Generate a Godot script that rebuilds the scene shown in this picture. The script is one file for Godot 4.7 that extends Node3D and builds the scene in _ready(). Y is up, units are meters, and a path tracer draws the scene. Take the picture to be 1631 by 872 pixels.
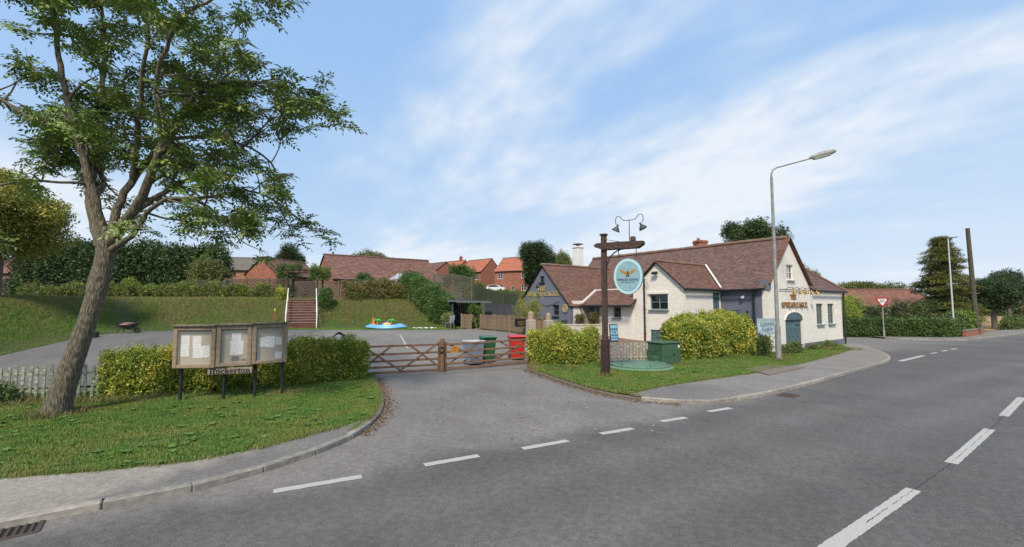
extends Node3D
# A village pub seen across its driveway from the road. Metres, y up; V(x, y, depth) puts depth along -z.

var rng := RandomNumberGenerator.new()
var nz := FastNoiseLite.new()
var used := {}
var mats := {}

func V(x: float, y: float, d: float) -> Vector3:
	return Vector3(x, y, -d)

func rr(a: float, b: float) -> float:
	return rng.randf_range(a, b)

func noise(x: float, y: float, scale: float) -> float:   # about -0.6 .. 0.6
	return nz.get_noise_2d(x / scale * 100.0, y / scale * 100.0)

func ss(a: float, b: float, x: float) -> float:
	return smoothstep(a, b, x)

# ---------------------------------------------------------------- mesh builder
class MB:
	var v := PackedVector3Array()
	var n := PackedVector3Array()
	var c := PackedColorArray()
	var uv := PackedVector2Array()
	var ix := PackedInt32Array()
	var col := Color(1, 1, 1)
	func vert(p: Vector3, nn: Vector3) -> int:
		v.append(p); n.append(nn); c.append(col); uv.append(Vector2(p.x, p.z))
		return v.size() - 1
	func tri(a: Vector3, b: Vector3, d: Vector3) -> void:   # counter-clockwise seen from outside
		var nn := (b - a).cross(d - a).normalized()
		var i := vert(a, nn); vert(b, nn); vert(d, nn)
		ix.append_array([i, i + 2, i + 1])
	func quad(a: Vector3, b: Vector3, d: Vector3, e: Vector3) -> void:
		var nn := (d - a).cross(e - b).normalized()
		var i := vert(a, nn); vert(b, nn); vert(d, nn); vert(e, nn)
		ix.append_array([i, i + 2, i + 1, i, i + 3, i + 2])
	func box(t: Transform3D, s: Vector3, ch := 0.0) -> void:   # centred; ch = chamfer
		var h := s * 0.5
		if ch <= 0.0:
			for ax in 3:
				for sg in [-1.0, 1.0]:
					var p := []
					for k in [[-1, -1], [1, -1], [1, 1], [-1, 1]]:
						var q := Vector3.ZERO
						q[ax] = sg * h[ax]; q[(ax + 1) % 3] = k[0] * h[(ax + 1) % 3]; q[(ax + 2) % 3] = k[1] * h[(ax + 2) % 3]
						p.append(t * q)
					if sg > 0: quad(p[0], p[1], p[2], p[3])
					else: quad(p[3], p[2], p[1], p[0])
			return
		var b: float = min(ch, min(h.x, min(h.y, h.z)) * 0.9)
		for ax in 3:
			var a1 := (ax + 1) % 3
			var a2 := (ax + 2) % 3
			for sg in [-1.0, 1.0]:
				var p := []
				for k in [[-1, -1], [1, -1], [1, 1], [-1, 1]]:
					var q := Vector3.ZERO
					q[ax] = sg * h[ax]; q[a1] = k[0] * (h[a1] - b); q[a2] = k[1] * (h[a2] - b)
					p.append(t * q)
				if sg > 0: quad(p[0], p[1], p[2], p[3])
				else: quad(p[3], p[2], p[1], p[0])
				for s2 in [-1.0, 1.0]:   # chamfer between faces ax(sg) and a1(s2)
					var e0 := Vector3.ZERO; var e1 := Vector3.ZERO
					e0[ax] = sg * h[ax]; e0[a1] = s2 * (h[a1] - b)
					e1[ax] = sg * (h[ax] - b); e1[a1] = s2 * h[a1]
					var f0 := e0; var f1 := e1
					e0[a2] = -(h[a2] - b); e1[a2] = e0[a2]; f0[a2] = h[a2] - b; f1[a2] = f0[a2]
					if sg * s2 > 0: quad(t * e0, t * e1, t * f1, t * f0)
					else: quad(t * f0, t * f1, t * e1, t * e0)
		for sx in [-1.0, 1.0]:
			for sy in [-1.0, 1.0]:
				for sz in [-1.0, 1.0]:
					var A := t * Vector3(sx * h.x, sy * (h.y - b), sz * (h.z - b))
					var B := t * Vector3(sx * (h.x - b), sy * h.y, sz * (h.z - b))
					var C := t * Vector3(sx * (h.x - b), sy * (h.y - b), sz * h.z)
					if sx * sy * sz > 0: tri(A, B, C)
					else: tri(C, B, A)
	func bar(a: Vector3, b: Vector3, w: float, h: float, ch := 0.004, up := Vector3.UP) -> void:   # a box between two points, h along up
		var d := (b - a)
		var x := d.normalized()
		if absf(x.dot(up)) > 0.98: up = Vector3(0, 0, 1) if absf(x.z) < 0.9 else Vector3(1, 0, 0)
		var z := x.cross(up).normalized()
		var y := z.cross(x)
		box(Transform3D(Basis(x, y, z), (a + b) * 0.5), Vector3(d.length(), h, w), ch)
	func tube(p: Array, r: Array, sides := 8, caps := true, wob := 0.0) -> void:
		var starts := []
		for i in p.size():
			var d: Vector3 = (p[min(i + 1, p.size() - 1)] - p[max(i - 1, 0)]).normalized()
			var x := d.cross(Vector3(0.31, 0.12, 0.94))
			if x.length() < 0.1: x = d.cross(Vector3(1, 0.2, 0))
			x = x.normalized()
			var y := d.cross(x).normalized()
			starts.append(v.size())
			for k in sides + 1:
				var a := TAU * (k % sides) / sides
				var o := x * cos(a) + y * sin(a)
				var q: float = r[i] * (1.0 + wob * 0.5 * (sin(a * 3.0 + i * 1.7) + cos(a * 2.0 - i * 0.9)))
				vert(p[i] + o * q, o)
		for i in p.size() - 1:
			for k in sides:
				var l: int = starts[i] + k
				var b: int = starts[i + 1] + k
				ix.append_array([l, b, l + 1, l + 1, b, b + 1])
		if caps:
			for e in [0, p.size() - 1]:
				var d: Vector3 = (p[0] - p[1]).normalized() if e == 0 else (p[e] - p[e - 1]).normalized()
				var ce := vert(p[e], d)
				for k in sides: vert(v[starts[e] + k], d)
				for k in sides:
					var k0 := ce + 1 + k
					var k1 := ce + 1 + (k + 1) % sides
					if e == 0: ix.append_array([ce, k0, k1])
					else: ix.append_array([ce, k1, k0])
	func lathe(t: Transform3D, prof: Array, sides := 20) -> void:   # prof of Vector2(r, y), from the bottom up, outside
		for i in prof.size() - 1:
			var p: Vector2 = prof[i]; var q: Vector2 = prof[i + 1]
			var e := (q - p).normalized()
			var base := v.size()
			for k in sides + 1:
				var a := TAU * k / sides
				var o := Vector3(cos(a), 0, sin(a))
				var nn := (t.basis * (o * e.y + Vector3.UP * -e.x)).normalized()
				vert(t * (o * p.x + Vector3.UP * p.y), nn); vert(t * (o * q.x + Vector3.UP * q.y), nn)
			for k in sides:
				var b := base + k * 2
				ix.append_array([b, b + 2, b + 1, b + 1, b + 2, b + 3])
	func prism(t: Transform3D, poly: PackedVector2Array, depth: float) -> void:   # outline in local xy, from z = 0 (front) back to -depth
		var pl := poly.duplicate()
		if Geometry2D.is_polygon_clockwise(pl): pl.reverse()
		# is_polygon_clockwise works with y down: after this the outline is one fixed way round; make it counter-clockwise with y up
		var area := 0.0
		for i in pl.size():
			var a := pl[i]; var b := pl[(i + 1) % pl.size()]
			area += a.x * b.y - b.x * a.y
		if area < 0: pl.reverse()
		var tr := Geometry2D.triangulate_polygon(pl)
		for i in range(0, tr.size(), 3):
			var a := pl[tr[i]]; var b := pl[tr[i + 1]]; var d := pl[tr[i + 2]]
			if (b - a).cross(d - a) < 0:
				var s := b; b = d; d = s
			tri(t * Vector3(a.x, a.y, 0), t * Vector3(b.x, b.y, 0), t * Vector3(d.x, d.y, 0))
			tri(t * Vector3(a.x, a.y, -depth), t * Vector3(d.x, d.y, -depth), t * Vector3(b.x, b.y, -depth))
		for i in pl.size():
			var a := pl[i]; var b := pl[(i + 1) % pl.size()]
			quad(t * Vector3(a.x, a.y, -depth), t * Vector3(b.x, b.y, -depth), t * Vector3(b.x, b.y, 0), t * Vector3(a.x, a.y, 0))
	func mesh() -> ArrayMesh:
		var arr := []
		arr.resize(Mesh.ARRAY_MAX)
		arr[Mesh.ARRAY_VERTEX] = v; arr[Mesh.ARRAY_NORMAL] = n; arr[Mesh.ARRAY_COLOR] = c; arr[Mesh.ARRAY_TEX_UV] = uv; arr[Mesh.ARRAY_INDEX] = ix
		var m := ArrayMesh.new()
		m.add_surface_from_arrays(Mesh.PRIMITIVE_TRIANGLES, arr)
		return m

func xf(p: Vector3, ry := 0.0, rx := 0.0, rz := 0.0) -> Transform3D:
	return Transform3D(Basis.from_euler(Vector3(rx, ry, rz)), p)

func ellipse(rx: float, ry: float, n := 40) -> PackedVector2Array:
	var o := PackedVector2Array()
	for k in n: o.append(Vector2(cos(TAU * k / n) * rx, sin(TAU * k / n) * ry))
	return o

# ---------------------------------------------------------------- naming
func named(parent: Node, called: String) -> String:
	var key := str(parent.get_instance_id()) + called
	var k: int = used.get(key, 0)
	used[key] = k + 1
	return called if k == 0 else "%s_%03d" % [called, k]

func thing(called: String, label: String, category: String, at := Vector3.ZERO, turn := 0.0, group := "") -> Node3D:
	var o := Node3D.new()
	o.name = named(self, called)
	add_child(o, true)
	o.position = at; o.rotation.y = turn
	tag(o, label, category, group)
	return o

func tag(o: Node, label: String, category: String, group := "", kind := "") -> void:
	if label: o.set_meta("label", label)
	if category: o.set_meta("category", category)
	if group: o.set_meta("group", group)
	if kind: o.set_meta("kind", kind)

func put(mb, called: String, m: Material, parent: Node = self) -> MeshInstance3D:
	var o := MeshInstance3D.new()
	o.name = named(parent, called)
	o.mesh = mb if mb is Mesh else mb.mesh()
	o.material_override = m
	parent.add_child(o, true)
	return o

func struct(mb, called: String, m: Material, label := "") -> MeshInstance3D:
	var o := put(mb, called, m)
	o.set_meta("kind", "structure")
	if label: o.set_meta("label", label)
	return o

func box_part(called: String, p: Vector3, s: Vector3, m: Material, parent: Node, ch := 0.006, ry := 0.0, rx := 0.0, rz := 0.0) -> MeshInstance3D:
	var b := MB.new()
	b.box(xf(p, ry, rx, rz), s, ch)
	return put(b, called, m, parent)

func copy_of(o: Node3D, at: Vector3, turn: float, label := "") -> Node3D:
	var c: Node3D = o.duplicate()
	var base := String(o.name)
	c.name = named(self, base)
	add_child(c, true)
	c.position = at; c.rotation.y = turn
	if label: c.set_meta("label", label)
	return c

func text_part(words: String, size: float, m: Material, parent: Node, t: Transform3D, called := "lettering", serif := false, depth := 0.01, bold := 400) -> MeshInstance3D:
	var tm := TextMesh.new()
	var f := SystemFont.new()
	f.font_names = PackedStringArray(["Droid Serif" if serif else "Droid Sans"])
	f.font_weight = bold
	tm.font = f
	tm.text = words
	tm.font_size = 48
	tm.pixel_size = size / 48.0
	tm.depth = depth
	tm.curve_step = 4.0
	var o := MeshInstance3D.new()
	o.name = named(parent, called)
	o.mesh = tm
	o.material_override = m
	parent.add_child(o, true)
	o.transform = t
	return o

# ---------------------------------------------------------------- materials
func lin(r: float, g: float, b: float) -> Color:
	return Color(r, g, b).linear_to_srgb()

func mat(key: String, c: Color, rough := 0.8, metal := 0.0, vc := false) -> StandardMaterial3D:   # c in linear light
	if mats.has(key): return mats[key]
	var m := StandardMaterial3D.new()
	m.resource_name = key
	m.albedo_color = c.linear_to_srgb()
	m.roughness = rough
	m.metallic = metal
	m.vertex_color_use_as_albedo = vc
	mats[key] = m
	return m

func textured(key: String, c: Color, tex: Texture2D, scale: Vector3, rough := 0.85, vc := false, world := false, bump: Texture2D = null, bump_cm := 0.3) -> StandardMaterial3D:
	if mats.has(key): return mats[key]
	var m := mat(key, c, rough, 0.0, vc)
	m.albedo_texture = tex
	m.uv1_triplanar = true
	m.uv1_world_triplanar = world
	m.uv1_scale = scale
	m.uv1_triplanar_sharpness = 6.0
	if bump:
		m.heightmap_enabled = true
		m.heightmap_texture = bump
		m.heightmap_scale = bump_cm
	return m

func leaf_mat(key: String, through := 0.5, rough := 0.55) -> StandardMaterial3D:
	var m := mat(key, Color(1, 1, 1), rough, 0.0, true)
	m.backlight_enabled = true
	m.backlight = Color(through, through, through * 0.6)
	m.cull_mode = BaseMaterial3D.CULL_DISABLED
	return m

func glass_mat() -> StandardMaterial3D:
	var m := mat("window_glass", Color(0.02, 0.025, 0.03), 0.05)
	m.albedo_color.a = 0.45
	m.transparency = BaseMaterial3D.TRANSPARENCY_ALPHA
	return m

# a grey texture around white: coarse and fine noise, seamless
func speckle(seed_: int, size: int, freq: float, lo: float, hi: float, fine: float, stretch := Vector2.ONE) -> ImageTexture:
	var f := FastNoiseLite.new()
	f.seed = seed_; f.noise_type = FastNoiseLite.TYPE_SIMPLEX_SMOOTH; f.frequency = freq
	f.fractal_octaves = 4
	var im := f.get_seamless_image(int(size * stretch.x), int(size * stretch.y))
	im.convert(Image.FORMAT_L8)
	if stretch != Vector2.ONE: im.resize(size, size, Image.INTERPOLATE_BILINEAR)
	var d := im.get_data()
	var r := RandomNumberGenerator.new(); r.seed = seed_
	var out := PackedByteArray(); out.resize(size * size * 3)
	for i in d.size():
		var t := lo + (hi - lo) * d[i] / 255.0 + r.randf_range(-fine, fine)
		var b := clampi(int(t * 255.0), 0, 255)
		out[i * 3] = b; out[i * 3 + 1] = b; out[i * 3 + 2] = b
	return ImageTexture.create_from_image(Image.create_from_data(size, size, false, Image.FORMAT_RGB8, out))

func asphalt_tex() -> ImageTexture:   # chippings a few millimetres across in dark binder, with faint mottling
	var size := 512
	var f := FastNoiseLite.new(); f.seed = 5; f.frequency = 0.03; f.fractal_octaves = 3
	var mott := f.get_seamless_image(size, size); mott.convert(Image.FORMAT_L8)
	var d := mott.get_data()
	var r := RandomNumberGenerator.new(); r.seed = 77
	var out := PackedByteArray(); out.resize(size * size * 3)
	for i in size * size:
		var t := r.randf_range(0.68, 0.93) + (d[i] / 255.0 - 0.5) * 0.18
		var k := r.randf()
		var w := 0.0
		if k > 0.955: t = r.randf_range(0.93, 1.0); w = 0.02
		elif k < 0.11: t = r.randf_range(0.42, 0.6)
		out[i * 3] = int(clampf(t + w, 0, 1) * 255); out[i * 3 + 1] = int(clampf(t, 0, 1) * 255); out[i * 3 + 2] = int(clampf(t - w, 0, 1) * 255)
	return ImageTexture.create_from_image(Image.create_from_data(size, size, false, Image.FORMAT_RGB8, out))

func brick_tex(seed_: int, cols: Array, mortar: Color) -> ImageTexture:   # 8 bricks by 24 courses; far walls only
	var w := 512; var h := 512
	var im := Image.create(w, h, false, Image.FORMAT_RGB8)
	im.fill(mortar)
	var r := RandomNumberGenerator.new(); r.seed = seed_
	var bh := h / 24.0; var bw := w / 8.0
	for j in 24:
		for i in 9:
			var x0 := (i - 0.5 * (j % 2)) * bw
			var c: Color = cols[r.randi() % cols.size()]
			c = c * r.randf_range(0.85, 1.12)
			im.fill_rect(Rect2i(int(x0) + 2, int(j * bh) + 2, int(bw) - 3, int(bh) - 4), c)
	return ImageTexture.create_from_image(im)

func painted_brick_tex(joint: float, seed_: int) -> ImageTexture:   # paint over brickwork: tone of each brick, dirt in the joints, chips
	var f := FastNoiseLite.new(); f.seed = seed_; f.frequency = 0.02; f.fractal_octaves = 4
	var im := f.get_seamless_image(512, 512)
	im.convert(Image.FORMAT_RGB8)
	var r := RandomNumberGenerator.new(); r.seed = seed_
	var tone := []
	for k in 24 * 9: tone.append(r.randf_range(0.95, 1.0))
	var d := im.get_data()
	for y in 512:
		var j := int(y / 21.34)
		for x in 512:
			var xx := x + 32.0 * (j % 2)
			var i := int(xx / 64.0)
			var t: float = tone[j * 9 + i]
			if fmod(y, 21.34) < 2.5 or fmod(xx, 64.0) < 2.5: t *= joint
			var k := (y * 512 + x) * 3
			t *= 0.95 + 0.05 * d[k] / 255.0
			var b := int(clampf(t, 0, 1) * 255.0)
			d[k] = b; d[k + 1] = b; d[k + 2] = b
	return ImageTexture.create_from_image(Image.create_from_data(512, 512, false, Image.FORMAT_RGB8, d))

func courses_tex() -> ImageTexture:   # relief of painted brickwork: white bricks, grey joints
	var im := Image.create(512, 512, false, Image.FORMAT_RGB8)
	im.fill(Color(0.35, 0.35, 0.35))
	var r := RandomNumberGenerator.new(); r.seed = 5
	for j in 24:
		for i in 9:
			var x0 := (i - 0.5 * (j % 2)) * 64.0
			var g := r.randf_range(0.75, 1.0)
			im.fill_rect(Rect2i(int(x0) + 2, int(j * 21.33) + 2, 61, 18), Color(g, g, g))
	return ImageTexture.create_from_image(im)

# ---------------------------------------------------------------- terrain
func bank_foot(x: float) -> float:
	var k := [[-90.0, 27.0], [-23.0, 27.4], [-19.5, 28.6], [-15.6, 29.4], [-13.0, 31.2], [-4.0, 32.4], [200.0, 34.0]]
	for i in k.size() - 1:
		if x < k[i + 1][0]:
			return lerpf(k[i][1], k[i + 1][1], clampf((x - k[i][0]) / (k[i + 1][0] - k[i][0]), 0, 1))
	return 34.0

func bank_d(x: float, d: float) -> float:   # metres up the bank from its foot
	return maxf(d - bank_foot(x), -22.55 - 0.09 * clampf(d - 19.0, 0, 6) - x)

func H(x: float, d: float) -> float:
	var park := 0.88 * ss(16.5, 27.5, d)
	var yard := 0.56 * ss(19.8, 22.6, d) + 0.3 * ss(24.0, 29.0, d)
	var right := 1.0 - ss(9.5, 12.5, x)
	var h := lerpf(park, yard, ss(1.6, 4.0, x)) * right
	var ramp := lerpf(4.6, 24.0, ss(-5.0, -1.0, x))
	var t := clampf(bank_d(x, d) / ramp, 0, 1)
	t = lerpf(t, t * t * (3 - 2 * t), 0.6)
	var back := 1.0 - ss(9.0, 24.0, x)
	h = lerpf(h, 2.95, t * back)
	h += 2.6 * ss(42.0, 112.0, d) * (1.0 - ss(8.0, 30.0, x))
	return h

# a sheet over an outline (x, depth), cut fine enough to follow H(), lifted by up; colour from a Callable(x, d) -> Color
func sheet(outline: Array, step: float, up: float, shade: Callable, follow := true, into: MB = null) -> MB:
	var pl := PackedVector2Array(outline)
	var m := into if into else MB.new()
	var lo := pl[0]; var hi := pl[0]
	for p in pl: lo = lo.min(p); hi = hi.max(p)
	var nx := int(ceil((hi.x - lo.x) / step)); var ny := int(ceil((hi.y - lo.y) / step))
	for i in nx:
		# clip a column first, then its cells
		var colr := PackedVector2Array([Vector2(lo.x + i * step, lo.y - 1), Vector2(lo.x + (i + 1) * step, lo.y - 1), Vector2(lo.x + (i + 1) * step, hi.y + 1), Vector2(lo.x + i * step, hi.y + 1)])
		for strip in Geometry2D.intersect_polygons(pl, colr):
			var a := 1e9; var b := -1e9
			for p in strip: a = min(a, p.y); b = max(b, p.y)
			for j in range(int((a - lo.y) / step), int((b - lo.y) / step) + 1):
				var y0 := lo.y + j * step
				var cell := PackedVector2Array([Vector2(lo.x + i * step, y0), Vector2(lo.x + (i + 1) * step, y0), Vector2(lo.x + (i + 1) * step, y0 + step), Vector2(lo.x + i * step, y0 + step)])
				for piece in Geometry2D.intersect_polygons(strip, cell):
					var tr := Geometry2D.triangulate_polygon(piece)
					for k in range(0, tr.size(), 3):
						var q := [piece[tr[k]], piece[tr[k + 1]], piece[tr[k + 2]]]
						if (q[1] - q[0]).cross(q[2] - q[0]) < 0: q = [q[0], q[2], q[1]]
						var id := []
						for p in q:
							var e := 0.15
							var y := 0.0
							var nn := Vector3.UP
							if follow:
								y = H(p.x, p.y)
								nn = Vector3(H(p.x - e, p.y) - H(p.x + e, p.y), 2 * e, H(p.x, p.y + e) - H(p.x, p.y - e)).normalized()
							m.col = shade.call(p.x, p.y)
							id.append(m.vert(V(p.x, y + up, p.y), nn))
						m.ix.append_array([id[0], id[2], id[1]])
	return m

func multi(called: String, parent: Node, mesh: Mesh, m: Material, ts: Array, cs: Array) -> MultiMeshInstance3D:
	var mm := MultiMesh.new()
	mm.transform_format = MultiMesh.TRANSFORM_3D
	mm.use_colors = true
	mm.mesh = mesh
	mm.instance_count = ts.size()
	for i in ts.size():
		mm.set_instance_transform(i, ts[i])
		mm.set_instance_color(i, cs[i])
	var o := MultiMeshInstance3D.new()
	o.name = named(parent, called)
	o.multimesh = mm
	o.set_meta("kind", "stuff")
	o.material_override = m
	parent.add_child(o, true)
	return o

# ---------------------------------------------------------------- foliage meshes
func rdir() -> Vector3:
	var z := rr(-1, 1); var a := rr(0, TAU); var q := sqrt(1 - z * z)
	return Vector3(q * cos(a), z, q * sin(a))

func leaf(m: MB, at: Vector3, along: Vector3, side: Vector3, l: float, w: float, fold := 0.25) -> void:
	var nn := side.cross(along).normalized()
	var mid := at + along * l * 0.45
	var a := mid + side * w * 0.5 + nn * w * fold
	var b := mid - side * w * 0.5 + nn * w * fold
	var tip := at + along * l
	var n1 := (nn - side * fold).normalized(); var n2 := (nn + side * fold).normalized()
	var i := m.vert(at, n1); m.vert(a, n1); m.vert(tip, n1)
	m.ix.append_array([i, i + 2, i + 1])
	i = m.vert(at, n2); m.vert(tip, n2); m.vert(b, n2)
	m.ix.append_array([i, i + 2, i + 1])

func clump(seed_: int, n: int, radius: float, l: float, w: float, up := 0.2) -> ArrayMesh:
	rng.seed = seed_
	var m := MB.new()
	for i in n:
		var d := rdir()
		var at := d * radius * pow(rr(0, 1), 0.45)
		var along := (d + rdir() * 0.8 + Vector3.UP * up).normalized()
		var side := along.cross(rdir()).normalized()
		var s := rr(0.7, 1.25)
		var g := rr(0.78, 1.2)
		m.col = Color(g * rr(0.95, 1.1), g, g * rr(0.85, 1.1))
		leaf(m, at, along, side, l * s, w * s)
	return m.mesh()

func ash_spray(seed_: int) -> ArrayMesh:   # five pinnate leaves round a twig end
	rng.seed = seed_
	var m := MB.new()
	for k in 5:
		var d := (Vector3(cos(k * 1.26 + rr(-0.4, 0.4)), rr(-0.5, 0.35), sin(k * 1.26 + rr(-0.4, 0.4)))).normalized()
		var side := d.cross(Vector3.UP + rdir() * 0.5).normalized()
		var ln := rr(0.2, 0.3)
		for j in 5:
			var t := (j + 1.0) / 5.0
			var at := d * ln * t + Vector3.DOWN * t * t * 0.07
			var g := rr(0.8, 1.2)
			m.col = Color(g * rr(0.95, 1.1), g, g)
			if j == 4:
				leaf(m, at, (d + Vector3.DOWN * 0.4).normalized(), side, 0.11, 0.05)
			else:
				for s in [-1.0, 1.0]:
					var al: Vector3 = (side * s + d * 0.55 + Vector3.DOWN * rr(0.1, 0.6)).normalized()
					leaf(m, at, al, al.cross(Vector3.UP + rdir() * 0.4).normalized(), 0.11 * rr(0.8, 1.2), 0.05)
	return m.mesh()

func tuft(seed_: int, n: int, spread: float, h: float, w: float, lean: float) -> ArrayMesh:
	rng.seed = seed_
	var m := MB.new()
	for i in n:
		var p := Vector3(rr(-spread, spread), -0.01, rr(-spread, spread))
		var d := Vector3(rr(-1, 1), 0, rr(-1, 1)).normalized()
		var s := d.cross(Vector3.UP)
		var hh := h * rr(0.5, 1.2)
		var ln := lean * rr(0.3, 1.3)
		var mid := p + Vector3.UP * hh * 0.6 + d * hh * ln * 0.4
		var tip := p + Vector3.UP * hh + d * hh * ln
		var g := rr(0.75, 1.25)
		m.col = Color(g * rr(0.9, 1.2), g, g * 0.9)
		var nn := (tip - p).cross(s).normalized()
		var q := m.vert(p - s * w * 0.5, nn); m.vert(p + s * w * 0.5, nn); m.vert(mid + s * w * 0.4, nn); m.vert(mid - s * w * 0.4, nn); m.vert(tip, nn)
		m.ix.append_array([q, q + 1, q + 2, q, q + 2, q + 3, q + 3, q + 2, q + 4])
	return m.mesh()

func rbasis(s: float, tilt := 3.0) -> Basis:
	return Basis.from_euler(Vector3(rr(-tilt, tilt), rr(0, TAU), rr(-tilt, tilt))).scaled(Vector3(s, s, s))

func pick(pal: Array) -> Color:   # between two neighbours of a palette, with a little spread
	var a: Color = pal[rng.randi() % pal.size()]
	var b: Color = pal[rng.randi() % pal.size()]
	var c := a.lerp(b, rng.randf())
	var g := rr(0.85, 1.18)
	return Color(c.r * g, c.g * g, c.b * g)

# a clipped or loose hedge along a line of (x, depth) points: leaf clumps through its whole volume
func hedge(called: String, label: String, cat: String, line: Array, thick: float, height: float, per_m3: float, mesh: Mesh, size: float, pal: Array, tips: Array, wob := 0.12, group := "", ground := 0.0) -> Node3D:
	var a: Vector2 = line[0]
	var root := thing(called, label, cat, V(a.x, H(a.x, a.y) + ground, a.y), 0.0, group)
	var ts := []; var cs := []
	var stems := MB.new()
	for i in line.size() - 1:
		var p: Vector2 = line[i]; var q: Vector2 = line[i + 1]
		var ln := p.distance_to(q)
		var dir := (q - p) / ln
		var nor := Vector2(-dir.y, dir.x)
		var n := int(ln * thick * height * per_m3)
		for k in n:
			var t := rr(-0.02, 1.02)
			var u := rr(-1, 1); var y := rr(0.0, 1.0)
			# pull most clumps to the skin
			if rng.randf() < 0.6:
				if rng.randf() < 0.55: u = signf(u) * rr(0.72, 1.0)
				else: y = rr(0.82, 1.0)
			var c := p + dir * ln * t
			var swell := 1.0 + wob * 2.0 * noise(c.x * 1.0 + y * 0.6, c.y + u, 1.6)
			var top := height * (1.0 + wob * 1.6 * noise(c.x + 40, c.y, 1.3))
			var round_ := 1.0 - 0.28 * pow(y, 4.0) - 0.12 * pow(1 - y, 3.0)
			if i == 0: round_ *= minf(1.0, 0.55 + maxf(t, 0) * ln * 0.9)
			if i == line.size() - 2: round_ *= minf(1.0, 0.55 + maxf(1 - t, 0) * ln * 0.9)
			var w := c + nor * u * thick * 0.5 * swell * round_
			var yy := 0.06 + y * (top - 0.1)
			var sz := size
			if y > 0.8 and rng.randf() < 0.12:      # stray shoots above the trimmed top
				yy = top + rr(0.0, 0.16) * minf(1.0, height); sz = size * 0.6
			ts.append(Transform3D(rbasis(sz * rr(0.7, 1.3)), V(w.x, H(w.x, w.y) + ground + yy, w.y) - root.position))
			cs.append(pick(tips if rng.randf() < 0.26 + 0.8 * noise(c.x * 1.3, c.y * 1.3 + y, 0.9) + 0.3 * (y - 0.5) else pal))
		for k in int(ln * 2.5):
			var c := p + dir * ln * rr(0, 1) + nor * rr(-0.25, 0.25) * thick
			var b := V(c.x, H(c.x, c.y) + ground - 0.03, c.y) - root.position
			var tp := b + Vector3(rr(-0.25, 0.25), height * rr(0.5, 0.75), rr(-0.25, 0.25))
			stems.tube([b, b.lerp(tp, 0.5) + rdir() * 0.05, tp], [0.022, 0.016, 0.006], 5)
	put(stems, "stems", bark_mat, root)
	multi("foliage", root, mesh, leafm, ts, cs)
	return root

# a tree away from the camera: trunk, limbs and a crown of leaf clumps gathered in uneven lobes
func far_tree(called: String, label: String, at: Vector3, height: float, crown_r: Vector3, crown_y: float, lobes: int, per_lobe: int, mesh: Mesh, size: float, pal: Array, seed_: int, trunk_r := 0.2, lobe_r := 0.38, group := "") -> Node3D:
	rng.seed = seed_
	var root := thing(called, label, "tree", at, 0.0, group)
	var tr := MB.new()
	var top := Vector3(rr(-0.2, 0.2), crown_y, rr(-0.2, 0.2))
	tr.tube([Vector3(0, -0.15, 0), Vector3(0, 0.25, 0), top * 0.6, top], [trunk_r * 1.4, trunk_r, trunk_r * 0.8, trunk_r * 0.5], 10)
	var limbs := MB.new()
	var ts := []; var cs := []
	for i in lobes:
		var d := rdir()
		d.y = d.y * 0.9 + 0.1
		var c := Vector3(0, crown_y, 0) + d * crown_r * pow(rr(0.05, 1.0), 0.4) * 0.78
		var r := crown_r * lobe_r * rr(0.7, 1.25)
		var st := Vector3(0, lerpf(crown_y * 0.45, crown_y, rng.randf()), 0)
		limbs.tube([st, st.lerp(c, 0.5) + Vector3.UP * 0.1, c], [trunk_r * 0.4, trunk_r * 0.25, trunk_r * 0.08], 6)
		var tint := rr(0.82, 1.15)
		for k in per_lobe:
			var q := rdir()
			var p := c + q * r * pow(rr(0.1, 1.0), 0.35) * (1.0 + 0.25 * rr(-1, 1))
			ts.append(Transform3D(rbasis(size * rr(0.7, 1.3)), p))
			var col := pick(pal)
			cs.append(Color(col.r * tint, col.g * tint, col.b * tint))
	put(tr, "trunk", bark_mat, root)
	put(limbs, "limbs", bark_mat, root)
	multi("crown", root, mesh, leafm, ts, cs)
	return root

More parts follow.
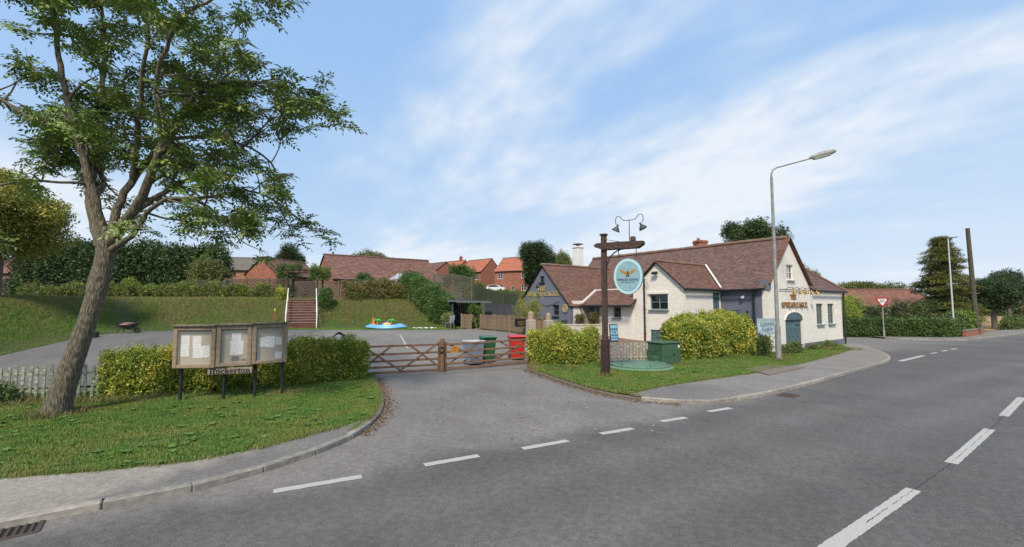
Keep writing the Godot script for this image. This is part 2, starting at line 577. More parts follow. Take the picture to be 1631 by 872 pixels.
# ---------------------------------------------------------------- building parts
# a wall with openings: outline in local xy, front at z = 0, back at -thick; openings Rect2 in the same plane
func wall(m: MB, t: Transform3D, outline: Array, holes: Array, thick: float) -> void:
	var pl := PackedVector2Array(outline)
	var xs := []; var ys := []
	var lo := pl[0]; var hi := pl[0]
	for p in pl: lo = lo.min(p); hi = hi.max(p)
	xs = [lo.x, hi.x]; ys = [lo.y, hi.y]
	for h in holes:
		xs.append_array([h.position.x, h.end.x]); ys.append_array([h.position.y, h.end.y])
	xs.sort(); ys.sort()
	for i in xs.size() - 1:
		for j in ys.size() - 1:
			if xs[i + 1] - xs[i] < 1e-4 or ys[j + 1] - ys[j] < 1e-4: continue
			var mid := Vector2(xs[i] + xs[i + 1], ys[j] + ys[j + 1]) * 0.5
			var skip := false
			for h in holes:
				if h.has_point(mid): skip = true
			if skip: continue
			var cell := PackedVector2Array([Vector2(xs[i], ys[j]), Vector2(xs[i + 1], ys[j]), Vector2(xs[i + 1], ys[j + 1]), Vector2(xs[i], ys[j + 1])])
			for piece in Geometry2D.intersect_polygons(pl, cell):
				var tr := Geometry2D.triangulate_polygon(piece)
				for k in range(0, tr.size(), 3):
					var a: Vector2 = piece[tr[k]]; var b: Vector2 = piece[tr[k + 1]]; var d: Vector2 = piece[tr[k + 2]]
					if (b - a).cross(d - a) < 0:
						var s := b; b = d; d = s
					m.tri(t * Vector3(a.x, a.y, 0), t * Vector3(b.x, b.y, 0), t * Vector3(d.x, d.y, 0))
					m.tri(t * Vector3(a.x, a.y, -thick), t * Vector3(d.x, d.y, -thick), t * Vector3(b.x, b.y, -thick))
	for h in holes:
		var c := [h.position, Vector2(h.end.x, h.position.y), h.end, Vector2(h.position.x, h.end.y)]
		for k in 4:
			var a: Vector2 = c[k]; var b: Vector2 = c[(k + 1) % 4]
			m.quad(t * Vector3(a.x, a.y, 0), t * Vector3(b.x, b.y, 0), t * Vector3(b.x, b.y, -thick), t * Vector3(a.x, a.y, -thick))
	var area := 0.0
	for i in pl.size(): area += pl[i].x * pl[(i + 1) % pl.size()].y - pl[(i + 1) % pl.size()].x * pl[i].y
	if area < 0: pl.reverse()
	for i in pl.size():
		var a := pl[i]; var b := pl[(i + 1) % pl.size()]
		m.quad(t * Vector3(a.x, a.y, -thick), t * Vector3(b.x, b.y, -thick), t * Vector3(b.x, b.y, 0), t * Vector3(a.x, a.y, 0))

# a casement in an opening: frame, bars, panes, sill; t puts the opening's lower left corner on the wall face
func window(parent: Node, t: Transform3D, w: float, h: float, fm: Material, nx: int, ny: int, set_back := 0.11, sill := true, gm: Material = null, called := "window") -> Node3D:
	var o := Node3D.new()
	o.name = named(parent, called)
	parent.add_child(o, true)
	o.transform = t
	var f := MB.new()
	var b := 0.055
	for x in [b * 0.5, w - b * 0.5]: f.box(xf(Vector3(x, h * 0.5, -set_back)), Vector3(b, h, 0.07), 0.006)
	for y in [b * 0.5, h - b * 0.5]: f.box(xf(Vector3(w * 0.5, y, -set_back)), Vector3(w - 2 * b, b, 0.068), 0.006)
	for i in range(1, nx): f.box(xf(Vector3(w * i / nx, h * 0.5, -set_back)), Vector3(0.05, h - 2 * b, 0.064), 0.006)
	for j in range(1, ny): f.box(xf(Vector3(w * 0.5, h * j / ny, -set_back)), Vector3(w - 2 * b, 0.035, 0.056), 0.004)
	put(f, "frame", fm, o)
	for i in nx:
		for j in ny:
			box_part("pane", Vector3(w * (i + 0.5) / nx, h * (j + 0.5) / ny, -set_back - 0.005), Vector3(w / nx - 0.02, h / ny - 0.02, 0.006), gm if gm else glass_mat(), o, 0)
	if sill: box_part("sill", Vector3(w * 0.5, -0.035, 0.02), Vector3(w + 0.12, 0.06, 0.2), fm, o, 0.01)
	return o

# courses of tiles over a slope: eave a -> b, ridge d above b, e above a (all local); each tile has its lip and its own tone
func tiles(m: MB, a: Vector3, b: Vector3, d: Vector3, e: Vector3, tw: float, gauge: float, pal: Array, lip := 0.018) -> void:
	var rows := int(maxf(1, round(((a + b) * 0.5).distance_to((d + e) * 0.5) / gauge)))
	var nn := (b - a).cross(e - a)
	if nn.length() < 1e-5: nn = (b - a).cross(d - a)
	nn = nn.normalized()
	for j in rows:
		var t0 := float(j) / rows; var t1 := minf(1.0, (j + 1.12) / rows)
		var l0 := a.lerp(e, t0); var r0 := b.lerp(d, t0)
		var l1 := a.lerp(e, t1); var r1 := b.lerp(d, t1)
		var ln := l0.distance_to(r0)
		if ln < 0.02: continue
		var x := (r0 - l0) / ln
		var off := 0.5 * (j % 2)
		var i0 := 0
		var k := -off
		while k * tw < ln:
			var s0 := maxf(0, k * tw); var s1 := minf(ln, (k + 1) * tw - 0.004)
			k += 1
			if s1 - s0 < 0.01: continue
			var lf := lip * rr(0.75, 1.35)
			var u0 := s0 / ln; var u1 := s1 / ln
			var p0 := l0 + x * s0 + nn * lf; var p1 := l0 + x * s1 + nn * lf * rr(0.85, 1.15)
			var q1 := l1.lerp(r1, u1) + nn * 0.003; var q0 := l1.lerp(r1, u0) + nn * 0.003
			var c: Color = pick(pal)
			m.col = c
			m.quad(p0, p1, q1, q0)
			m.quad(l0 + x * s0 - nn * 0.01, l0 + x * s1 - nn * 0.01, p1, p0)
	m.col = Color(1, 1, 1)
	# underside boarding
	m.col = Color(0.06, 0.045, 0.035)
	m.quad(a - nn * 0.05, e - nn * 0.05, d - nn * 0.05, b - nn * 0.05)
	m.quad(a - nn * 0.05, b - nn * 0.05, b, a)

func ridge_tiles(parent: Node, a: Vector3, b: Vector3, m: Material, r := 0.11, each := 0.42) -> void:
	var mb := MB.new()
	var n := int(maxf(1, a.distance_to(b) / each))
	for i in n:
		var p := a.lerp(b, float(i) / n); var q := a.lerp(b, (i + 0.97) / n)
		var j := rr(-0.008, 0.012)
		var g := rr(0.8, 1.15)
		mb.col = Color(g, g, g)
		mb.tube([p + Vector3.UP * j, q + Vector3.UP * (j + 0.006)], [r, r * 1.03], 8)
	var o := put(mb, "ridge_tiles", m, parent)
	o.set_meta("kind", "stuff")

var bark_mat: StandardMaterial3D
var leafm: StandardMaterial3D
var fine: ImageTexture
var woodt: ImageTexture
var C_SMALL: Mesh
var C_MID: Mesh
var C_BIG: Mesh
var C_NEEDLE: Mesh

func sky_image() -> Image:
	var w := 2048; var h := 1024
	var im := Image.create(w, h, false, Image.FORMAT_RGBF)
	var f := FastNoiseLite.new(); f.seed = 11; f.frequency = 1.0; f.fractal_octaves = 5; f.fractal_gain = 0.55
	var g := FastNoiseLite.new(); g.seed = 4; g.frequency = 1.0; g.fractal_octaves = 3
	var top := Color(0.21, 0.45, 0.85); var low := Color(0.40, 0.64, 0.93); var rim := Color(0.72, 0.83, 0.95)
	im.fill(rim * (1.0 / 2.9))
	for j in range(0, h / 2 + 2):
		var el := PI * (0.5 - (j + 0.5) / h)
		var y := sin(maxf(el, 0.0)); var q := cos(el)
		var t := 1.0 - pow(1.0 - y, 2.2)
		for i in w:
			var a := TAU * (i + 0.5) / w
			var x := sin(a) * q; var z := cos(a) * q     # z: depth
			var base := low.lerp(top, t)
			base = base.lerp(rim, exp(-y * 6.5))
			# high thin cloud: soft streaks with frayed edges over a pale uneven veil
			var px := x / (y + 0.22); var pz := z / (y + 0.22)
			var u := px * 0.80 + pz * 0.60; var v := -px * 0.60 + pz * 0.80
			var wx := g.get_noise_2d(px * 0.5 + 5.0, pz * 0.5) * 0.2
			var s := f.get_noise_2d((u + wx) * 0.9 + 37.92, v * 0.42 + 29.76) * 0.9 + g.get_noise_2d(u * 0.33 + 46.92, v * 0.25 + 25.76) * 0.8
			s += f.get_noise_2d(px * 3.1 + 20.0, pz * 2.4) * 0.16 + f.get_noise_2d(u * 6.0, v * 1.6 + 8.0) * 0.13
			var cl := pow(smoothstep(-0.32, 0.78, s), 1.5)
			cl = clampf(cl * (0.95 + f.get_noise_2d(px * 9.0, pz * 7.0 + 3.0) * 0.25), 0, 0.88)
			var veil := 0.22 + 0.45 * smoothstep(-0.35, 0.45, g.get_noise_2d(px * 0.28 - 2.0, pz * 0.22 + 3.0))
			cl = 1.0 - (1.0 - cl) * (1.0 - veil * 0.5)
			im.set_pixel(i, j, base.lerp(Color(0.87, 0.92, 0.98), cl) * (1.0 / 2.9))
	return im

func _ready() -> void:
	nz.seed = 7; nz.frequency = 0.01; nz.fractal_octaves = 3
	rng.seed = 1
	# ---- camera
	var cam := Camera3D.new()
	cam.name = "camera"
	add_child(cam)
	cam.position = Vector3(0, 2.5, 0)
	cam.rotation.x = atan(50.0 / 720.0)
	cam.fov = rad_to_deg(2.0 * atan(436.0 / 720.0))
	cam.near = 0.1
	cam.far = 4000.0
	cam.current = true
	# ---- sky, exposure
	var env := Environment.new()
	env.background_mode = Environment.BG_SKY
	var sky := Sky.new()
	var pm := PanoramaSkyMaterial.new()
	pm.panorama = ImageTexture.create_from_image(sky_image())
	sky.sky_material = pm
	env.sky = sky
	env.background_energy_multiplier = 1.0
	env.tonemap_mode = Environment.TONE_MAPPER_LINEAR
	env.tonemap_exposure = 2.9
	env.sdfgi_enabled = true; env.ssao_enabled = true; env.ssil_enabled = true
	var we := WorldEnvironment.new()
	we.name = "world"
	we.environment = env
	add_child(we)
	# ---- hazy sun behind the camera
	var sun := DirectionalLight3D.new()
	sun.name = "sun"
	sun.light_energy = 0.5
	sun.light_angular_distance = 10.0
	sun.light_color = Color(1.0, 0.95, 0.87)
	sun.shadow_enabled = true
	add_child(sun)
	sun.rotation_degrees = Vector3(-47, -10, 0)
	# ---- shared stuff
	fine = speckle(3, 512, 0.012, 0.72, 1.0, 0.05)
	woodt = speckle(8, 512, 0.02, 0.5, 1.0, 0.05, Vector2(0.25, 2.0))
	bark_mat = textured("bark", Color(0.33, 0.285, 0.205), speckle(9, 512, 0.03, 0.35, 1.0, 0.1, Vector2(1.6, 0.6)), Vector3(1.1, 0.6, 1.1), 0.95, true, false, speckle(9, 512, 0.03, 0.0, 1.0, 0.0, Vector2(1.6, 0.6)), 2.5)
	leafm = leaf_mat("leaf", 0.45)
	C_SMALL = clump(21, 22, 0.10, 0.055, 0.032)
	C_MID = clump(22, 26, 0.26, 0.12, 0.065)
	C_BIG = clump(23, 30, 0.5, 0.2, 0.11)
	C_NEEDLE = clump(24, 46, 0.4, 0.22, 0.045, -0.25)
	print(Time.get_ticks_msec(), " prep")
	build_ground()
	print(Time.get_ticks_msec(), " ", "ground")
	build_pub()
	print(Time.get_ticks_msec(), " ", "pub")
	build_near()
	print(Time.get_ticks_msec(), " ", "near")
	build_yard()
	print(Time.get_ticks_msec(), " ", "yard")
	build_background()
	print(Time.get_ticks_msec(), " ", "background")
	build_ash()
	print(Time.get_ticks_msec(), " ash")
	build_grass()
	print(Time.get_ticks_msec(), " ", "done")

# ---------------------------------------------------------------- the ground
func road_col(x: float, d: float) -> Color:
	# carriageway: bluish grey, worn paler in the wheel tracks; driveway: browner and paler, soft edge along the marks
	var q := -0.51 * (x + 3.2) + 0.86 * (d - 6.2)          # metres beyond the edge marks
	var n := noise(x, d, 3.0) * 0.6 + noise(x + 50, d, 0.7) * 0.4
	var main := Color(0.155, 0.15, 0.143)
	var drive := Color(0.29, 0.27, 0.248)
	var t := ss(-0.35, 0.5, q + 0.5 * n)
	var far := ss(9.0, 16.0, d) * (1.0 - ss(3.0, 5.0, q)) * ss(4.0, 8.0, x)
	t = t * (1.0 - far)
	var c := main.lerp(drive, t)
	var tr := exp(-pow((q + 1.35 + 0.1 * n) / 0.42, 2)) + exp(-pow((q + 3.0) / 0.45, 2))
	var g := 1.0 + 0.28 * tr * (1 - t) + 0.3 * n + 0.1 * noise(x, d, 0.25)
	# old reinstatement patches, darker and finer
	for p in [[-1.2, 13.2, 0.9, 0.5], [2.6, 5.6, 1.7, 0.35], [9.2, 12.2, 1.4, 0.4], [0.3, 10.2, 0.5, 0.4]]:
		var a: float = (x - p[0]) * 0.86 + (d - p[1]) * 0.51; var b: float = -(x - p[0]) * 0.51 + (d - p[1]) * 0.86
		if absf(a) < p[2] and absf(b) < p[3]: g *= 0.9
	return Color(c.r * g, c.g * g * (1.0 - 0.01 * t), c.b * g)

func park_col(x: float, d: float) -> Color:
	var n := noise(x, d, 4.0) * 0.5 + noise(x + 30, d, 1.1) * 0.5
	var c := Color(0.27, 0.26, 0.248).lerp(Color(0.32, 0.295, 0.26), clampf(0.5 + n, 0, 1))
	var g := 1.0 + 0.25 * n
	return Color(c.r * g, c.g * g, c.b * g)

func pave_col(x: float, d: float) -> Color:
	var n := noise(x, d, 1.5) * 0.5 + noise(x + 9, d, 0.3) * 0.5
	var c := Color(0.33, 0.305, 0.275)
	if x < 2.0:
		var split := (x + 5.15) * 0.993 - (d - 5.72) * 0.11
		if split < 0.35 * (d - 5.72) - 0.1: c = Color(0.44, 0.40, 0.345)
		else: c = Color(0.26, 0.245, 0.23)
	elif d < 13.8 and x < 6.0: c = Color(0.26, 0.24, 0.225)
	var g := 1.0 + 0.3 * n
	return Color(c.r * g, c.g * g, c.b * g)

func soil_col(x: float, d: float) -> Color:
	var n := noise(x, d, 2.2) * 0.5 + noise(x + 20, d, 0.5) * 0.6
	var c := Color(0.055, 0.095, 0.020).lerp(Color(0.12, 0.115, 0.04), clampf(0.4 + n, 0, 1))
	var g := 1.0 + 0.35 * noise(x, d, 0.2)
	return Color(c.r * g, c.g * g, c.b * g)

func land_col(x: float, d: float) -> Color:
	if x > 46.0 and d > 40.0 + (x - 46.0) * 0.2:      # stubble field
		var s := 1.0 + 0.25 * noise(x, d, 6.0)
		return Color(0.46 * s, 0.30 * s, 0.13 * s)
	return soil_col(x, d)

func smooth_line(p: Array, step: float) -> Array:   # Catmull-Rom through (x, depth) points, about evenly spaced
	var c := Curve2D.new()
	for i in p.size():
		var a: Vector2 = p[max(i - 1, 0)]; var b: Vector2 = p[min(i + 1, p.size() - 1)]
		var t := (b - a) / 6.0
		c.add_point(p[i], -t, t)
	c.bake_interval = 0.05
	var out := []
	var n := int(round(c.get_baked_length() / step))
	for i in n + 1: out.append(c.sample_baked(c.get_baked_length() * i / n))
	return out

func vs(a: Array) -> Array:
	var o := []
	for p in a: o.append(Vector2(p[0], p[1]))
	return o

const KERB_L := [[-9.5, 2.6], [-7.5, 4.0], [-5.69, 5.21], [-4.73, 5.93], [-4.14, 6.36], [-3.66, 7.02], [-3.2, 7.9], [-2.93, 8.83], [-2.92, 9.8], [-3.05, 10.9], [-3.5, 12.5], [-4.2, 14.3], [-4.6, 15.6]]
const KERB_R := [[0.55, 17.6], [1.36, 15.37], [2.0, 13.8], [2.6, 12.75], [3.33, 12.0], [4.3, 11.6], [5.5, 11.75], [8.19, 13.47], [11.53, 16.04], [15.1, 18.82], [16.7, 20.2], [17.9, 21.6], [18.86, 23.07], [19.8, 25.0], [20.9, 27.2], [22.0, 31.0], [23.2, 36.0]]

func kerb(line: Array, w: float, top: float, from_: int, m: Array, label: String, side: float) -> void:
	var k := Node3D.new()
	k.name = named(self, "kerb")
	k.set_meta("kind", "structure"); k.set_meta("label", label)
	add_child(k, true)
	for i in line.size() - 1:
		var a: Vector2 = line[i]; var b: Vector2 = line[i + 1]
		var d := (b - a).normalized()
		var nrm := Vector2(-d.y, d.x) * side
		a += d * 0.005; b -= d * 0.005
		var mb := MB.new()
		var c := (a + b) * 0.5 + nrm * w * 0.5
		var len_ := a.distance_to(b)
		mb.box(Transform3D(Basis(Vector3(d.x, 0, -d.y), Vector3.UP, Vector3(d.y, 0, d.x)), V(c.x, H(c.x, c.y) + top * 0.5 - 0.06 + rr(-0.006, 0.006), c.y)), Vector3(len_, top + 0.12, w), 0.018)
		put(mb, "kerb_stone", m[rng.randi() % m.size()], k)

func build_ground() -> void:
	var at := asphalt_tex()
	var tarmac := textured("tarmac", Color(1, 1, 1), at, Vector3(0.42, 0.42, 0.42), 0.92, true, true, speckle(31, 512, 0.2, 0.0, 1.0, 0.3), 0.5)
	var soil := textured("soil", Color(1, 1, 1), speckle(12, 512, 0.05, 0.6, 1.0, 0.15), Vector3(0.6, 0.6, 0.6), 1.0, true, true)
	# land: fine near, coarse far
	var m := MB.new()
	var paved := PackedVector2Array(vs([[-9, -60], [-9, 2.9], [-5.7, 5.4], [-4.2, 6.6], [-3.4, 8], [-3.2, 9.8], [-3.4, 11], [-4.8, 15.8], [-12, 14.8], [-22.2, 11.2], [-22.4, 19.6], [-23, 24.4], [-22.7, 27.2], [-19.5, 28.2], [-15, 29.2], [-4, 29.4], [0.2, 26], [1.2, 17.6], [2.9, 12.6], [5.3, 12.2], [15, 19.2], [19.6, 25.2], [22, 31], [23.5, 33], [31.4, 31.9], [34.5, 33.4], [46.5, 40.8], [90, 66], [90, -60]]))
	var grid := func(x0: float, x1: float, d0: float, d1: float, st: float, hole: Rect2) -> void:
		var nx := int((x1 - x0) / st); var nd := int((d1 - d0) / st)
		var base := m.v.size()
		for i in nx + 1:
			for j in nd + 1:
				var px := x0 + i * st; var pd := d0 + j * st
				var y := H(px, pd)
				var nn := Vector3(H(px - 0.3, pd) - H(px + 0.3, pd), 0.6, H(px, pd + 0.3) - H(px, pd - 0.3)).normalized()
				if st < 3.0 and px > -42 and pd < 73 and Geometry2D.is_point_in_polygon(Vector2(px, pd), paved): y -= 0.25
				m.col = land_col(px, pd)
				m.vert(V(px, y - 0.01, pd), nn)
		for i in nx:
			for j in nd:
				if hole.has_area() and hole.has_point(Vector2(x0 + (i + 0.5) * st, d0 + (j + 0.5) * st)): continue
				var k := base + i * (nd + 1) + j
				m.ix.append_array([k, k + nd + 2, k + nd + 1, k, k + 1, k + nd + 2])
	grid.call(-80.0, 100.0, -60.0, 120.0, 1.0, Rect2())
	grid.call(-1480.0, 1500.0, -260.0, 1720.0, 20.0, Rect2(-80, -60, 180, 180))
	struct(m, "ground", soil, "grassy land round the pub rising to the houses behind")
	# car park and driveway
	var park := PackedVector2Array(vs([[-4.9, 15.7], [-12, 14.6], [-22.4, 11], [-22.6, 19.6], [-23.15, 24.4], [-22.9, 27.4], [-19.6, 28.4], [-15.6, 29.2], [-4.0, 29.4], [-2.9, 30.8], [0.9, 25.4], [0.75, 18.0]]))
	# two ages of tarmac meet in a straight seam: the newer one, to the left, is darker
	var newer := PackedVector2Array(vs([[-40, 0], [-11.0, 0], [-11.9, 40], [-40, 40]]))
	for piece in Geometry2D.intersect_polygons(park, newer): struct(sheet(Array(piece), 0.7, 0.008, func(x, d): return park_col(x, d) * Color(0.74, 0.755, 0.78)), "car_park", tarmac, "darker grey tarmac half of the car park below the bank")
	for piece in Geometry2D.clip_polygons(park, newer): struct(sheet(Array(piece), 0.7, 0.008, park_col), "car_park", tarmac, "paler tarmac half of the car park behind the gates")
	# faint white bay lines on the paler half
	for k in [[-8.8, 25.2, -7.5, 21.4], [-6.3, 25.6, -5.0, 21.8]]:
		var bl := MB.new()
		for i in 30:
			var e := []
			for c in [[i, -0.04], [i + 1, -0.04], [i + 1, 0.04], [i, 0.04]]:
				var t: float = c[0] / 30.0
				var x: float = lerpf(k[0], k[2], t) - c[1] * 0.94; var d: float = lerpf(k[1], k[3], t) - c[1] * 0.33
				e.append(V(x, H(x, d) + 0.016, d))
			bl.quad(e[3], e[2], e[1], e[0])
		var bo := struct(bl, "bay_line", textured("bay_paint", Color(0.5, 0.49, 0.46), fine, Vector3(2, 2, 2), 0.9, false, true), "faint white parking bay line on the car park")
	# road, driveway mouth and side road as one sheet
	var road := []
	for p in smooth_line(vs(KERB_L), 0.4): road.append(p)
	road.append(Vector2(-4.9, 15.69)); road.append(Vector2(0.75, 17.99))
	for p in smooth_line(vs(KERB_R), 0.5): road.append(p)
	road.append_array(vs([[23.5, 45], [17, 70], [24, 70], [27.0, 45], [27.4, 33.5], [28.5, 32.2], [31.4, 31.9], [34.5, 33.4], [46.5, 40.8], [95, 72], [120, 60], [60, 8], [30, -14], [10, -24], [-30, -30], [-30, -10], [-16, -1.6]]))
	var rmesh := MB.new()
	var near := PackedVector2Array(vs([[-17, -3], [22, -3], [22, 26], [-17, 26]]))
	for piece in Geometry2D.intersect_polygons(PackedVector2Array(road), near): sheet(Array(piece), 0.36, 0.004, road_col, true, rmesh)
	for piece in Geometry2D.clip_polygons(PackedVector2Array(road), near): sheet(Array(piece), 3.0, 0.004, road_col, true, rmesh)
	var rd := struct(rmesh, "road", tarmac, "grey tarmac road with white markings past the pub")
	# markings, children of the road
	var paint := textured("road_paint", Color(0.62, 0.61, 0.57), speckle(41, 512, 0.08, 0.62, 1.0, 0.12), Vector3(1.5, 1.5, 1.5), 0.8, false, true)
	var pts := [[-3.2, 6.24], [-2.19, 6.77], [-1.37, 7.24], [-0.55, 7.68], [0.18, 8.04], [1.03, 8.51], [1.72, 8.95], [2.44, 9.33], [3.2, 9.88], [3.86, 10.22], [4.6, 10.78], [5.3, 11.14]]
	for i in range(0, 12, 2): mark(rd, "edge_mark", Vector2(pts[i][0], pts[i][1]), Vector2(pts[i + 1][0], pts[i + 1][1]), 0.15, paint, 0.0)
	mark(rd, "edge_mark", Vector2(17.2, 20.25), Vector2(20.3, 22.5), 0.2, paint, 0.0)
	for k in 3: mark(rd, "edge_mark", Vector2(21.5 + k * 1.6, 23.4 + k * 1.1), Vector2(22.3 + k * 1.6, 23.95 + k * 1.1), 0.15, paint, 0.0)
	for k in [[1.0, 3.3, 5.44, 6.3], [6.93, 7.32, 9.6, 9.27], [11.05, 10.35, 13.75, 12.38], [15.3, 13.55, 18.4, 15.9], [20.0, 17.1, 23.2, 19.5], [25, 20.8, 28.3, 23.2]]:
		mark(rd, "centre_mark", Vector2(k[0], k[1]), Vector2(k[2], k[3]), 0.16, paint, 0.01)
	# open joint of the tarmac along the centre line
	var jm := MB.new()
	var jp := smooth_line(vs([[1.0, 3.3], [5.44, 6.3], [6.93, 7.32], [9.6, 9.27], [11.05, 10.35], [13.75, 12.38], [18.4, 15.9], [23.2, 19.5]]), 0.08)
	for i in jp.size() - 1:
		var w0 := 0.004 + 0.010 * maxf(0, noise(i * 0.5, 3.0, 1.0) + 0.25); var w1 := 0.004 + 0.010 * maxf(0, noise((i + 1) * 0.5, 3.0, 1.0) + 0.25)
		var o0 := noise(i * 0.31, 9.0, 1.0) * 0.02; var o1 := noise((i + 1) * 0.31, 9.0, 1.0) * 0.02
		var a: Vector2 = jp[i]; var b: Vector2 = jp[i + 1]
		var q := (b - a).normalized(); q = Vector2(-q.y, q.x)
		jm.quad(V((a - q * (w0 - o0)).x, 0.0065, (a - q * (w0 - o0)).y), V((b - q * (w1 - o1)).x, 0.0065, (b - q * (w1 - o1)).y), V((b + q * (w1 + o1)).x, 0.0065, (b + q * (w1 + o1)).y), V((a + q * (w0 + o0)).x, 0.0065, (a + q * (w0 + o0)).y))
	put(jm, "tarmac_joint", mat("joint_bitumen", Color(0.03, 0.03, 0.032), 0.9), rd)
	# kerbs
	var km := [textured("kerb_a", Color(0.36, 0.335, 0.295), fine, Vector3(1, 1, 1), 0.9, false, true), textured("kerb_b", Color(0.31, 0.29, 0.255), fine, Vector3(1, 1, 1), 0.9, false, true), textured("kerb_c", Color(0.40, 0.365, 0.315), fine, Vector3(1, 1, 1), 0.9, false, true)]
	var dk := [textured("edging", Color(0.2, 0.165, 0.13), fine, Vector3(1, 1, 1), 0.95, false, true)]
	var kl := smooth_line(vs(KERB_L), 0.9)
	kerb(kl.slice(0, 12), 0.13, 0.10, 0, km, "concrete kerb round the grass verge with the tree", 1.0)
	kerb(kl.slice(11), 0.125, 0.08, 0, dk, "thin stone edging between tree verge and driveway", 1.0)
	var kr := smooth_line(vs(KERB_R), 0.9)
	kerb(kr.slice(0, 8), 0.125, 0.07, 0, dk, "thin stone edging between sign verge and driveway", 1.0)
	kerb(kr.slice(7), 0.13, 0.10, 0, km, "concrete kerb along the pavement in front of the pub", 1.0)
	# pavements and verges (top 0.1)
	var pm_ := textured("pavement", Color(1, 1, 1), at, Vector3(0.5, 0.5, 0.5), 0.92, true, true)
	var inl := []
	for p in offset_line(smooth_line(vs(KERB_L), 0.4), 0.12): inl.append(p)
	var joint := Vector2.ZERO
	for p in inl:
		if p.y >= 9.6 and joint == Vector2.ZERO: joint = p
	var gl := vs([[joint.x, joint.y], [-3.42, 9.04], [-4.2, 7.84], [-4.99, 7.16], [-6.04, 6.73], [-7.12, 6.48], [-14, 3.0]])
	var pl := []
	for p in inl:
		if p.y < 9.6: pl.append(p)
	pl.append_array(gl)
	pl.append_array(vs([[-12, 1.0]]))
	struct(sheet(pl, 0.3, 0.094, pave_col), "pavement", pm_, "narrow pavement below the tree verge")
	var inr := offset_line(smooth_line(vs(KERB_R), 0.4), 0.12)
	var gr := vs([[3.3, 12.56], [4.32, 13.47], [7.87, 15.77], [8.34, 16.04], [12.13, 19.01], [17.8, 24.2], [19.6, 27.17], [20.5, 31]])
	var pr := []
	for p in inr:
		if p.y < 31.0 and p.x > 3.0 and not (p.y > 12.3 and p.x < 3.4): pr.append(p)
	var grr := gr.duplicate(); grr.reverse()
	pr.append_array(grr)
	struct(sheet(pr, 0.35, 0.094, pave_col), "pavement", pm_, "pavement between the road and the pub verge")
	var vl := []
	for p in inl:
		if p.y >= 9.6: vl.append(p)
	vl.append_array(vs([[-4.75, 16.0], [-11, 13.2], [-22, 8.5], [-20, 0.5], [-14, 2.99], [-7.12, 6.47], [-6.04, 6.72], [-4.99, 7.15], [-4.2, 7.83], [-3.43, 9.03]]))
	
	verge_l = PackedVector2Array(vl)
	struct(sheet(vl, 0.5, 0.10, soil_col), "grass_verge", soil, "grass verge round the tree and notice board")
	var vr := []
	for p in inr:
		if p.y > 12.3 and p.x < 3.4: vr.append(p)
	vr.append_array(vs([[3.3, 12.58], [4.32, 13.49], [7.87, 15.79], [8.34, 16.06], [12.13, 19.03], [17.8, 24.22], [19.6, 27.19], [20.3, 28.0], [12.6, 22.3], [11.0, 22.6], [7.5, 21.0], [5.6, 19.4], [2.5, 19.2], [0.9, 18.6]]))
	verge_r = PackedVector2Array(vr)
	struct(sheet(vr, 0.5, 0.10, soil_col), "grass_verge", soil, "grass verge under the hanging pub sign")
	# pub yard
	var gravel := textured("gravel", Color(0.30, 0.2, 0.16), at, Vector3(0.7, 0.7, 0.7), 0.95, false, true)
	struct(sheet(vs([[0.95, 18.7], [2.5, 19.3], [5.6, 19.5], [7.4, 21.1], [10.6, 23.0], [11.8, 25.5], [6, 31], [2, 34], [-2.6, 31], [0.95, 25.4]]), 0.6, 0.012, func(_x, _d): return Color(1, 1, 1)), "yard", gravel, "reddish gravel yard beside the pub wall")
	# far pavement and brick kerb across the side road
	struct(sheet(vs([[27.6, 33.6], [28.6, 32.35], [31.4, 32.05], [34.5, 33.55], [46.5, 40.95], [95, 72.3], [94, 74], [46, 43], [34.8, 36.4], [33.4, 35.2], [29.6, 34.6], [27.7, 37.0]]), 0.8, 0.09, pave_col), "pavement", pm_, "pavement below the clipped hedge across the side road")
	kerb(smooth_line(vs([[27.45, 33.5], [28.5, 32.2], [31.4, 31.9], [34.5, 33.4], [46.5, 40.8], [70, 56]]), 0.9), 0.13, 0.1, 0, km, "concrete kerb across the side road", 1.0)

var verge_l: PackedVector2Array
var verge_r: PackedVector2Array

func offset_line(p: Array, w: float) -> Array:
	var o := []
	for i in p.size():
		var d: Vector2 = (p[min(i + 1, p.size() - 1)] - p[max(i - 1, 0)]).normalized()
		o.append(p[i] + Vector2(-d.y, d.x) * w)
	return o

func mark(road: Node, called: String, a: Vector2, b: Vector2, w: float, m: Material, split: float) -> void:
	# worn paint: a strip with ragged edges and, on the centre line, the crack of the joint running through it
	var mb := MB.new()
	var d := (b - a).normalized()
	var nrm := Vector2(-d.y, d.x)
	var n := int(a.distance_to(b) / 0.06)
	var off := []
	for i in n + 1:
		var wob := noise(a.x + i * 3.0, a.y, 0.9) * 0.015
		off.append([-w * 0.5 + rr(-0.006, 0.006), wob - (rr(0, 0.007) if noise(a.x + i * 0.06, a.y + 5.0, 0.6) > -0.1 else 0.0), wob + (rr(0, 0.007) if noise(a.x + i * 0.06, a.y + 5.0, 0.6) > -0.1 else 0.0), w * 0.5 + rr(-0.006, 0.006)])
	for i in n:
		var p := a.lerp(b, float(i) / n); var q := a.lerp(b, float(i + 1) / n)
		var lanes := [[0, 3]] if split == 0.0 else [[0, 1], [2, 3]]
		for l in lanes:
			var e := []
			for s in [[p, i, l[0]], [q, i + 1, l[0]], [q, i + 1, l[1]], [p, i, l[1]]]:
				var r: Vector2 = s[0] + nrm * off[s[1]][s[2]]
				e.append(V(r.x, 0.009, r.y))
			mb.quad(e[0], e[1], e[2], e[3])
	put(mb, called, m, road)

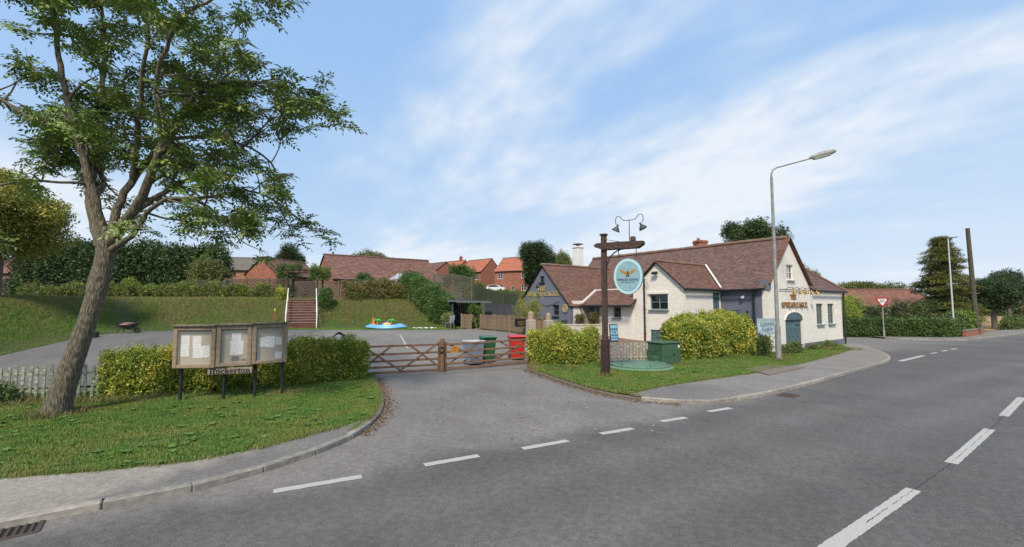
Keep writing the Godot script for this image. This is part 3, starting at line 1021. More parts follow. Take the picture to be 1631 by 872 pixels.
# ---------------------------------------------------------------- the pub
const FACE_U := Basis(Vector3(0, 0, 1), Vector3(0, 1, 0), Vector3(-1, 0, 0))   # a wall that looks along -u; its x runs along -v
const FACE_R := Basis(Vector3(0, 0, -1), Vector3(0, 1, 0), Vector3(1, 0, 0))   # a wall that looks along +u

func U(u: float, y: float, v: float) -> Vector3:
	return Vector3(u, y, -v)

func uface(u: float, y: float, v: float) -> Transform3D:   # on a wall of constant u seen from -u; x to the right is towards smaller v
	return Transform3D(FACE_U, U(u, y, v))

func build_pub() -> void:
	rng.seed = 100
	var pub := thing("pub", "cream and slate-blue painted brick pub with brown tiled roofs", "pub", V(12.7, 0, 22.5), atan2(0.592, 0.806))
	var relief := courses_tex()
	var cream := textured("cream_paint", Color(0.83, 0.78, 0.69), painted_brick_tex(0.95, 51), Vector3(0.555, 0.555, 0.555), 0.75)
	var blue := textured("blue_paint", Color(0.165, 0.178, 0.235), painted_brick_tex(0.86, 52), Vector3(0.555, 0.555, 0.555), 0.7, false, false, relief, 0.15)
	var teal := textured("teal_paint", Color(0.125, 0.225, 0.255), woodt, Vector3(2.0, 0.4, 2.0), 0.6)
	var frame_m := mat("green_grey_frame", Color(0.13, 0.2, 0.2), 0.6)
	var white := mat("white_paint", Color(0.72, 0.71, 0.68), 0.6)
	var black := mat("black_metal", Color(0.018, 0.018, 0.02), 0.5)
	var tile_m := mat("roof_tile", Color(1, 1, 1), 0.9, 0.0, true)
	var brown := [Color(0.155, 0.082, 0.062), Color(0.19, 0.105, 0.078), Color(0.125, 0.07, 0.06), Color(0.17, 0.085, 0.055)]
	var plum := [Color(0.15, 0.085, 0.075), Color(0.185, 0.11, 0.095), Color(0.115, 0.072, 0.07), Color(0.165, 0.095, 0.08), Color(0.14, 0.1, 0.08)]
	# --- walls
	var m := MB.new()
	wall(m, Transform3D.IDENTITY, vs([[0, -0.2], [9.8, -0.2], [9.8, 3.4], [5.15, 3.4], [5.1, 3.5], [2.5, 6.0], [0, 3.5]]), [Rect2(1.9, -0.19, 2.05, 1.9), Rect2(5.92, 1.37, 0.95, 1.2), Rect2(7.57, 1.37, 0.95, 1.2), Rect2(2.29, 3.84, 0.8, 0.8)], 0.25)
	put(m, "front_wall", cream, pub)
	m = MB.new()
	m.box(xf(U(6.95, 0.1, -0.02)), Vector3(5.7, 0.62, 0.05), 0.01)
	put(m, "plinth", blue, pub)
	m = MB.new()
	wall(m, Transform3D(FACE_U, Vector3.ZERO), vs([[-14, -0.2], [-0.26, -0.2], [-0.26, 3.55], [-14, 3.55]]), [], 0.25)
	put(m, "side_wall", blue, pub)
	box_part("kneeler", U(0.12, 3.5, 0.12), Vector3(0.34, 0.5, 0.4), blue, pub, 0.01)
	m = MB.new()
	wall(m, Transform3D(FACE_R, U(9.8, 0, 0)), vs([[0.26, -0.2], [5.0, -0.2], [5.0, 3.4], [0.26, 3.4]]), [], 0.25)
	wall(m, Transform3D(FACE_R, U(5.1, 0, 0)), vs([[5.0, -0.2], [14.0, -0.2], [14.0, 3.5], [5.0, 3.5]]), [], 0.25)
	wall(m, Transform3D(Basis(Vector3(-1, 0, 0), Vector3.UP, Vector3(0, 0, -1)), U(0, 0, 5.0)), vs([[-9.5, -0.2], [-5.2, -0.2], [-5.2, 3.4], [-9.5, 3.4]]), [], 0.25)
	wall(m, Transform3D(Basis(Vector3(-1, 0, 0), Vector3.UP, Vector3(0, 0, -1)), U(0, 0, 14.0)), vs([[-5.1, -0.2], [0.0, -0.2], [0.0, 3.5], [-2.5, 5.95], [-5.1, 3.5]]), [], 0.25)
	put(m, "rear_wall", cream, pub)
	# wing towards the yard
	m = MB.new()
	wall(m, uface(-3.44, 0, 0), vs([[-5.5, -0.2], [-2.4, -0.2], [-2.4, 3.4], [-3.95, 4.72], [-5.5, 3.4]]), [Rect2(-4.41, 2.25, 1.1, 0.79), Rect2(-4.41, 0.3, 1.25, 0.9)], 0.25)
	put(m, "wing_wall", cream, pub)
	m = MB.new()
	wall(m, xf(U(0, 0, 2.4)), vs([[-3.18, -0.2], [-0.02, -0.2], [-0.02, 3.38], [-3.18, 3.38]]), [Rect2(-0.78, 1.25, 0.7, 1.9)], 0.22)
	put(m, "wing_wall", cream, pub)
	# lean-to wall and porch pier
	m = MB.new()
	wall(m, uface(-3.46, 0, 0), vs([[-8.0, -0.2], [-5.5, -0.2], [-5.5, 2.75], [-8.0, 2.75]]), [Rect2(-6.91, 1.78, 0.55, 0.61)], 0.25)
	put(m, "lean_to_wall", cream, pub)
	box_part("porch_pier", U(-3.5, 1.4, 8.13), Vector3(0.36, 2.7, 0.24), blue, pub, 0.01)
	m = MB.new()
	wall(m, uface(-1.6, 0, 0), vs([[-9.05, 0], [-8.05, 0], [-8.05, 2.9], [-9.05, 2.9]]), [Rect2(-8.95, 0.8, 0.8, 2.0)], 0.2)
	put(m, "porch_wall", cream, pub)
	box_part("porch_door", U(-1.5, 1.8, 8.55), Vector3(0.05, 2.0, 0.8), mat("dark_door", Color(0.03, 0.03, 0.035), 0.5), pub)
	# slate-blue gabled wing
	m = MB.new()
	wall(m, uface(-4.78, 0, 0), vs([[-14.05, 0], [-9.09, 0], [-9.09, 2.5], [-11.57, 5.02], [-14.05, 2.5]]), [Rect2(-11.86, 3.93, 0.42, 0.42), Rect2(-10.66, 1.84, 0.58, 0.66)], 0.25)
	put(m, "blue_gable", blue, pub)
	m = MB.new()
	wall(m, xf(U(0, 0, 9.09)), vs([[-4.53, 0], [0.0, 0], [0.0, 2.75], [-4.53, 2.75]]), [], 0.25)
	wall(m, Transform3D(Basis(Vector3(-1, 0, 0), Vector3.UP, Vector3(0, 0, -1)), U(0, 0, 14.05)), vs([[0, 0], [4.53, 0], [4.53, 2.5], [0, 2.5]]), [], 0.25)
	put(m, "porch_wall", cream, pub)
	# --- roofs
	var rf := MB.new()
	tiles(rf, U(-0.28, 3.32, 14.1), U(-0.28, 3.32, 0.02), U(2.5, 6.06, 0.02), U(2.5, 6.06, 14.1), 0.17, 0.105, plum)
	tiles(rf, U(5.3, 3.4, 0.02), U(5.3, 3.4, 14.1), U(2.5, 6.06, 14.1), U(2.5, 6.06, 0.02), 0.3, 0.25, plum)
	var main := put(rf, "main_roof", tile_m, pub); main.set_meta("kind", "stuff")
	ridge_tiles(pub, U(2.5, 6.1, 0.0), U(2.5, 6.1, 14.1), mat("ridge_tile", Color(0.2, 0.12, 0.085), 0.9, 0.0, true))
	for s in [[0.0, 3.5], [5.1, 3.5]]:     # tile creasing up the verges of the street gable
		var n := 22
		for i in n:
			var a := U(s[0], s[1] + 0.05, -0.06).lerp(U(2.5, 6.07, -0.06), float(i) / n)
			var b := U(s[0], s[1] + 0.05, -0.06).lerp(U(2.5, 6.07, -0.06), (i + 0.93) / n)
			var q := MB.new()
			q.bar(a + Vector3.UP * rr(0, 0.015), b + Vector3.UP * rr(0, 0.03), 0.26, 0.05, 0.008)
			put(q, "verge_tile", [textured("verge_a", Color(0.23, 0.1, 0.06), fine, Vector3(2, 2, 2)), textured("verge_b", Color(0.17, 0.09, 0.06), fine, Vector3(2, 2, 2))][i % 2], pub)
	rf = MB.new()
	tiles(rf, U(-0.1, 3.3, 5.65), U(-3.58, 3.3, 5.65), U(-3.58, 4.78, 3.95), U(1.15, 4.78, 3.95), 0.17, 0.105, brown)
	tiles(rf, U(-3.58, 3.3, 2.25), U(-0.1, 3.3, 2.25), U(1.15, 4.78, 3.95), U(-3.58, 4.78, 3.95), 0.17, 0.105, brown)
	for q in [rf]: put(q, "wing_roof", tile_m, pub).set_meta("kind", "stuff")
	ridge_tiles(pub, U(-3.6, 4.8, 3.95), U(1.1, 4.8, 3.95), mat("ridge_tile", Color(0.2, 0.12, 0.085), 0.9, 0.0, true), 0.09)
	rf = MB.new()
	tiles(rf, U(-4.9, 2.42, 8.98), U(-0.5, 2.42, 8.98), U(1.5, 5.08, 11.57), U(-4.9, 5.08, 11.57), 0.17, 0.105, brown)
	tiles(rf, U(0.0, 2.42, 14.16), U(-4.9, 2.42, 14.16), U(-4.9, 5.08, 11.57), U(1.5, 5.08, 11.57), 0.3, 0.2, brown)
	put(rf, "gable_roof", tile_m, pub).set_meta("kind", "stuff")
	ridge_tiles(pub, U(-4.95, 5.1, 11.57), U(1.5, 5.1, 11.57), mat("ridge_tile", Color(0.2, 0.12, 0.085), 0.9, 0.0, true), 0.09)
	rf = MB.new()
	tiles(rf, U(-3.95, 2.5, 9.0), U(-3.95, 2.5, 5.25), U(-2.55, 3.4, 5.25), U(-2.55, 3.4, 9.0), 0.17, 0.105, brown)
	put(rf, "lean_to_roof", tile_m, pub).set_meta("kind", "stuff")
	box_part("flat_roof", U(-1.35, 3.3, 7.25), Vector3(2.4, 0.12, 3.5), mat("roof_felt", Color(0.12, 0.12, 0.12), 0.95), pub)
	box_part("flashing", U(-2.57, 3.42, 7.1), Vector3(0.1, 0.07, 3.8), white, pub)
	box_part("flashing", U(-3.25, 2.98, 9.02), Vector3(1.5, 0.2, 0.06), white, pub, 0.006, 0.0, 0.0, 0.57)
	m = MB.new()
	m.bar(U(-0.28, 3.42, 2.22), U(1.15, 4.85, 3.9), 0.09, 0.05)
	put(m, "flashing", white, pub)
	box_part("bargeboard", U(1.1, 4.4, 10.4), Vector3(0.08, 1.3, 0.3), white, pub)
	rf = MB.new()
	tiles(rf, U(5.1, 3.36, -0.15), U(9.98, 3.36, -0.15), U(7.3, 5.65, 2.5), U(5.1, 5.65, 2.5), 0.17, 0.105, plum)
	tiles(rf, U(9.98, 3.36, -0.15), U(9.98, 3.36, 5.2), U(7.3, 5.65, 2.5), U(7.3, 5.65, 2.5), 0.17, 0.105, plum)
	tiles(rf, U(9.98, 3.36, 5.2), U(5.1, 3.36, 5.2), U(5.1, 5.65, 2.5), U(7.3, 5.65, 2.5), 0.3, 0.2, plum)
	put(rf, "hipped_roof", tile_m, pub).set_meta("kind", "stuff")
	ridge_tiles(pub, U(9.98, 3.42, -0.15), U(7.3, 5.7, 2.5), mat("ridge_tile", Color(0.2, 0.12, 0.085), 0.9, 0.0, true), 0.08)
	# gutters and pipes
	for g in [[U(-0.36, 3.28, 2.2), U(-0.36, 3.28, 0.3)], [U(-4.05, 2.44, 9.0), U(-4.05, 2.44, 5.2)], [U(5.2, 3.3, -0.24), U(10.0, 3.3, -0.24)], [U(-3.5, 3.28, 2.16), U(-0.2, 3.28, 2.16)]]:
		m = MB.new()
		m.tube([g[0], g[1]], [0.058, 0.058], 8)
		put(m, "gutter", black, pub)
	for p in [[U(-3.52, 3.9, 4.7), U(-3.52, 0.3, 4.7)], [U(-0.1, 3.2, 0.62), U(-0.1, 0.0, 0.62)], [U(-0.1, 2.2, 0.95), U(-0.1, 0.0, 0.95)], [U(9.86, 3.3, -0.1), U(9.86, 0.0, -0.1)]]:
		m = MB.new()
		m.tube([p[0], p[1]], [0.05, 0.05], 8)
		for k in 3: m.tube([p[0].lerp(p[1], 0.1 + k * 0.35), p[0].lerp(p[1], 0.115 + k * 0.35)], [0.065, 0.065], 8)
		put(m, "downpipe", black, pub)
	# --- doors and windows
	m = MB.new()
	var arch := PackedVector2Array([Vector2(0, -0.19), Vector2(2.05, -0.19)])
	for k in 13:
		var a := PI * k / 12.0
		arch.append(Vector2(1.025 + cos(a) * 1.025, 1.71 + sin(a) * 0.38))
	# the arch head is cut out of a cream spandrel piece set in the square opening above the door
	for s in [0, 1]:
		var sp := PackedVector2Array()
		for k in 7:
			var a := PI * (k if s == 0 else 12 - k) / 12.0
			sp.append(Vector2(1.025 + cos(a) * 1.025, 1.71 + sin(a) * 0.38))
	var dr := put(m_prism(xf(U(1.9, 0, 0.1)), PackedVector2Array([Vector2(0, -0.19), Vector2(2.05, -0.19), Vector2(2.05, 1.71), Vector2(0, 1.71)]), 0.05), "arched_door", teal, pub)
	var head := PackedVector2Array()
	for k in 13:
		var a := PI * k / 12.0
		head.append(Vector2(1.025 + cos(a) * 1.025, 1.71 + sin(a) * 0.38))
	put(m_prism(xf(U(1.9, 0, -0.012)), head, 0.03), "door_head", teal, dr)
	for k in 9:
		box_part("board", U(2.03 + k * 0.224, 0.76, 0.092), Vector3(0.212, 1.86, 0.02), teal, dr, 0.008)
	for k in [0.35, 1.4]: box_part("hinge", U(3.55, k, 0.075), Vector3(0.6, 0.05, 0.015), black, dr, 0.003)
	m = MB.new()
	for k in 12:
		var a := PI * k / 12.0; var b := PI * (k + 1) / 12.0
		m.bar(U(2.925 + cos(a) * 1.07, 1.71 + sin(a) * 0.43, -0.01), U(2.925 + cos(b) * 1.07, 1.71 + sin(b) * 0.43, -0.01), 0.07, 0.07, 0.01)
	put(m, "arch_trim", cream, pub)
	window(pub, xf(U(5.92, 1.37, 0)), 0.95, 1.2, frame_m, 2, 2)
	window(pub, xf(U(7.57, 1.37, 0)), 0.95, 1.2, frame_m, 2, 2)
	window(pub, xf(U(2.29, 3.84, 0)), 0.8, 0.8, white, 2, 2)
	window(pub, uface(-3.44, 2.25, 4.41), 1.1, 0.79, frame_m, 2, 2)
	window(pub, uface(-3.46, 1.78, 6.91), 0.55, 0.61, frame_m, 1, 2)
	window(pub, uface(-4.78, 3.93, 11.86), 0.42, 0.42, black, 1, 1)
	window(pub, uface(-4.78, 1.84, 10.66), 0.58, 0.66, mat("slate_frame", Color(0.09, 0.1, 0.13), 0.6), 1, 2)
	for k in 6: box_part("hatch_door_board", U(-3.38, 0.75, 4.3 - k * 0.208), Vector3(0.05, 0.88, 0.2), teal, pub, 0.008)
	var sd := box_part("side_door", U(-0.43, 2.2, 2.47), Vector3(0.66, 1.88, 0.05), teal, pub)
	box_part("handle", U(-0.7, 2.15, 2.42), Vector3(0.03, 0.12, 0.05), black, sd)
	box_part("vent_block", U(8.95, 2.0, -0.01), Vector3(0.22, 0.3, 0.03), cream, pub)
	box_part("lintel", uface(-3.5, 3.12, 3.86).origin, Vector3(0.06, 0.1, 1.25), cream, pub)
	# raised landing with black railing at the side door
	box_part("landing", U(-0.7, 0.6, 1.85), Vector3(1.35, 1.24, 1.05), textured("concrete", Color(0.3, 0.28, 0.25), fine, Vector3(1, 1, 1)), pub, 0.02)
	m = MB.new()
	for k in 9: m.tube([U(-1.3 + k * 0.15, 1.2, 1.38), U(-1.3 + k * 0.15, 2.2, 1.38)], [0.012, 0.012], 6)
	m.tube([U(-1.34, 2.2, 2.3), U(-1.34, 2.2, 1.36), U(-0.05, 2.2, 1.36)], [0.02, 0.02, 0.02], 6)
	for k in 6: m.tube([U(-1.34, 1.2, 1.4 + k * 0.16), U(-1.34, 2.2, 1.4 + k * 0.16)], [0.012, 0.012], 6)
	put(m, "railing", black, pub)
	for k in 12: box_part("screen_board", U(-3.3 + k * 0.2, 0.95, 2.1), Vector3(0.19, 1.85, 0.03), blue, pub, 0.005)
	# --- chimneys
	var cs := MB.new()
	cs.box(xf(U(1.5, 5.4, 14.75)), Vector3(0.62, 3.3, 0.62), 0.02)
	cs.box(xf(U(1.5, 7.0, 14.75)), Vector3(0.72, 0.12, 0.72), 0.02)
	var ch := put(cs, "chimney", white, pub)
	m = MB.new()
	m.lathe(xf(U(1.5, 7.06, 14.75)), [Vector2(0.14, 0), Vector2(0.13, 0.16), Vector2(0.42, 0.17), Vector2(0.4, 0.22), Vector2(0.02, 0.3)])
	put(m, "cowl", textured("cowl_metal", Color(0.2, 0.17, 0.14), fine, Vector3(2, 2, 2)), ch)
	# --- writing and lamps
	var gold := mat("gilt_letters", Color(0.33, 0.17, 0.045), 0.45, 0.3)
	var tan_ := mat("tan_letters", Color(0.45, 0.34, 0.14), 0.5)
	text_part("THE", 0.36, gold, pub, xf(U(2.9, 2.93, -0.03)), "lettering", true, 0.03, 700)
	text_part("SPREAD EAGLE", 0.40, gold, pub, xf(U(3.05, 2.5, -0.03)), "lettering", true, 0.03, 700)
	text_part("THE", 0.42, tan_, pub, uface(-4.81, 3.56, 11.7), "lettering", true, 0.03, 700)
	text_part("SPREAD EAGLE", 0.40, tan_, pub, uface(-4.81, 3.2, 11.6), "lettering", true, 0.03, 700)
	m = MB.new()
	m.tube([U(1.2, 3.3, -0.06), U(4.9, 3.3, -0.06)], [0.018, 0.018], 6)
	put(m, "lamp_rail", black, pub)
	for k in 5: swan_lamp(pub, U(1.95 + k * 0.72, 3.28, -0.05), xf(Vector3.ZERO), black, mat("brass_shade", Color(0.4, 0.25, 0.08), 0.35, 0.7))
	swan_lamp(pub, U(-4.8, 3.8, 11.6), Transform3D(FACE_U, Vector3.ZERO), black, black)
	m = MB.new()
	m.box(Transform3D(FACE_U, U(-3.5, 4.2, 3.95)), Vector3(0.09, 0.09, 0.12), 0.01)
	m.box(Transform3D(FACE_U * Basis.from_euler(Vector3(0.5, 0, 0)), U(-3.62, 4.16, 3.95)), Vector3(0.34, 0.13, 0.16), 0.03)
	put(m, "flood_lamp", black, pub)
	m = MB.new()
	m.tube([U(-3.46, 3.55, 4.45), U(-3.6, 3.55, 4.45), U(-3.6, 3.75, 4.45)], [0.012, 0.012, 0.012], 6)
	put(m, "bracket", black, pub)
	m = MB.new()
	for k in 13: 
		var t := k / 12.0
		if k > 0: m.tube([U(-4.82, 2.75 - 0.3 * sin(PI * (t - 1.0 / 12)), 12.4 - 2.4 * (t - 1.0 / 12)), U(-4.82, 2.75 - 0.3 * sin(PI * t), 12.4 - 2.4 * t)], [0.012, 0.012], 5, false)
	put(m, "cable", black, pub)
	m = MB.new()
	m.lathe(Transform3D(FACE_U * Basis.from_euler(Vector3(PI / 2, 0, 0)), U(-4.8, 2.28, 9.5)), [Vector2(0.27, 0), Vector2(0.27, 0.03), Vector2(0.22, 0.05), Vector2(0.2, 0.03), Vector2(0.0, 0.03)], 24)
	put(m, "round_plaque", mat("plaque_tan", Color(0.32, 0.25, 0.12), 0.6), pub)
	m = MB.new()
	m.box(Transform3D(FACE_U, U(-0.06, 2.95, 1.15)), Vector3(0.07, 0.07, 0.08), 0.01)
	m.lathe(xf(U(-0.16, 2.88, 1.15)), [Vector2(0.0, -0.09), Vector2(0.07, -0.05), Vector2(0.09, 0.0), Vector2(0.09, 0.05), Vector2(0.0, 0.06)], 14)
	put(m, "camera_dome", white, pub)

func m_prism(t: Transform3D, p: PackedVector2Array, depth: float) -> MB:
	var m := MB.new()
	m.prism(t, p, depth)
	return m

func swan_lamp(parent: Node, at: Vector3, t: Transform3D, m: Material, shade: Material) -> void:
	var b := MB.new()
	var pts := []
	for p in [[0, 0, 0], [0, 0.1, 0.1], [0, 0.14, 0.25], [0, 0.08, 0.38], [0, -0.02, 0.42]]: pts.append(at + t.basis * Vector3(p[0], p[1], p[2]))
	b.tube(pts, [0.014, 0.014, 0.014, 0.014, 0.014], 6)
	var o := put(b, "swan_neck_lamp", m, parent)
	var s := MB.new()
	s.lathe(Transform3D(Basis.from_euler(Vector3(-0.35, 0, 0)), at + t.basis * Vector3(0, -0.14, 0.44)), [Vector2(0.125, -0.05), Vector2(0.1, 0.02), Vector2(0.04, 0.08), Vector2(0.03, 0.14), Vector2(0.0, 0.14)], 14)
	put(s, "lamp_shade", shade, o)

# ---------------------------------------------------------------- near things
const LEAF_YG := [Color(0.293, 0.345, 0.0379), Color(0.207, 0.284, 0.0345), Color(0.138, 0.216, 0.031)]
const LEAF_YTIP := [Color(0.483, 0.451, 0.0563), Color(0.354, 0.386, 0.0483), Color(0.58, 0.499, 0.113)]
const LEAF_G := [Color(0.0675, 0.128, 0.027), Color(0.09, 0.165, 0.033), Color(0.045, 0.09, 0.0225)]
const LEAF_DK := [Color(0.0243, 0.0513, 0.0162), Color(0.0378, 0.0743, 0.0203), Color(0.0473, 0.0837, 0.027)]
const LEAF_OL := [Color(0.126, 0.154, 0.042), Color(0.098, 0.14, 0.035), Color(0.182, 0.175, 0.056)]

func picket_fence(called: String, label: String, line: Array, h: float, gap: float, m: Material, base: float, lean := 0.0) -> void:
	var a: Vector2 = line[0]; var b: Vector2 = line[1]
	var f := thing(called, label, "fence", V(a.x, H(a.x, a.y) + base, a.y), 0.0)
	var d := (b - a).normalized()
	var n := int(a.distance_to(b) / gap)
	var dx := Vector3(d.x, 0, -d.y)
	var nz_ := Vector3(d.y, 0, d.x)
	for i in n + 1:
		var p := a + d * gap * i
		var y := H(p.x, p.y) + base - f.position.y
		var o := V(p.x, 0, p.y) - Vector3(f.position.x, 0, f.position.z) + Vector3.UP * y
		var mb := MB.new()
		var hh := h * rr(0.94, 1.04)
		mb.prism(Transform3D(Basis(dx, Vector3.UP, nz_) * Basis.from_euler(Vector3(lean, 0, rr(-0.04, 0.04))), o + nz_ * 0.03), PackedVector2Array([Vector2(-0.036, 0.02), Vector2(0.036, 0.02), Vector2(0.036, hh - 0.05), Vector2(0, hh), Vector2(-0.036, hh - 0.05)]), 0.02)
		put(mb, "picket", m, f)
		if i % 14 == 6: box_part("post", o - nz_ * 0.06, Vector3(0.08, h * 1.9, 0.08), m, f)
	for y in [0.26, 0.76]:
		var mb := MB.new()
		var p := V(b.x, H(b.x, b.y) + base, b.y) - f.position
		mb.bar(Vector3.UP * h * y - nz_ * 0.01, p + Vector3.UP * h * y - nz_ * 0.01, 0.035, 0.07)
		put(mb, "rail", m, f)

func gate_leaf(label: String, a: Vector2, b: Vector2, h: float, m: Material, iron: Material) -> Node3D:   # a = hinge, b = meeting end
	var ya := H(a.x, a.y); var yb := H(b.x, b.y)
	var g := thing("field_gate", label, "gate", V(a.x, ya, a.y), 0.0, "pair of wooden field gates")
	var e := V(b.x, yb, b.y) - g.position
	var ln := e.length()
	var x := e / ln
	var z := x.cross(Vector3.UP).normalized()
	var gap := 0.09
	for k in 5:
		var y: float = gap + (h - gap - 0.06) * [0.0, 0.2, 0.43, 0.69, 1.0][k]
		var mb := MB.new()
		mb.bar(Vector3.UP * y, e + Vector3.UP * y, 0.032, 0.075, 0.008)
		put(mb, "bar", m, g)
	for s in [[0.0, 0.09], [1.0, 0.09]]:
		var mb := MB.new()
		mb.bar(e * s[0] + Vector3.UP * 0.05, e * s[0] + Vector3.UP * (h + 0.04), 0.07, s[1], 0.01, x)
		put(mb, "stile", m, g)
	# braces: one long pair to the foot of mid-gate, and a short pair of crossed ones
	for br in [[[0.02, 0.98], [0.52, 0.02]], [[0.98, 0.98], [0.48, 0.02]], [[0.0, 0.1], [0.4, 0.98]], [[1.0, 0.1], [0.6, 0.98]]]:
		var mb := MB.new()
		var p: Vector3 = e * br[0][0] + Vector3.UP * (gap + (h - gap) * br[0][1]) + z * 0.034
		var q: Vector3 = e * br[1][0] + Vector3.UP * (gap + (h - gap) * br[1][1]) + z * 0.034
		mb.bar(p, q, 0.03, 0.07, 0.006, z.cross((q - p).normalized()))
		put(mb, "brace", m, g)
	return g

func wheelie_bin(label: String, at: Vector2, turn: float, m: Material, lid_m: Material, s := Vector3(0.58, 1.0, 0.68), tilt := 0.0) -> void:
	var o := thing("wheelie_bin", label, "bin", V(at.x, H(at.x, at.y), at.y), turn, "wheelie bins behind the gates")
	var mb := MB.new()
	var b0 := Vector3(s.x * 0.82, 0, s.z * 0.72) * 0.5; var b1 := Vector3(s.x, 0, s.z) * 0.5
	var lo := []; var hi := []
	for k in [[-1, 1], [1, 1], [1, -1], [-1, -1]]:
		lo.append(Vector3(k[0] * b0.x, 0.05, k[1] * b0.z)); hi.append(Vector3(k[0] * b1.x, s.y * 0.93, k[1] * b1.z))
	for k in 4: mb.quad(lo[k], lo[(k + 1) % 4], hi[(k + 1) % 4], hi[k])
	mb.quad(lo[3], lo[2], lo[1], lo[0])
	put(mb, "body", m, o)
	mb = MB.new()
	mb.box(xf(Vector3(0, s.y * 0.925, 0)), Vector3(s.x + 0.06, 0.06, s.z + 0.06), 0.015)
	put(mb, "rim", m, o)
	mb = MB.new()
	mb.box(xf(Vector3(0, s.y * 0.97, 0.02), 0, 0.04), Vector3(s.x + 0.05, 0.05, s.z + 0.1), 0.02)
	mb.tube([Vector3(-s.x * 0.45, s.y * 0.95, -s.z * 0.56), Vector3(s.x * 0.45, s.y * 0.95, -s.z * 0.56)], [0.025, 0.025], 8)
	put(mb, "lid", lid_m, o)
	for x in [-1, 1]:
		mb = MB.new()
		mb.lathe(Transform3D(Basis.from_euler(Vector3(0, 0, PI / 2)), Vector3(x * s.x * 0.44, 0.1, -s.z * 0.36)), [Vector2(0, -0.03), Vector2(0.1, -0.03), Vector2(0.1, 0.03), Vector2(0, 0.03)], 18)
		put(mb, "wheel", mat("rubber", Color(0.015, 0.015, 0.015), 0.8), o)
	o.rotation.x = tilt

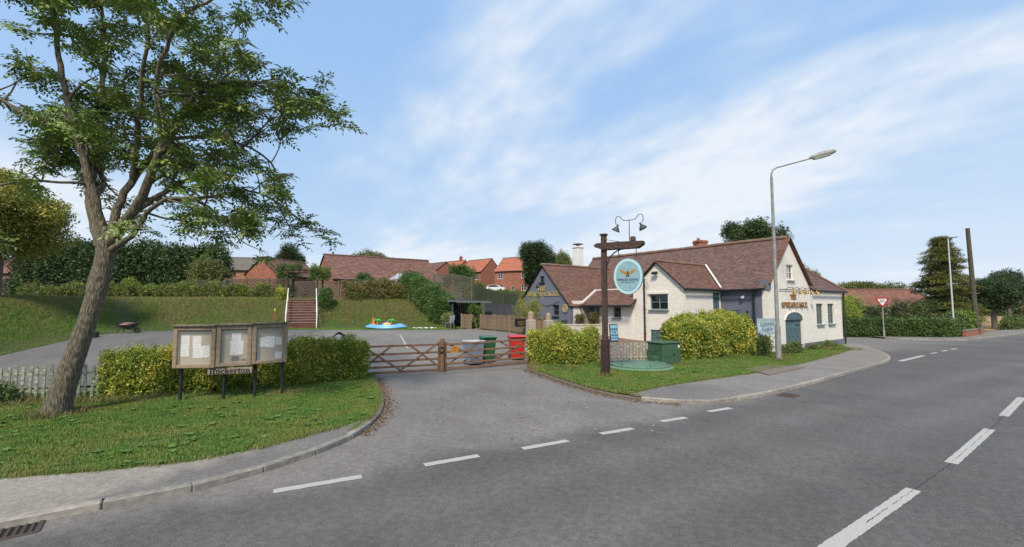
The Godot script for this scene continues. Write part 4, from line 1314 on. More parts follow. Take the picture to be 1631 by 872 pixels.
func build_near() -> void:
	rng.seed = 300
	var black := mat("black_metal", Color(0.018, 0.018, 0.02), 0.5)
	var oak := textured("weathered_oak", Color(0.33, 0.255, 0.18), speckle(67, 256, 0.02, 0.8, 1.0, 0.04, Vector2(0.3, 2.0)), Vector3(2, 0.7, 2), 0.85)
	var paper := textured("paper", Color(0.88, 0.88, 0.88), fine, Vector3(3, 3, 3), 0.8)
	# --- notice board: three glazed cases side by side, each turned a little
	var nb := thing("notice_board", "three-panel oak notice board on black posts in front of hedge", "notice board", V(-7.5, 0.1, 11.5))
	var P := [Vector2(-8.45, 11.4), Vector2(-7.46, 11.5), Vector2(-6.77, 11.85), Vector2(-6.1, 12.35)]
	var pages := [[[0.13, 0.28, 0.2, 0.29], [0.13, 0.57, 0.2, 0.29], [0.5, 0.24, 0.2, 0.29], [0.5, 0.54, 0.2, 0.29], [0.76, 0.24, 0.19, 0.29]], [[0.55, 0.62, 0.2, 0.27], [0.55, 0.3, 0.29, 0.36]], [[0.22, 0.46, 0.17, 0.24], [0.5, 0.44, 0.21, 0.3], [0.8, 0.5, 0.14, 0.2], [0.82, 0.05, 0.16, 0.17]]]
	for k in 3:
		var a := V(P[k].x, 0.92 + 0.02 * k, P[k].y) - nb.position + Vector3.UP * 0.1; var b := V(P[k + 1].x, 0.92 + 0.02 * k, P[k + 1].y) - nb.position + Vector3.UP * 0.1
		a.y -= 0.1; b.y -= 0.1
		var x := (b - a).normalized()
		var w := a.distance_to(b)
		var T := Transform3D(Basis(x, Vector3.UP, x.cross(Vector3.UP)), a)
		var c := Node3D.new()
		c.name = named(nb, "case"); nb.add_child(c, true); c.transform = T
		var h := 1.03
		box_part("backing", Vector3(w * 0.5, h * 0.5, -0.06), Vector3(w - 0.04, h - 0.04, 0.03), textured("beige_felt", Color(0.46, 0.405, 0.30), fine, Vector3(4, 4, 4), 0.95), c)
		var f := MB.new()
		for s in [0.05, w - 0.05]: f.box(xf(Vector3(s, h * 0.5, 0)), Vector3(0.1, h, 0.14), 0.012)
		for s in [0.045, h - 0.045]: f.box(xf(Vector3(w * 0.5, s, 0.001)), Vector3(w - 0.2, 0.09, 0.136), 0.012)
		put(f, "frame", oak, c)
		box_part("capping", Vector3(w * 0.5, h + 0.03, 0.0), Vector3(w + 0.02, 0.05, 0.26), textured("grey_oak", Color(0.32, 0.275, 0.2), woodt, Vector3(3, 1, 3)), c, 0.012)
		var gl := mat("case_glass", Color(0.9, 0.92, 0.92), 0.03)
		gl.albedo_color.a = 0.06
		gl.metallic_specular = 0.2
		gl.transparency = BaseMaterial3D.TRANSPARENCY_ALPHA
		box_part("glass", Vector3(w * 0.5, h * 0.5, 0.03), Vector3(w - 0.19, h - 0.17, 0.004), gl, c, 0)
		for p in pages[k]:
			var pg := box_part("notice", Vector3(0.1 + (w - 0.2) * p[0] + 0.02, 0.12 + p[1] * 0.8 + p[3] * 0.3, -0.042 + rr(0, 0.003)), Vector3(p[2], p[3], 0.002), paper, c, 0)
			pg.rotation.z = rr(-0.02, 0.02)
			for r in 6: box_part("print_line", Vector3(0.1 + (w - 0.2) * p[0] + 0.02 - p[2] * 0.06 * rr(0, 1), 0.12 + p[1] * 0.8 + p[3] * (0.3 + 0.38 - 0.14 * r), -0.0395), Vector3(p[2] * rr(0.5, 0.8), 0.006, 0.001), mat("ink", Color(0.3, 0.32, 0.4), 0.8), pg, 0)
		if k == 1:
			box_part("poster", Vector3(0.5 * w + 0.03, 0.18, -0.042), Vector3(0.24, 0.16, 0.003), mat("poster_tan", Color(0.35, 0.24, 0.13), 0.8), c, 0)
			box_part("poster", Vector3(0.5 * w + 0.03, 0.185, -0.0395), Vector3(0.17, 0.12, 0.002), mat("poster_green", Color(0.02, 0.05, 0.03), 0.7), c, 0)
			box_part("card", Vector3(0.5 * w + 0.21, 0.145, -0.042), Vector3(0.09, 0.05, 0.003), mat("card_dark", Color(0.05, 0.05, 0.06), 0.7), c, 0)
	for p in [[-8.33, 11.42], [-7.33, 11.56], [-6.72, 11.88], [-6.2, 12.26]]:
		box_part("post", V(p[0], 0.62, p[1] + 0.1) - nb.position, Vector3(0.06, 1.3, 0.06), black, nb)
	var pc := V(-7.16, 0.83, 11.62) - nb.position
	var np := box_part("name_plate", pc, Vector3(0.98, 0.16, 0.03), textured("name_board", Color(0.5, 0.41, 0.32), woodt, Vector3(1, 4, 1)), nb, 0.006, 0.33)
	text_part("Hockerton", 0.17, mat("black_letters", Color(0.01, 0.01, 0.012), 0.5), np, Transform3D(Basis(Vector3.UP, 0.33), pc + Basis(Vector3.UP, 0.33) * Vector3(0.0, 0.0, 0.018)), "lettering", true, 0.012, 600)
	# --- hedges
	hedge("hedge", "long yellow-green privet hedge behind the notice board", "hedge", vs([[-10.7, 12.1], [-8.6, 12.85], [-6.6, 14.0], [-4.95, 15.3]]), 0.95, 1.24, 700, C_SMALL, 1.15, LEAF_YG, LEAF_YTIP, 0.16, "", 0.08)
	hedge("hedge", "rounded yellow-green privet hedge beside the right gate", "hedge", vs([[0.75, 18.5], [2.0, 18.6], [3.4, 18.9]]), 1.3, 1.24, 620, C_SMALL, 1.25, LEAF_YG, LEAF_YTIP, 0.22, "", 0.08)
	hedge("hedge", "big golden privet hedge behind the green cabinet", "hedge", vs([[7.0, 20.6], [8.6, 20.8], [10.2, 21.5], [11.3, 22.2]]), 1.5, 1.62, 480, C_SMALL, 1.45, LEAF_YG, LEAF_YTIP, 0.22, "", 0.08)
	hedge("shrub", "low dark shrub under the pale banner", "shrub", vs([[11.3, 21.6], [12.4, 22.1]]), 0.7, 0.85, 420, C_SMALL, 1.4, LEAF_G, LEAF_OL, 0.3, "", 0.08)
	hedge("shrub", "weedy shrub at the foot of the arched pub door", "shrub", vs([[12.9, 22.0], [14.3, 22.7]]), 0.5, 0.45, 420, C_SMALL, 1.2, LEAF_G, LEAF_OL, 0.4, "", 0.08)
	hedge("shrub", "low weeds along the pub plinth", "shrub", vs([[16.0, 24.3], [18.6, 26.3]]), 0.4, 0.3, 300, C_SMALL, 1.1, LEAF_OL, LEAF_G, 0.5, "", 0.08)
	hedge("shrub", "dark weedy shrub beside the left picket fence", "shrub", vs([[-13.4, 11.0], [-12.2, 11.25]]), 0.6, 0.5, 420, C_SMALL, 1.2, LEAF_G, LEAF_OL, 0.4, "", 0.08)
	# --- fences
	var sage := textured("sage_paint", Color(0.45, 0.49, 0.36), woodt, Vector3(2, 0.5, 2), 0.85)
	picket_fence("picket_fence", "sage-green picket fence behind the leaning tree", [Vector2(-14.6, 11.3), Vector2(-10.1, 12.1)], 0.9, 0.155, sage, 0.06)
	var pale := textured("pale_paint", Color(0.74, 0.73, 0.6), woodt, Vector3(2, 0.5, 2), 0.85)
	picket_fence("picket_fence", "pale picket fence between the sign post and the cabinet", [Vector2(3.1, 18.75), Vector2(6.6, 19.6)], 0.85, 0.15, pale, 0.08, 0.06)
	# --- gates
	var gm := textured("gate_wood", Color(0.30, 0.17, 0.105), woodt, Vector3(1, 3, 3), 0.85)
	gate_leaf("brown five-bar gate leaf ending in the long hedge", Vector2(-5.35, 16.0), Vector2(-2.72, 17.05), 1.08, gm, black)
	var g2 := gate_leaf("brown five-bar gate leaf carrying the yellow notice", Vector2(0.75, 18.7), Vector2(-2.5, 17.15), 1.06, gm, black)
	var gp := thing("gate_post", "stout wooden post where the two gates meet", "post", V(-2.6, 0, 17.02))
	box_part("post", Vector3(0, 0.62, 0), Vector3(0.15, 1.26, 0.15), gm, gp, 0.02)
	var mb := MB.new()
	mb.lathe(Transform3D(Basis.from_euler(Vector3(PI / 2, 0, 0)), Vector3(-0.02, 0.86, 0.1)), [Vector2(0.1, 0), Vector2(0.12, 0.03), Vector2(0.1, 0.06)], 16)
	put(mb, "chain_ring", black, gp)
	mb = MB.new()
	mb.tube([Vector3(0.12, 0.3, 0.06), Vector3(0.12, 0.02, 0.06)], [0.012, 0.012], 6)
	put(mb, "drop_bolt", black, gp)
	var ys := box_part("notice", V(-2.17, 0.82, 17.22) - g2.position, Vector3(0.3, 0.26, 0.012), textured("yellow_sign", Color(0.62, 0.27, 0.02), fine, Vector3(2, 2, 2), 0.5), g2, 0.003, 0.44)
	for k in 4: box_part("print_line", V(-2.17, 0.9 - k * 0.05, 17.22) - g2.position + Basis(Vector3.UP, 0.44) * Vector3(0, 0, 0.0065), Vector3(0.22 - 0.04 * (k % 2), 0.018, 0.002), mat("dark_print", Color(0.12, 0.06, 0.02), 0.6), ys, 0, 0.44)
	# --- a small dark bird table standing behind the long hedge, only its roof in view
	var bt := thing("bird_table", "dark bird table roof showing above the long hedge", "bird table", V(-6.25, 0.0, 16.4), 0.3)
	box_part("post", Vector3(0, 0.6, 0), Vector3(0.06, 1.25, 0.06), gm, bt)
	box_part("tray", Vector3(0, 1.22, 0), Vector3(0.34, 0.03, 0.28), gm, bt)
	for x in [-0.13, 0.13]: box_part("roof_post", Vector3(x, 1.3, 0), Vector3(0.025, 0.16, 0.025), gm, bt, 0.002)
	put(m_prism(xf(Vector3(0, 1.37, 0.17)), PackedVector2Array([Vector2(-0.21, 0), Vector2(-0.03, 0.15), Vector2(0.05, 0.15), Vector2(0.23, 0.02), Vector2(0.21, -0.01), Vector2(0.0, 0.09), Vector2(-0.19, -0.02)]), 0.34), "roof", textured("dark_shingle", Color(0.05, 0.035, 0.025), fine, Vector3(3, 3, 3), 0.9), bt)
	# --- bins
	wheelie_bin("blue-grey wheelie bin with a pale lid behind the gate", Vector2(-1.55, 18.55), 0.6, mat("bin_grey", Color(0.17, 0.21, 0.27), 0.5), mat("bin_grey_lid", Color(0.45, 0.47, 0.48), 0.5), Vector3(0.62, 0.98, 0.7), -0.06)
	wheelie_bin("green wheelie bin behind the gate", Vector2(-1.02, 19.1), 0.3, mat("bin_green", Color(0.02, 0.085, 0.035), 0.45), mat("bin_green_lid", Color(0.025, 0.115, 0.055), 0.45), Vector3(0.56, 1.08, 0.66))
	wheelie_bin("red wheelie bin behind the gate", Vector2(0.2, 19.6), 0.2, mat("bin_red", Color(0.55, 0.02, 0.018), 0.45), mat("bin_red_lid", Color(0.5, 0.02, 0.018), 0.45), Vector3(0.62, 1.02, 0.7))
	# --- the hanging sign
	var oakd := textured("dark_oak", Color(0.10, 0.06, 0.042), woodt, Vector3(3, 0.6, 3), 0.75)
	var sp := thing("sign_post", "tall dark oak post with beam and two hooded lamps", "sign post", V(3.2, 0.1, 15.63), -0.53)
	box_part("post", Vector3(0, 2.4, 0), Vector3(0.17, 4.85, 0.17), oakd, sp, 0.015)
	box_part("sleeve", Vector3(0, 0.6, 0), Vector3(0.25, 1.25, 0.25), textured("maroon_paint", Color(0.07, 0.028, 0.03), woodt, Vector3(3, 0.5, 3), 0.6), sp, 0.015)
	box_part("post_cap", Vector3(0, 4.84, 0), Vector3(0.24, 0.06, 0.24), oakd, sp, 0.015)
	var bm := MB.new()
	bm.prism(xf(Vector3(0, 4.42, 0.16)), PackedVector2Array([Vector2(-0.32, 0.06), Vector2(-0.28, -0.02), Vector2(0.0, -0.12), Vector2(1.2, -0.12), Vector2(1.38, 0.0), Vector2(1.38, 0.1), Vector2(0.6, 0.12), Vector2(-0.2, 0.12)]), 0.32)
	put(bm, "beam", oakd, sp)
	bm = MB.new()
	var arc := []; var ar := []
	for k in 9:
		var a := PI / 2 * k / 8.0
		arc.append(Vector3(0.09 + 0.62 * (1 - cos(a)), 3.62 + 0.68 * sin(a), 0)); ar.append(0.022)
	bm.tube(arc, ar, 6)
	put(bm, "bracket", black, sp)
	bm = MB.new()
	for p in [[0.52, 0], [1.12, 0]]:
		bm.tube([Vector3(p[0], 4.3, 0), Vector3(p[0], 3.98, 0)], [0.013, 0.013], 6)
	put(bm, "hanger", black, sp)
	bm = MB.new()
	bm.tube([Vector3(0.1, 4.66, 0), Vector3(0.25, 4.62, 0), Vector3(0.55, 4.56, 0)], [0.01, 0.01, 0.01], 5)
	put(bm, "cable", black, sp)
	box_part("mounting_block", Vector3(1.02, 4.62, 0), Vector3(0.16, 0.16, 0.16), textured("block_brown", Color(0.2, 0.09, 0.06), woodt, Vector3(3, 3, 3)), sp, 0.02)
	bm = MB.new()
	bm.tube([Vector3(0.9, 4.5, 0), Vector3(0.9, 5.28, 0)], [0.014, 0.012], 6)
	for s in [-1.0, 1.0]:
		var pts := []
		for p in [[0, 5.28], [0.12, 5.26], [0.24, 5.3], [0.34, 5.42], [0.44, 5.44], [0.5, 5.36], [0.5, 5.22], [0.47, 5.14]]: pts.append(Vector3(0.9 + s * p[0] * 0.95, p[1], 0.02 * s))
		bm.tube(pts, [0.012, 0.012, 0.012, 0.012, 0.012, 0.012, 0.012, 0.012], 6)
	put(bm, "lamp_arms", black, sp)
	for s in [-1.0, 1.0]:
		bm = MB.new()
		bm.lathe(Transform3D(Basis.from_euler(Vector3(0.1, 0, s * 0.45)), Vector3(0.9 + s * 0.43, 5.02, 0.02)), [Vector2(0.14, -0.1), Vector2(0.13, -0.06), Vector2(0.06, 0.04), Vector2(0.035, 0.06), Vector2(0.03, 0.14), Vector2(0.0, 0.14)], 18)
		put(bm, "lamp_shade", textured("verdigris", Color(0.06, 0.085, 0.07), fine, Vector3(4, 4, 4), 0.6), sp)
	var sb := thing("hanging_sign", "pale blue oval pub sign with golden eagle emblem", "sign", V(3.2, 0.1, 15.63), -0.53)
	var pb := textured("sign_blue", Color(0.27, 0.43, 0.50), speckle(61, 256, 0.02, 0.88, 1.0, 0.02), Vector3(1, 1, 1), 0.45)
	var cx := Vector3(0.84, 3.36, 0)
	put(m_prism(xf(cx + Vector3(0, 0, 0.05)), ellipse(0.485, 0.6), 0.1), "board", pb, sb)
	put(m_prism(xf(cx + Vector3(0, 0, 0.062)), ellipse(0.485, 0.6), 0.012), "rim", mat("sign_rim", Color(0.38, 0.6, 0.64), 0.5), sb)
	put(m_prism(xf(cx + Vector3(0, 0, 0.066)), ellipse(0.4, 0.5), 0.003), "line", mat("sign_line", Color(0.05, 0.1, 0.13), 0.5), sb)
	put(m_prism(xf(cx + Vector3(0, 0, 0.07)), ellipse(0.391, 0.491), 0.003), "field", pb, sb)
	var eg := mat("eagle_gold", Color(0.36, 0.19, 0.03), 0.5)
	for s in [-1.0, 1.0]:
		var w := PackedVector2Array()
		for p in [[0.02, -0.02], [0.06, 0.05], [0.14, 0.1], [0.27, 0.15], [0.24, 0.1], [0.265, 0.1], [0.22, 0.055], [0.24, 0.05], [0.18, 0.015], [0.19, 0.0], [0.11, -0.02], [0.05, -0.05]]: w.append(Vector2(p[0] * s, p[1]))
		put(m_prism(xf(cx + Vector3(0, 0.1, 0.076)), w, 0.005), "eagle_wing", eg, sb)
	put(m_prism(xf(cx + Vector3(0, 0.1, 0.0785)), PackedVector2Array([Vector2(0, 0.1), Vector2(0.03, 0.06), Vector2(0.035, -0.03), Vector2(0.07, -0.13), Vector2(0, -0.1), Vector2(-0.07, -0.13), Vector2(-0.035, -0.03), Vector2(-0.03, 0.06)]), 0.006), "eagle_body", mat("eagle_dark", Color(0.1, 0.07, 0.03), 0.5), sb)
	var ink := mat("sign_ink", Color(0.02, 0.03, 0.04), 0.5)
	text_part("SPREAD EAGLE", 0.09, ink, sb, xf(cx + Vector3(0, -0.11, 0.076)), "lettering", true, 0.006, 600)
	text_part("H O C K E R T O N", 0.06, ink, sb, xf(cx + Vector3(0, -0.2, 0.076)), "lettering", false, 0.006)
	# --- utilities on the verge
	var green := textured("cabinet_green", Color(0.05, 0.115, 0.062), speckle(62, 256, 0.02, 0.85, 1.0, 0.03), Vector3(1, 1, 1), 0.45)
	var cov := thing("tank_cover", "large round pale green tank cover lying in the grass", "cover", V(4.95, 0.1, 17.75))
	mb = MB.new()
	mb.lathe(xf(Vector3.ZERO), [Vector2(1.28, -0.05), Vector2(1.28, 0.03), Vector2(1.16, 0.06), Vector2(1.12, 0.06)], 48)
	put(mb, "skirt", textured("pale_green", Color(0.2, 0.31, 0.215), fine, Vector3(2, 2, 2), 0.5), cov)
	mb = MB.new()
	mb.lathe(xf(Vector3(0, 0.05, 0)), [Vector2(1.12, 0), Vector2(1.12, 0.06), Vector2(1.08, 0.09), Vector2(0.0, 0.17)], 48)
	put(mb, "lid", textured("cover_green", Color(0.125, 0.235, 0.155), speckle(63, 256, 0.02, 0.8, 1.0, 0.03), Vector3(1, 1, 1), 0.42), cov)
	for k in 5:
		mb = MB.new()
		var z := -0.8 + k * 0.4
		var w := sqrt(1.0 - z * z * 0.95)
		mb.bar(Vector3(z, 0.155, -w * 0.95), Vector3(z, 0.155, w * 0.95), 0.12, 0.03, 0.012)
		put(mb, "rib", mats["cover_green"], cov)
	for k in 6:
		var a := TAU * k / 6 + 0.4
		box_part("bolt", Vector3(cos(a) * 1.02, 0.15, sin(a) * 1.02), Vector3(0.06, 0.06, 0.06), black, cov, 0.01)
	var cab := thing("utility_cabinet", "dark green utility cabinet beside the round cover", "cabinet", V(6.25, 0.1, 18.75), 0.45)
	box_part("body", Vector3(0, 0.42, 0), Vector3(0.98, 0.86, 0.85), green, cab, 0.025)
	box_part("roof", Vector3(0, 0.87, 0), Vector3(1.06, 0.07, 0.93), green, cab, 0.025)
	box_part("base_panel", Vector3(0, 0.16, 0.43), Vector3(0.94, 0.26, 0.02), green, cab, 0.006)
	box_part("door", Vector3(0.0, 0.55, 0.43), Vector3(0.94, 0.5, 0.015), green, cab, 0.006)
	box_part("lock", Vector3(0.1, 0.4, 0.445), Vector3(0.12, 0.05, 0.02), black, cab, 0.004)
	box_part("label_plate", Vector3(0.37, 0.72, 0.442), Vector3(0.09, 0.1, 0.006), mat("white_paint", Color(0.72, 0.71, 0.68), 0.6), cab, 0.002)
	box_part("step_box", Vector3(-0.62, 0.17, 0.1), Vector3(0.28, 0.34, 0.4), green, cab, 0.02)
	mb = MB.new()
	mb.bar(Vector3(-0.492, 0.2, -0.35), Vector3(-0.492, 0.8, 0.35), 0.02, 0.03, 0.004)
	put(mb, "brace", green, cab)
	# slab in the verge, drains
	var conc := textured("slab_concrete", Color(0.235, 0.19, 0.155), fine, Vector3(1.5, 1.5, 1.5), 0.95, false, true)
	var sl := struct(m_prism(Transform3D(Basis.from_euler(Vector3(-PI / 2, 0, 0)), Vector3(0, 0.128, 0)), PackedVector2Array([Vector2(8.74, 17.1), Vector2(10.4, 18.3), Vector2(11.2, 17.5), Vector2(8.75, 15.6)]), 0.04), "concrete_pad", conc, "brownish concrete pad in the verge by the lamp post")
	for p in [[7.62, 12.66, 0.72], [-5.55, 5.16, 0.66]]:
		var dg := thing("drain_grating", "rusty iron drain grating by the pub kerb" if p[0] > 0 else "iron gully grating by the tree verge kerb", "drain", V(p[0], 0.006, p[1]), p[2])
		mb = MB.new()
		for s in [-1.0, 1.0]:
			mb.box(xf(Vector3(s * 0.25, 0, 0)), Vector3(0.05, 0.024, 0.42), 0.005)
			mb.box(xf(Vector3(0, 0, s * 0.2)), Vector3(0.5, 0.022, 0.05), 0.005)
		var rust := textured("rusty_iron", Color(0.085, 0.06, 0.045), fine, Vector3(3, 3, 3), 0.8)
		put(mb, "frame", rust, dg)
		for k in 7: box_part("bar", Vector3(-0.19 + k * 0.063, 0, 0), Vector3(0.03, 0.016, 0.36), rust, dg, 0.004)
		box_part("pit", Vector3(0, -0.006, 0), Vector3(0.48, 0.008, 0.4), mat("pit_dark", Color(0.01, 0.01, 0.01), 0.9), dg, 0)
	# --- lamp posts, pole, road sign
	var galv := textured("galvanised", Color(0.34, 0.34, 0.32), fine, Vector3(1.2, 0.5, 1.2), 0.55)
	var lp := thing("street_lamp", "tall grey street lamp column on the verge before the pub", "street lamp", V(11.59, 0.09, 19.83))
	mb = MB.new()
	mb.tube([Vector3(0, -0.1, 0), Vector3(0, 1.45, 0), Vector3(0, 1.55, 0)], [0.115, 0.115, 0.08], 14)
	put(mb, "base", galv, lp)
	mb = MB.new()
	mb.tube([Vector3(0, 1.5, 0), Vector3(0, 5, 0), Vector3(0, 8.1, 0)], [0.08, 0.068, 0.055], 14)
	put(mb, "column", galv, lp)
	mb = MB.new()
	mb.tube([Vector3(0, 8.05, 0), Vector3(0, 8.25, 0), Vector3(0.06, 8.42, 0.02), Vector3(0.22, 8.52, 0.06), Vector3(1.65, 8.86, 0.35)], [0.04, 0.036, 0.034, 0.034, 0.03], 10)
	put(mb, "arm", galv, lp)
	mb = MB.new()
	mb.lathe(Transform3D(Basis(Vector3.UP, -0.2) * Basis.from_euler(Vector3(0, 0, 0.24)) * Basis.from_euler(Vector3(0, 0, -PI / 2)), Vector3(1.5, 8.86, 0.33)), [Vector2(0.03, 0), Vector2(0.09, 0.15), Vector2(0.135, 0.5), Vector2(0.13, 0.85), Vector2(0.06, 1.08), Vector2(0.0, 1.1)], 16)
	var hd := put(mb, "lantern", galv, lp)
	hd.scale = Vector3(1, 1, 1)
	mb = MB.new()
	mb.lathe(Transform3D(Basis(Vector3.UP, -0.2) * Basis.from_euler(Vector3(0, 0, 0.24)) * Basis.from_euler(Vector3(0, 0, -PI / 2)) * Basis.from_scale(Vector3(0.5, 0.9, 0.95)), Vector3(1.58, 8.78, 0.35)), [Vector2(0.0, 0.02), Vector2(0.1, 0.15), Vector2(0.12, 0.5), Vector2(0.1, 0.85), Vector2(0.0, 1.0)], 16)
	put(mb, "lens", mat("lamp_lens", Color(0.28, 0.29, 0.27), 0.25), lp)
	var lw := thing("street_lamp", "slim white street lamp in front of the far clipped hedge", "street lamp", V(33.95, 0.05, 34.9))
	var wp := mat("white_paint", Color(0.72, 0.71, 0.68), 0.6)
	mb = MB.new()
	mb.tube([Vector3(0, -0.1, 0), Vector3(0, 1.3, 0), Vector3(0, 1.4, 0), Vector3(0, 7.6, 0)], [0.085, 0.085, 0.06, 0.042], 12)
	put(mb, "column", mat("pale_column", Color(0.5, 0.5, 0.5), 0.5), lw)
	box_part("lantern", Vector3(0.35, 7.68, 0), Vector3(0.75, 0.07, 0.22), mat("lantern_grey", Color(0.12, 0.12, 0.12), 0.5), lw, 0.02, 0, 0, 0.12)
	var tp := thing("telegraph_pole", "weathered brown wooden telegraph pole behind the low brick wall", "pole", V(37.87, 0.05, 37.0))
	mb = MB.new()
	mb.tube([Vector3(0, -0.2, 0), Vector3(-0.1, 4, 0), Vector3(-0.2, 8.7, 0)], [0.19, 0.165, 0.14], 14)
	put(mb, "shaft", textured("pole_wood", Color(0.145, 0.13, 0.08), woodt, Vector3(2, 0.4, 2), 0.9), tp)
	mb = MB.new()
	mb.tube([Vector3(-0.2, 8.7, 0), Vector3(-0.2, 8.76, 0)], [0.15, 0.13], 14)
	put(mb, "cap", black, tp)
	var gw := thing("give_way_sign", "red and white triangular give way sign on grey post", "sign", V(28.3, 0.08, 34.6), -0.55)
	mb = MB.new()
	mb.tube([Vector3(0, -0.1, 0), Vector3(0, 0.6, 0), Vector3(0, 0.62, 0), Vector3(0, 2.75, 0)], [0.075, 0.075, 0.045, 0.045], 10)
	put(mb, "post", galv, gw)
	var tri_ := func(r: float) -> PackedVector2Array:
		var o := PackedVector2Array()
		for k in 3:
			for s in [-0.16, 0.0, 0.16]:
				var a: float = -PI / 2 + TAU * k / 3 + s
				o.append(Vector2(cos(a), sin(a)) * r * (0.93 if s != 0.0 else 0.97))
		return o
	put(m_prism(xf(Vector3(0, 2.7, 0.075)), tri_.call(0.47), 0.02), "plate", mat("sign_red", Color(0.38, 0.02, 0.03), 0.4), gw)
	put(m_prism(xf(Vector3(0, 2.7, 0.081)), tri_.call(0.31), 0.004), "field", wp, gw)
	text_part("GIVE", 0.14, black, gw, xf(Vector3(0, 2.78, 0.084)), "lettering", false, 0.004, 700)
	text_part("WAY", 0.14, black, gw, xf(Vector3(0, 2.65, 0.084)), "lettering", false, 0.004, 700)
	# --- banner on the pub side wall
	var bn := thing("banner", "creased pale blue banner tied to the grey lamp column", "banner", V(11.12, 0.0, 19.9), 0.1)
	mb = MB.new()
	for i in 10:
		for j in 6:
			var q := []
			for c in [[0, 0], [1, 0], [1, 1], [0, 1]]:
				var u: float = (i + c[0]) / 10.0; var w2: float = (j + c[1]) / 6.0
				q.append(Vector3(-0.45 + u * 0.86, 1.25 + w2 * 0.66 - 0.1 * sin(u * PI) * (1 - w2) + 0.06 * (1 - u) * (1 - w2), 0.06 + 0.03 * sin(u * 9 + w2 * 3) + 0.02 * sin(w2 * 7)))
			mb.quad(q[0], q[1], q[2], q[3])
	var cl := put(mb, "cloth", textured("banner_cloth", Color(0.45, 0.58, 0.64), fine, Vector3(2, 2, 2), 0.7), bn)
	text_part("Spread", 0.2, mat("banner_ink", Color(0.05, 0.09, 0.16), 0.6), bn, xf(Vector3(0.0, 1.68, 0.115), 0, 0, 0.05), "lettering", true, 0.004)
	text_part("Eagle", 0.2, mats["banner_ink"], bn, xf(Vector3(0.0, 1.47, 0.115), 0, 0, 0.05), "lettering", true, 0.004)
	# --- A-board by the lean-to
	var ab := thing("pavement_board", "blue and black open board leaning on the cream wall", "sign", V(5.35, H(5.35, 23.9), 23.9), 0.35)
	box_part("frame", Vector3(0, 0.47, 0), Vector3(0.52, 0.92, 0.06), black, ab, 0.04, 0, -0.1)
	box_part("panel", Vector3(0, 0.48, 0.034), Vector3(0.43, 0.8, 0.012), mat("aboard_blue", Color(0.2, 0.42, 0.6), 0.5), ab, 0.004, 0, -0.1)
	var k0 := 0
	for t in ["OPEN", "FOR", "DRINKS", "& FOOD"]:
		text_part(t, 0.16 if k0 == 0 else 0.11, ink, ab, xf(Vector3(0, 0.66 - k0 * 0.15, 0.06 - 0.1 * (0.66 - k0 * 0.15 - 0.48)), 0, -0.1), "lettering", true, 0.004, 700)
		k0 += 1

# ---------------------------------------------------------------- car park edge, bank, terrace
func panel_fence(label: String, a: Vector2, b: Vector2, h: float, n: int, m: Array, diamond: bool, y0 := 0.0) -> Node3D:
	var f := thing("fence", label, "fence", V(a.x, H(a.x, a.y) + y0, a.y))
	for i in n + 1:
		var p := a.lerp(b, float(i) / n)
		box_part("post", V(p.x, H(p.x, p.y) + y0 + h * 0.5, p.y) - f.position, Vector3(0.1, h + 0.16, 0.1), m[0], f)
	for i in n:
		var p := a.lerp(b, float(i) / n); var q := a.lerp(b, float(i + 1) / n)
		var A := V(p.x, H(p.x, p.y) + y0, p.y) - f.position; var B := V(q.x, H(q.x, q.y) + y0, q.y) - f.position
		for y in [0.1, h * 0.98]:
			var mb := MB.new()
			mb.bar(A + Vector3.UP * y, B + Vector3.UP * y, 0.05, 0.07)
			put(mb, "rail", m[0], f)
		if diamond:
			# slats leaning both ways from the middle, an arrowhead in each panel
			var mid := A.lerp(B, 0.5)
			var k := -h
			var w := A.distance_to(B) * 0.5
			var x := (B - A).normalized()
			while k < h:
				for s in [-1.0, 1.0]:
					var y0_ := maxf(k, 0.1); var y1_ := minf(k + w, h)
					if y1_ > y0_:
						var mb := MB.new()
						mb.bar(mid + x * s * (y0_ - k) + Vector3.UP * y0_, mid + x * s * (y1_ - k) + Vector3.UP * y1_, 0.018, 0.1, 0.004)
						put(mb, "slat", m[1 + rng.randi() % (m.size() - 1)], f)
				k += 0.25
		else:
			var k := int(A.distance_to(B) / 0.125)
			for j in k:
				var c := A.lerp(B, (j + 0.5) / k)
				box_part("board", c + Vector3.UP * (h * 0.5 + 0.02 + rr(-0.01, 0.02)), Vector3(0.12, h, 0.022), m[1 + rng.randi() % (m.size() - 1)], f, 0.004, atan2(-(B - A).z, (B - A).x), 0, rr(-0.008, 0.008))
	return f

func stone_post(label: String, at: Vector2, h: float) -> void:
	var o := thing("gate_pier", label, "pier", V(at.x, H(at.x, at.y), at.y), 0.5)
	var st := textured("pier_stone", Color(0.52, 0.45, 0.38), fine, Vector3(2, 2, 2), 0.9)
	box_part("shaft", Vector3(0, h * 0.32, 0), Vector3(0.44, h * 0.68, 0.44), st, o, 0.03)
	var mb := MB.new()
	var a := 0.15; var b := 0.2
	mb.lathe(xf(Vector3(0, h * 0.66, 0), PI / 4), [Vector2(0.22, 0), Vector2(0.2, h * 0.27), Vector2(0.1, h * 0.31), Vector2(0.05, h * 0.34), Vector2(0, h * 0.36)], 4)
	put(mb, "cap_stone", textured("pier_cap", Color(0.42, 0.33, 0.25), fine, Vector3(2, 2, 2), 0.9), o)

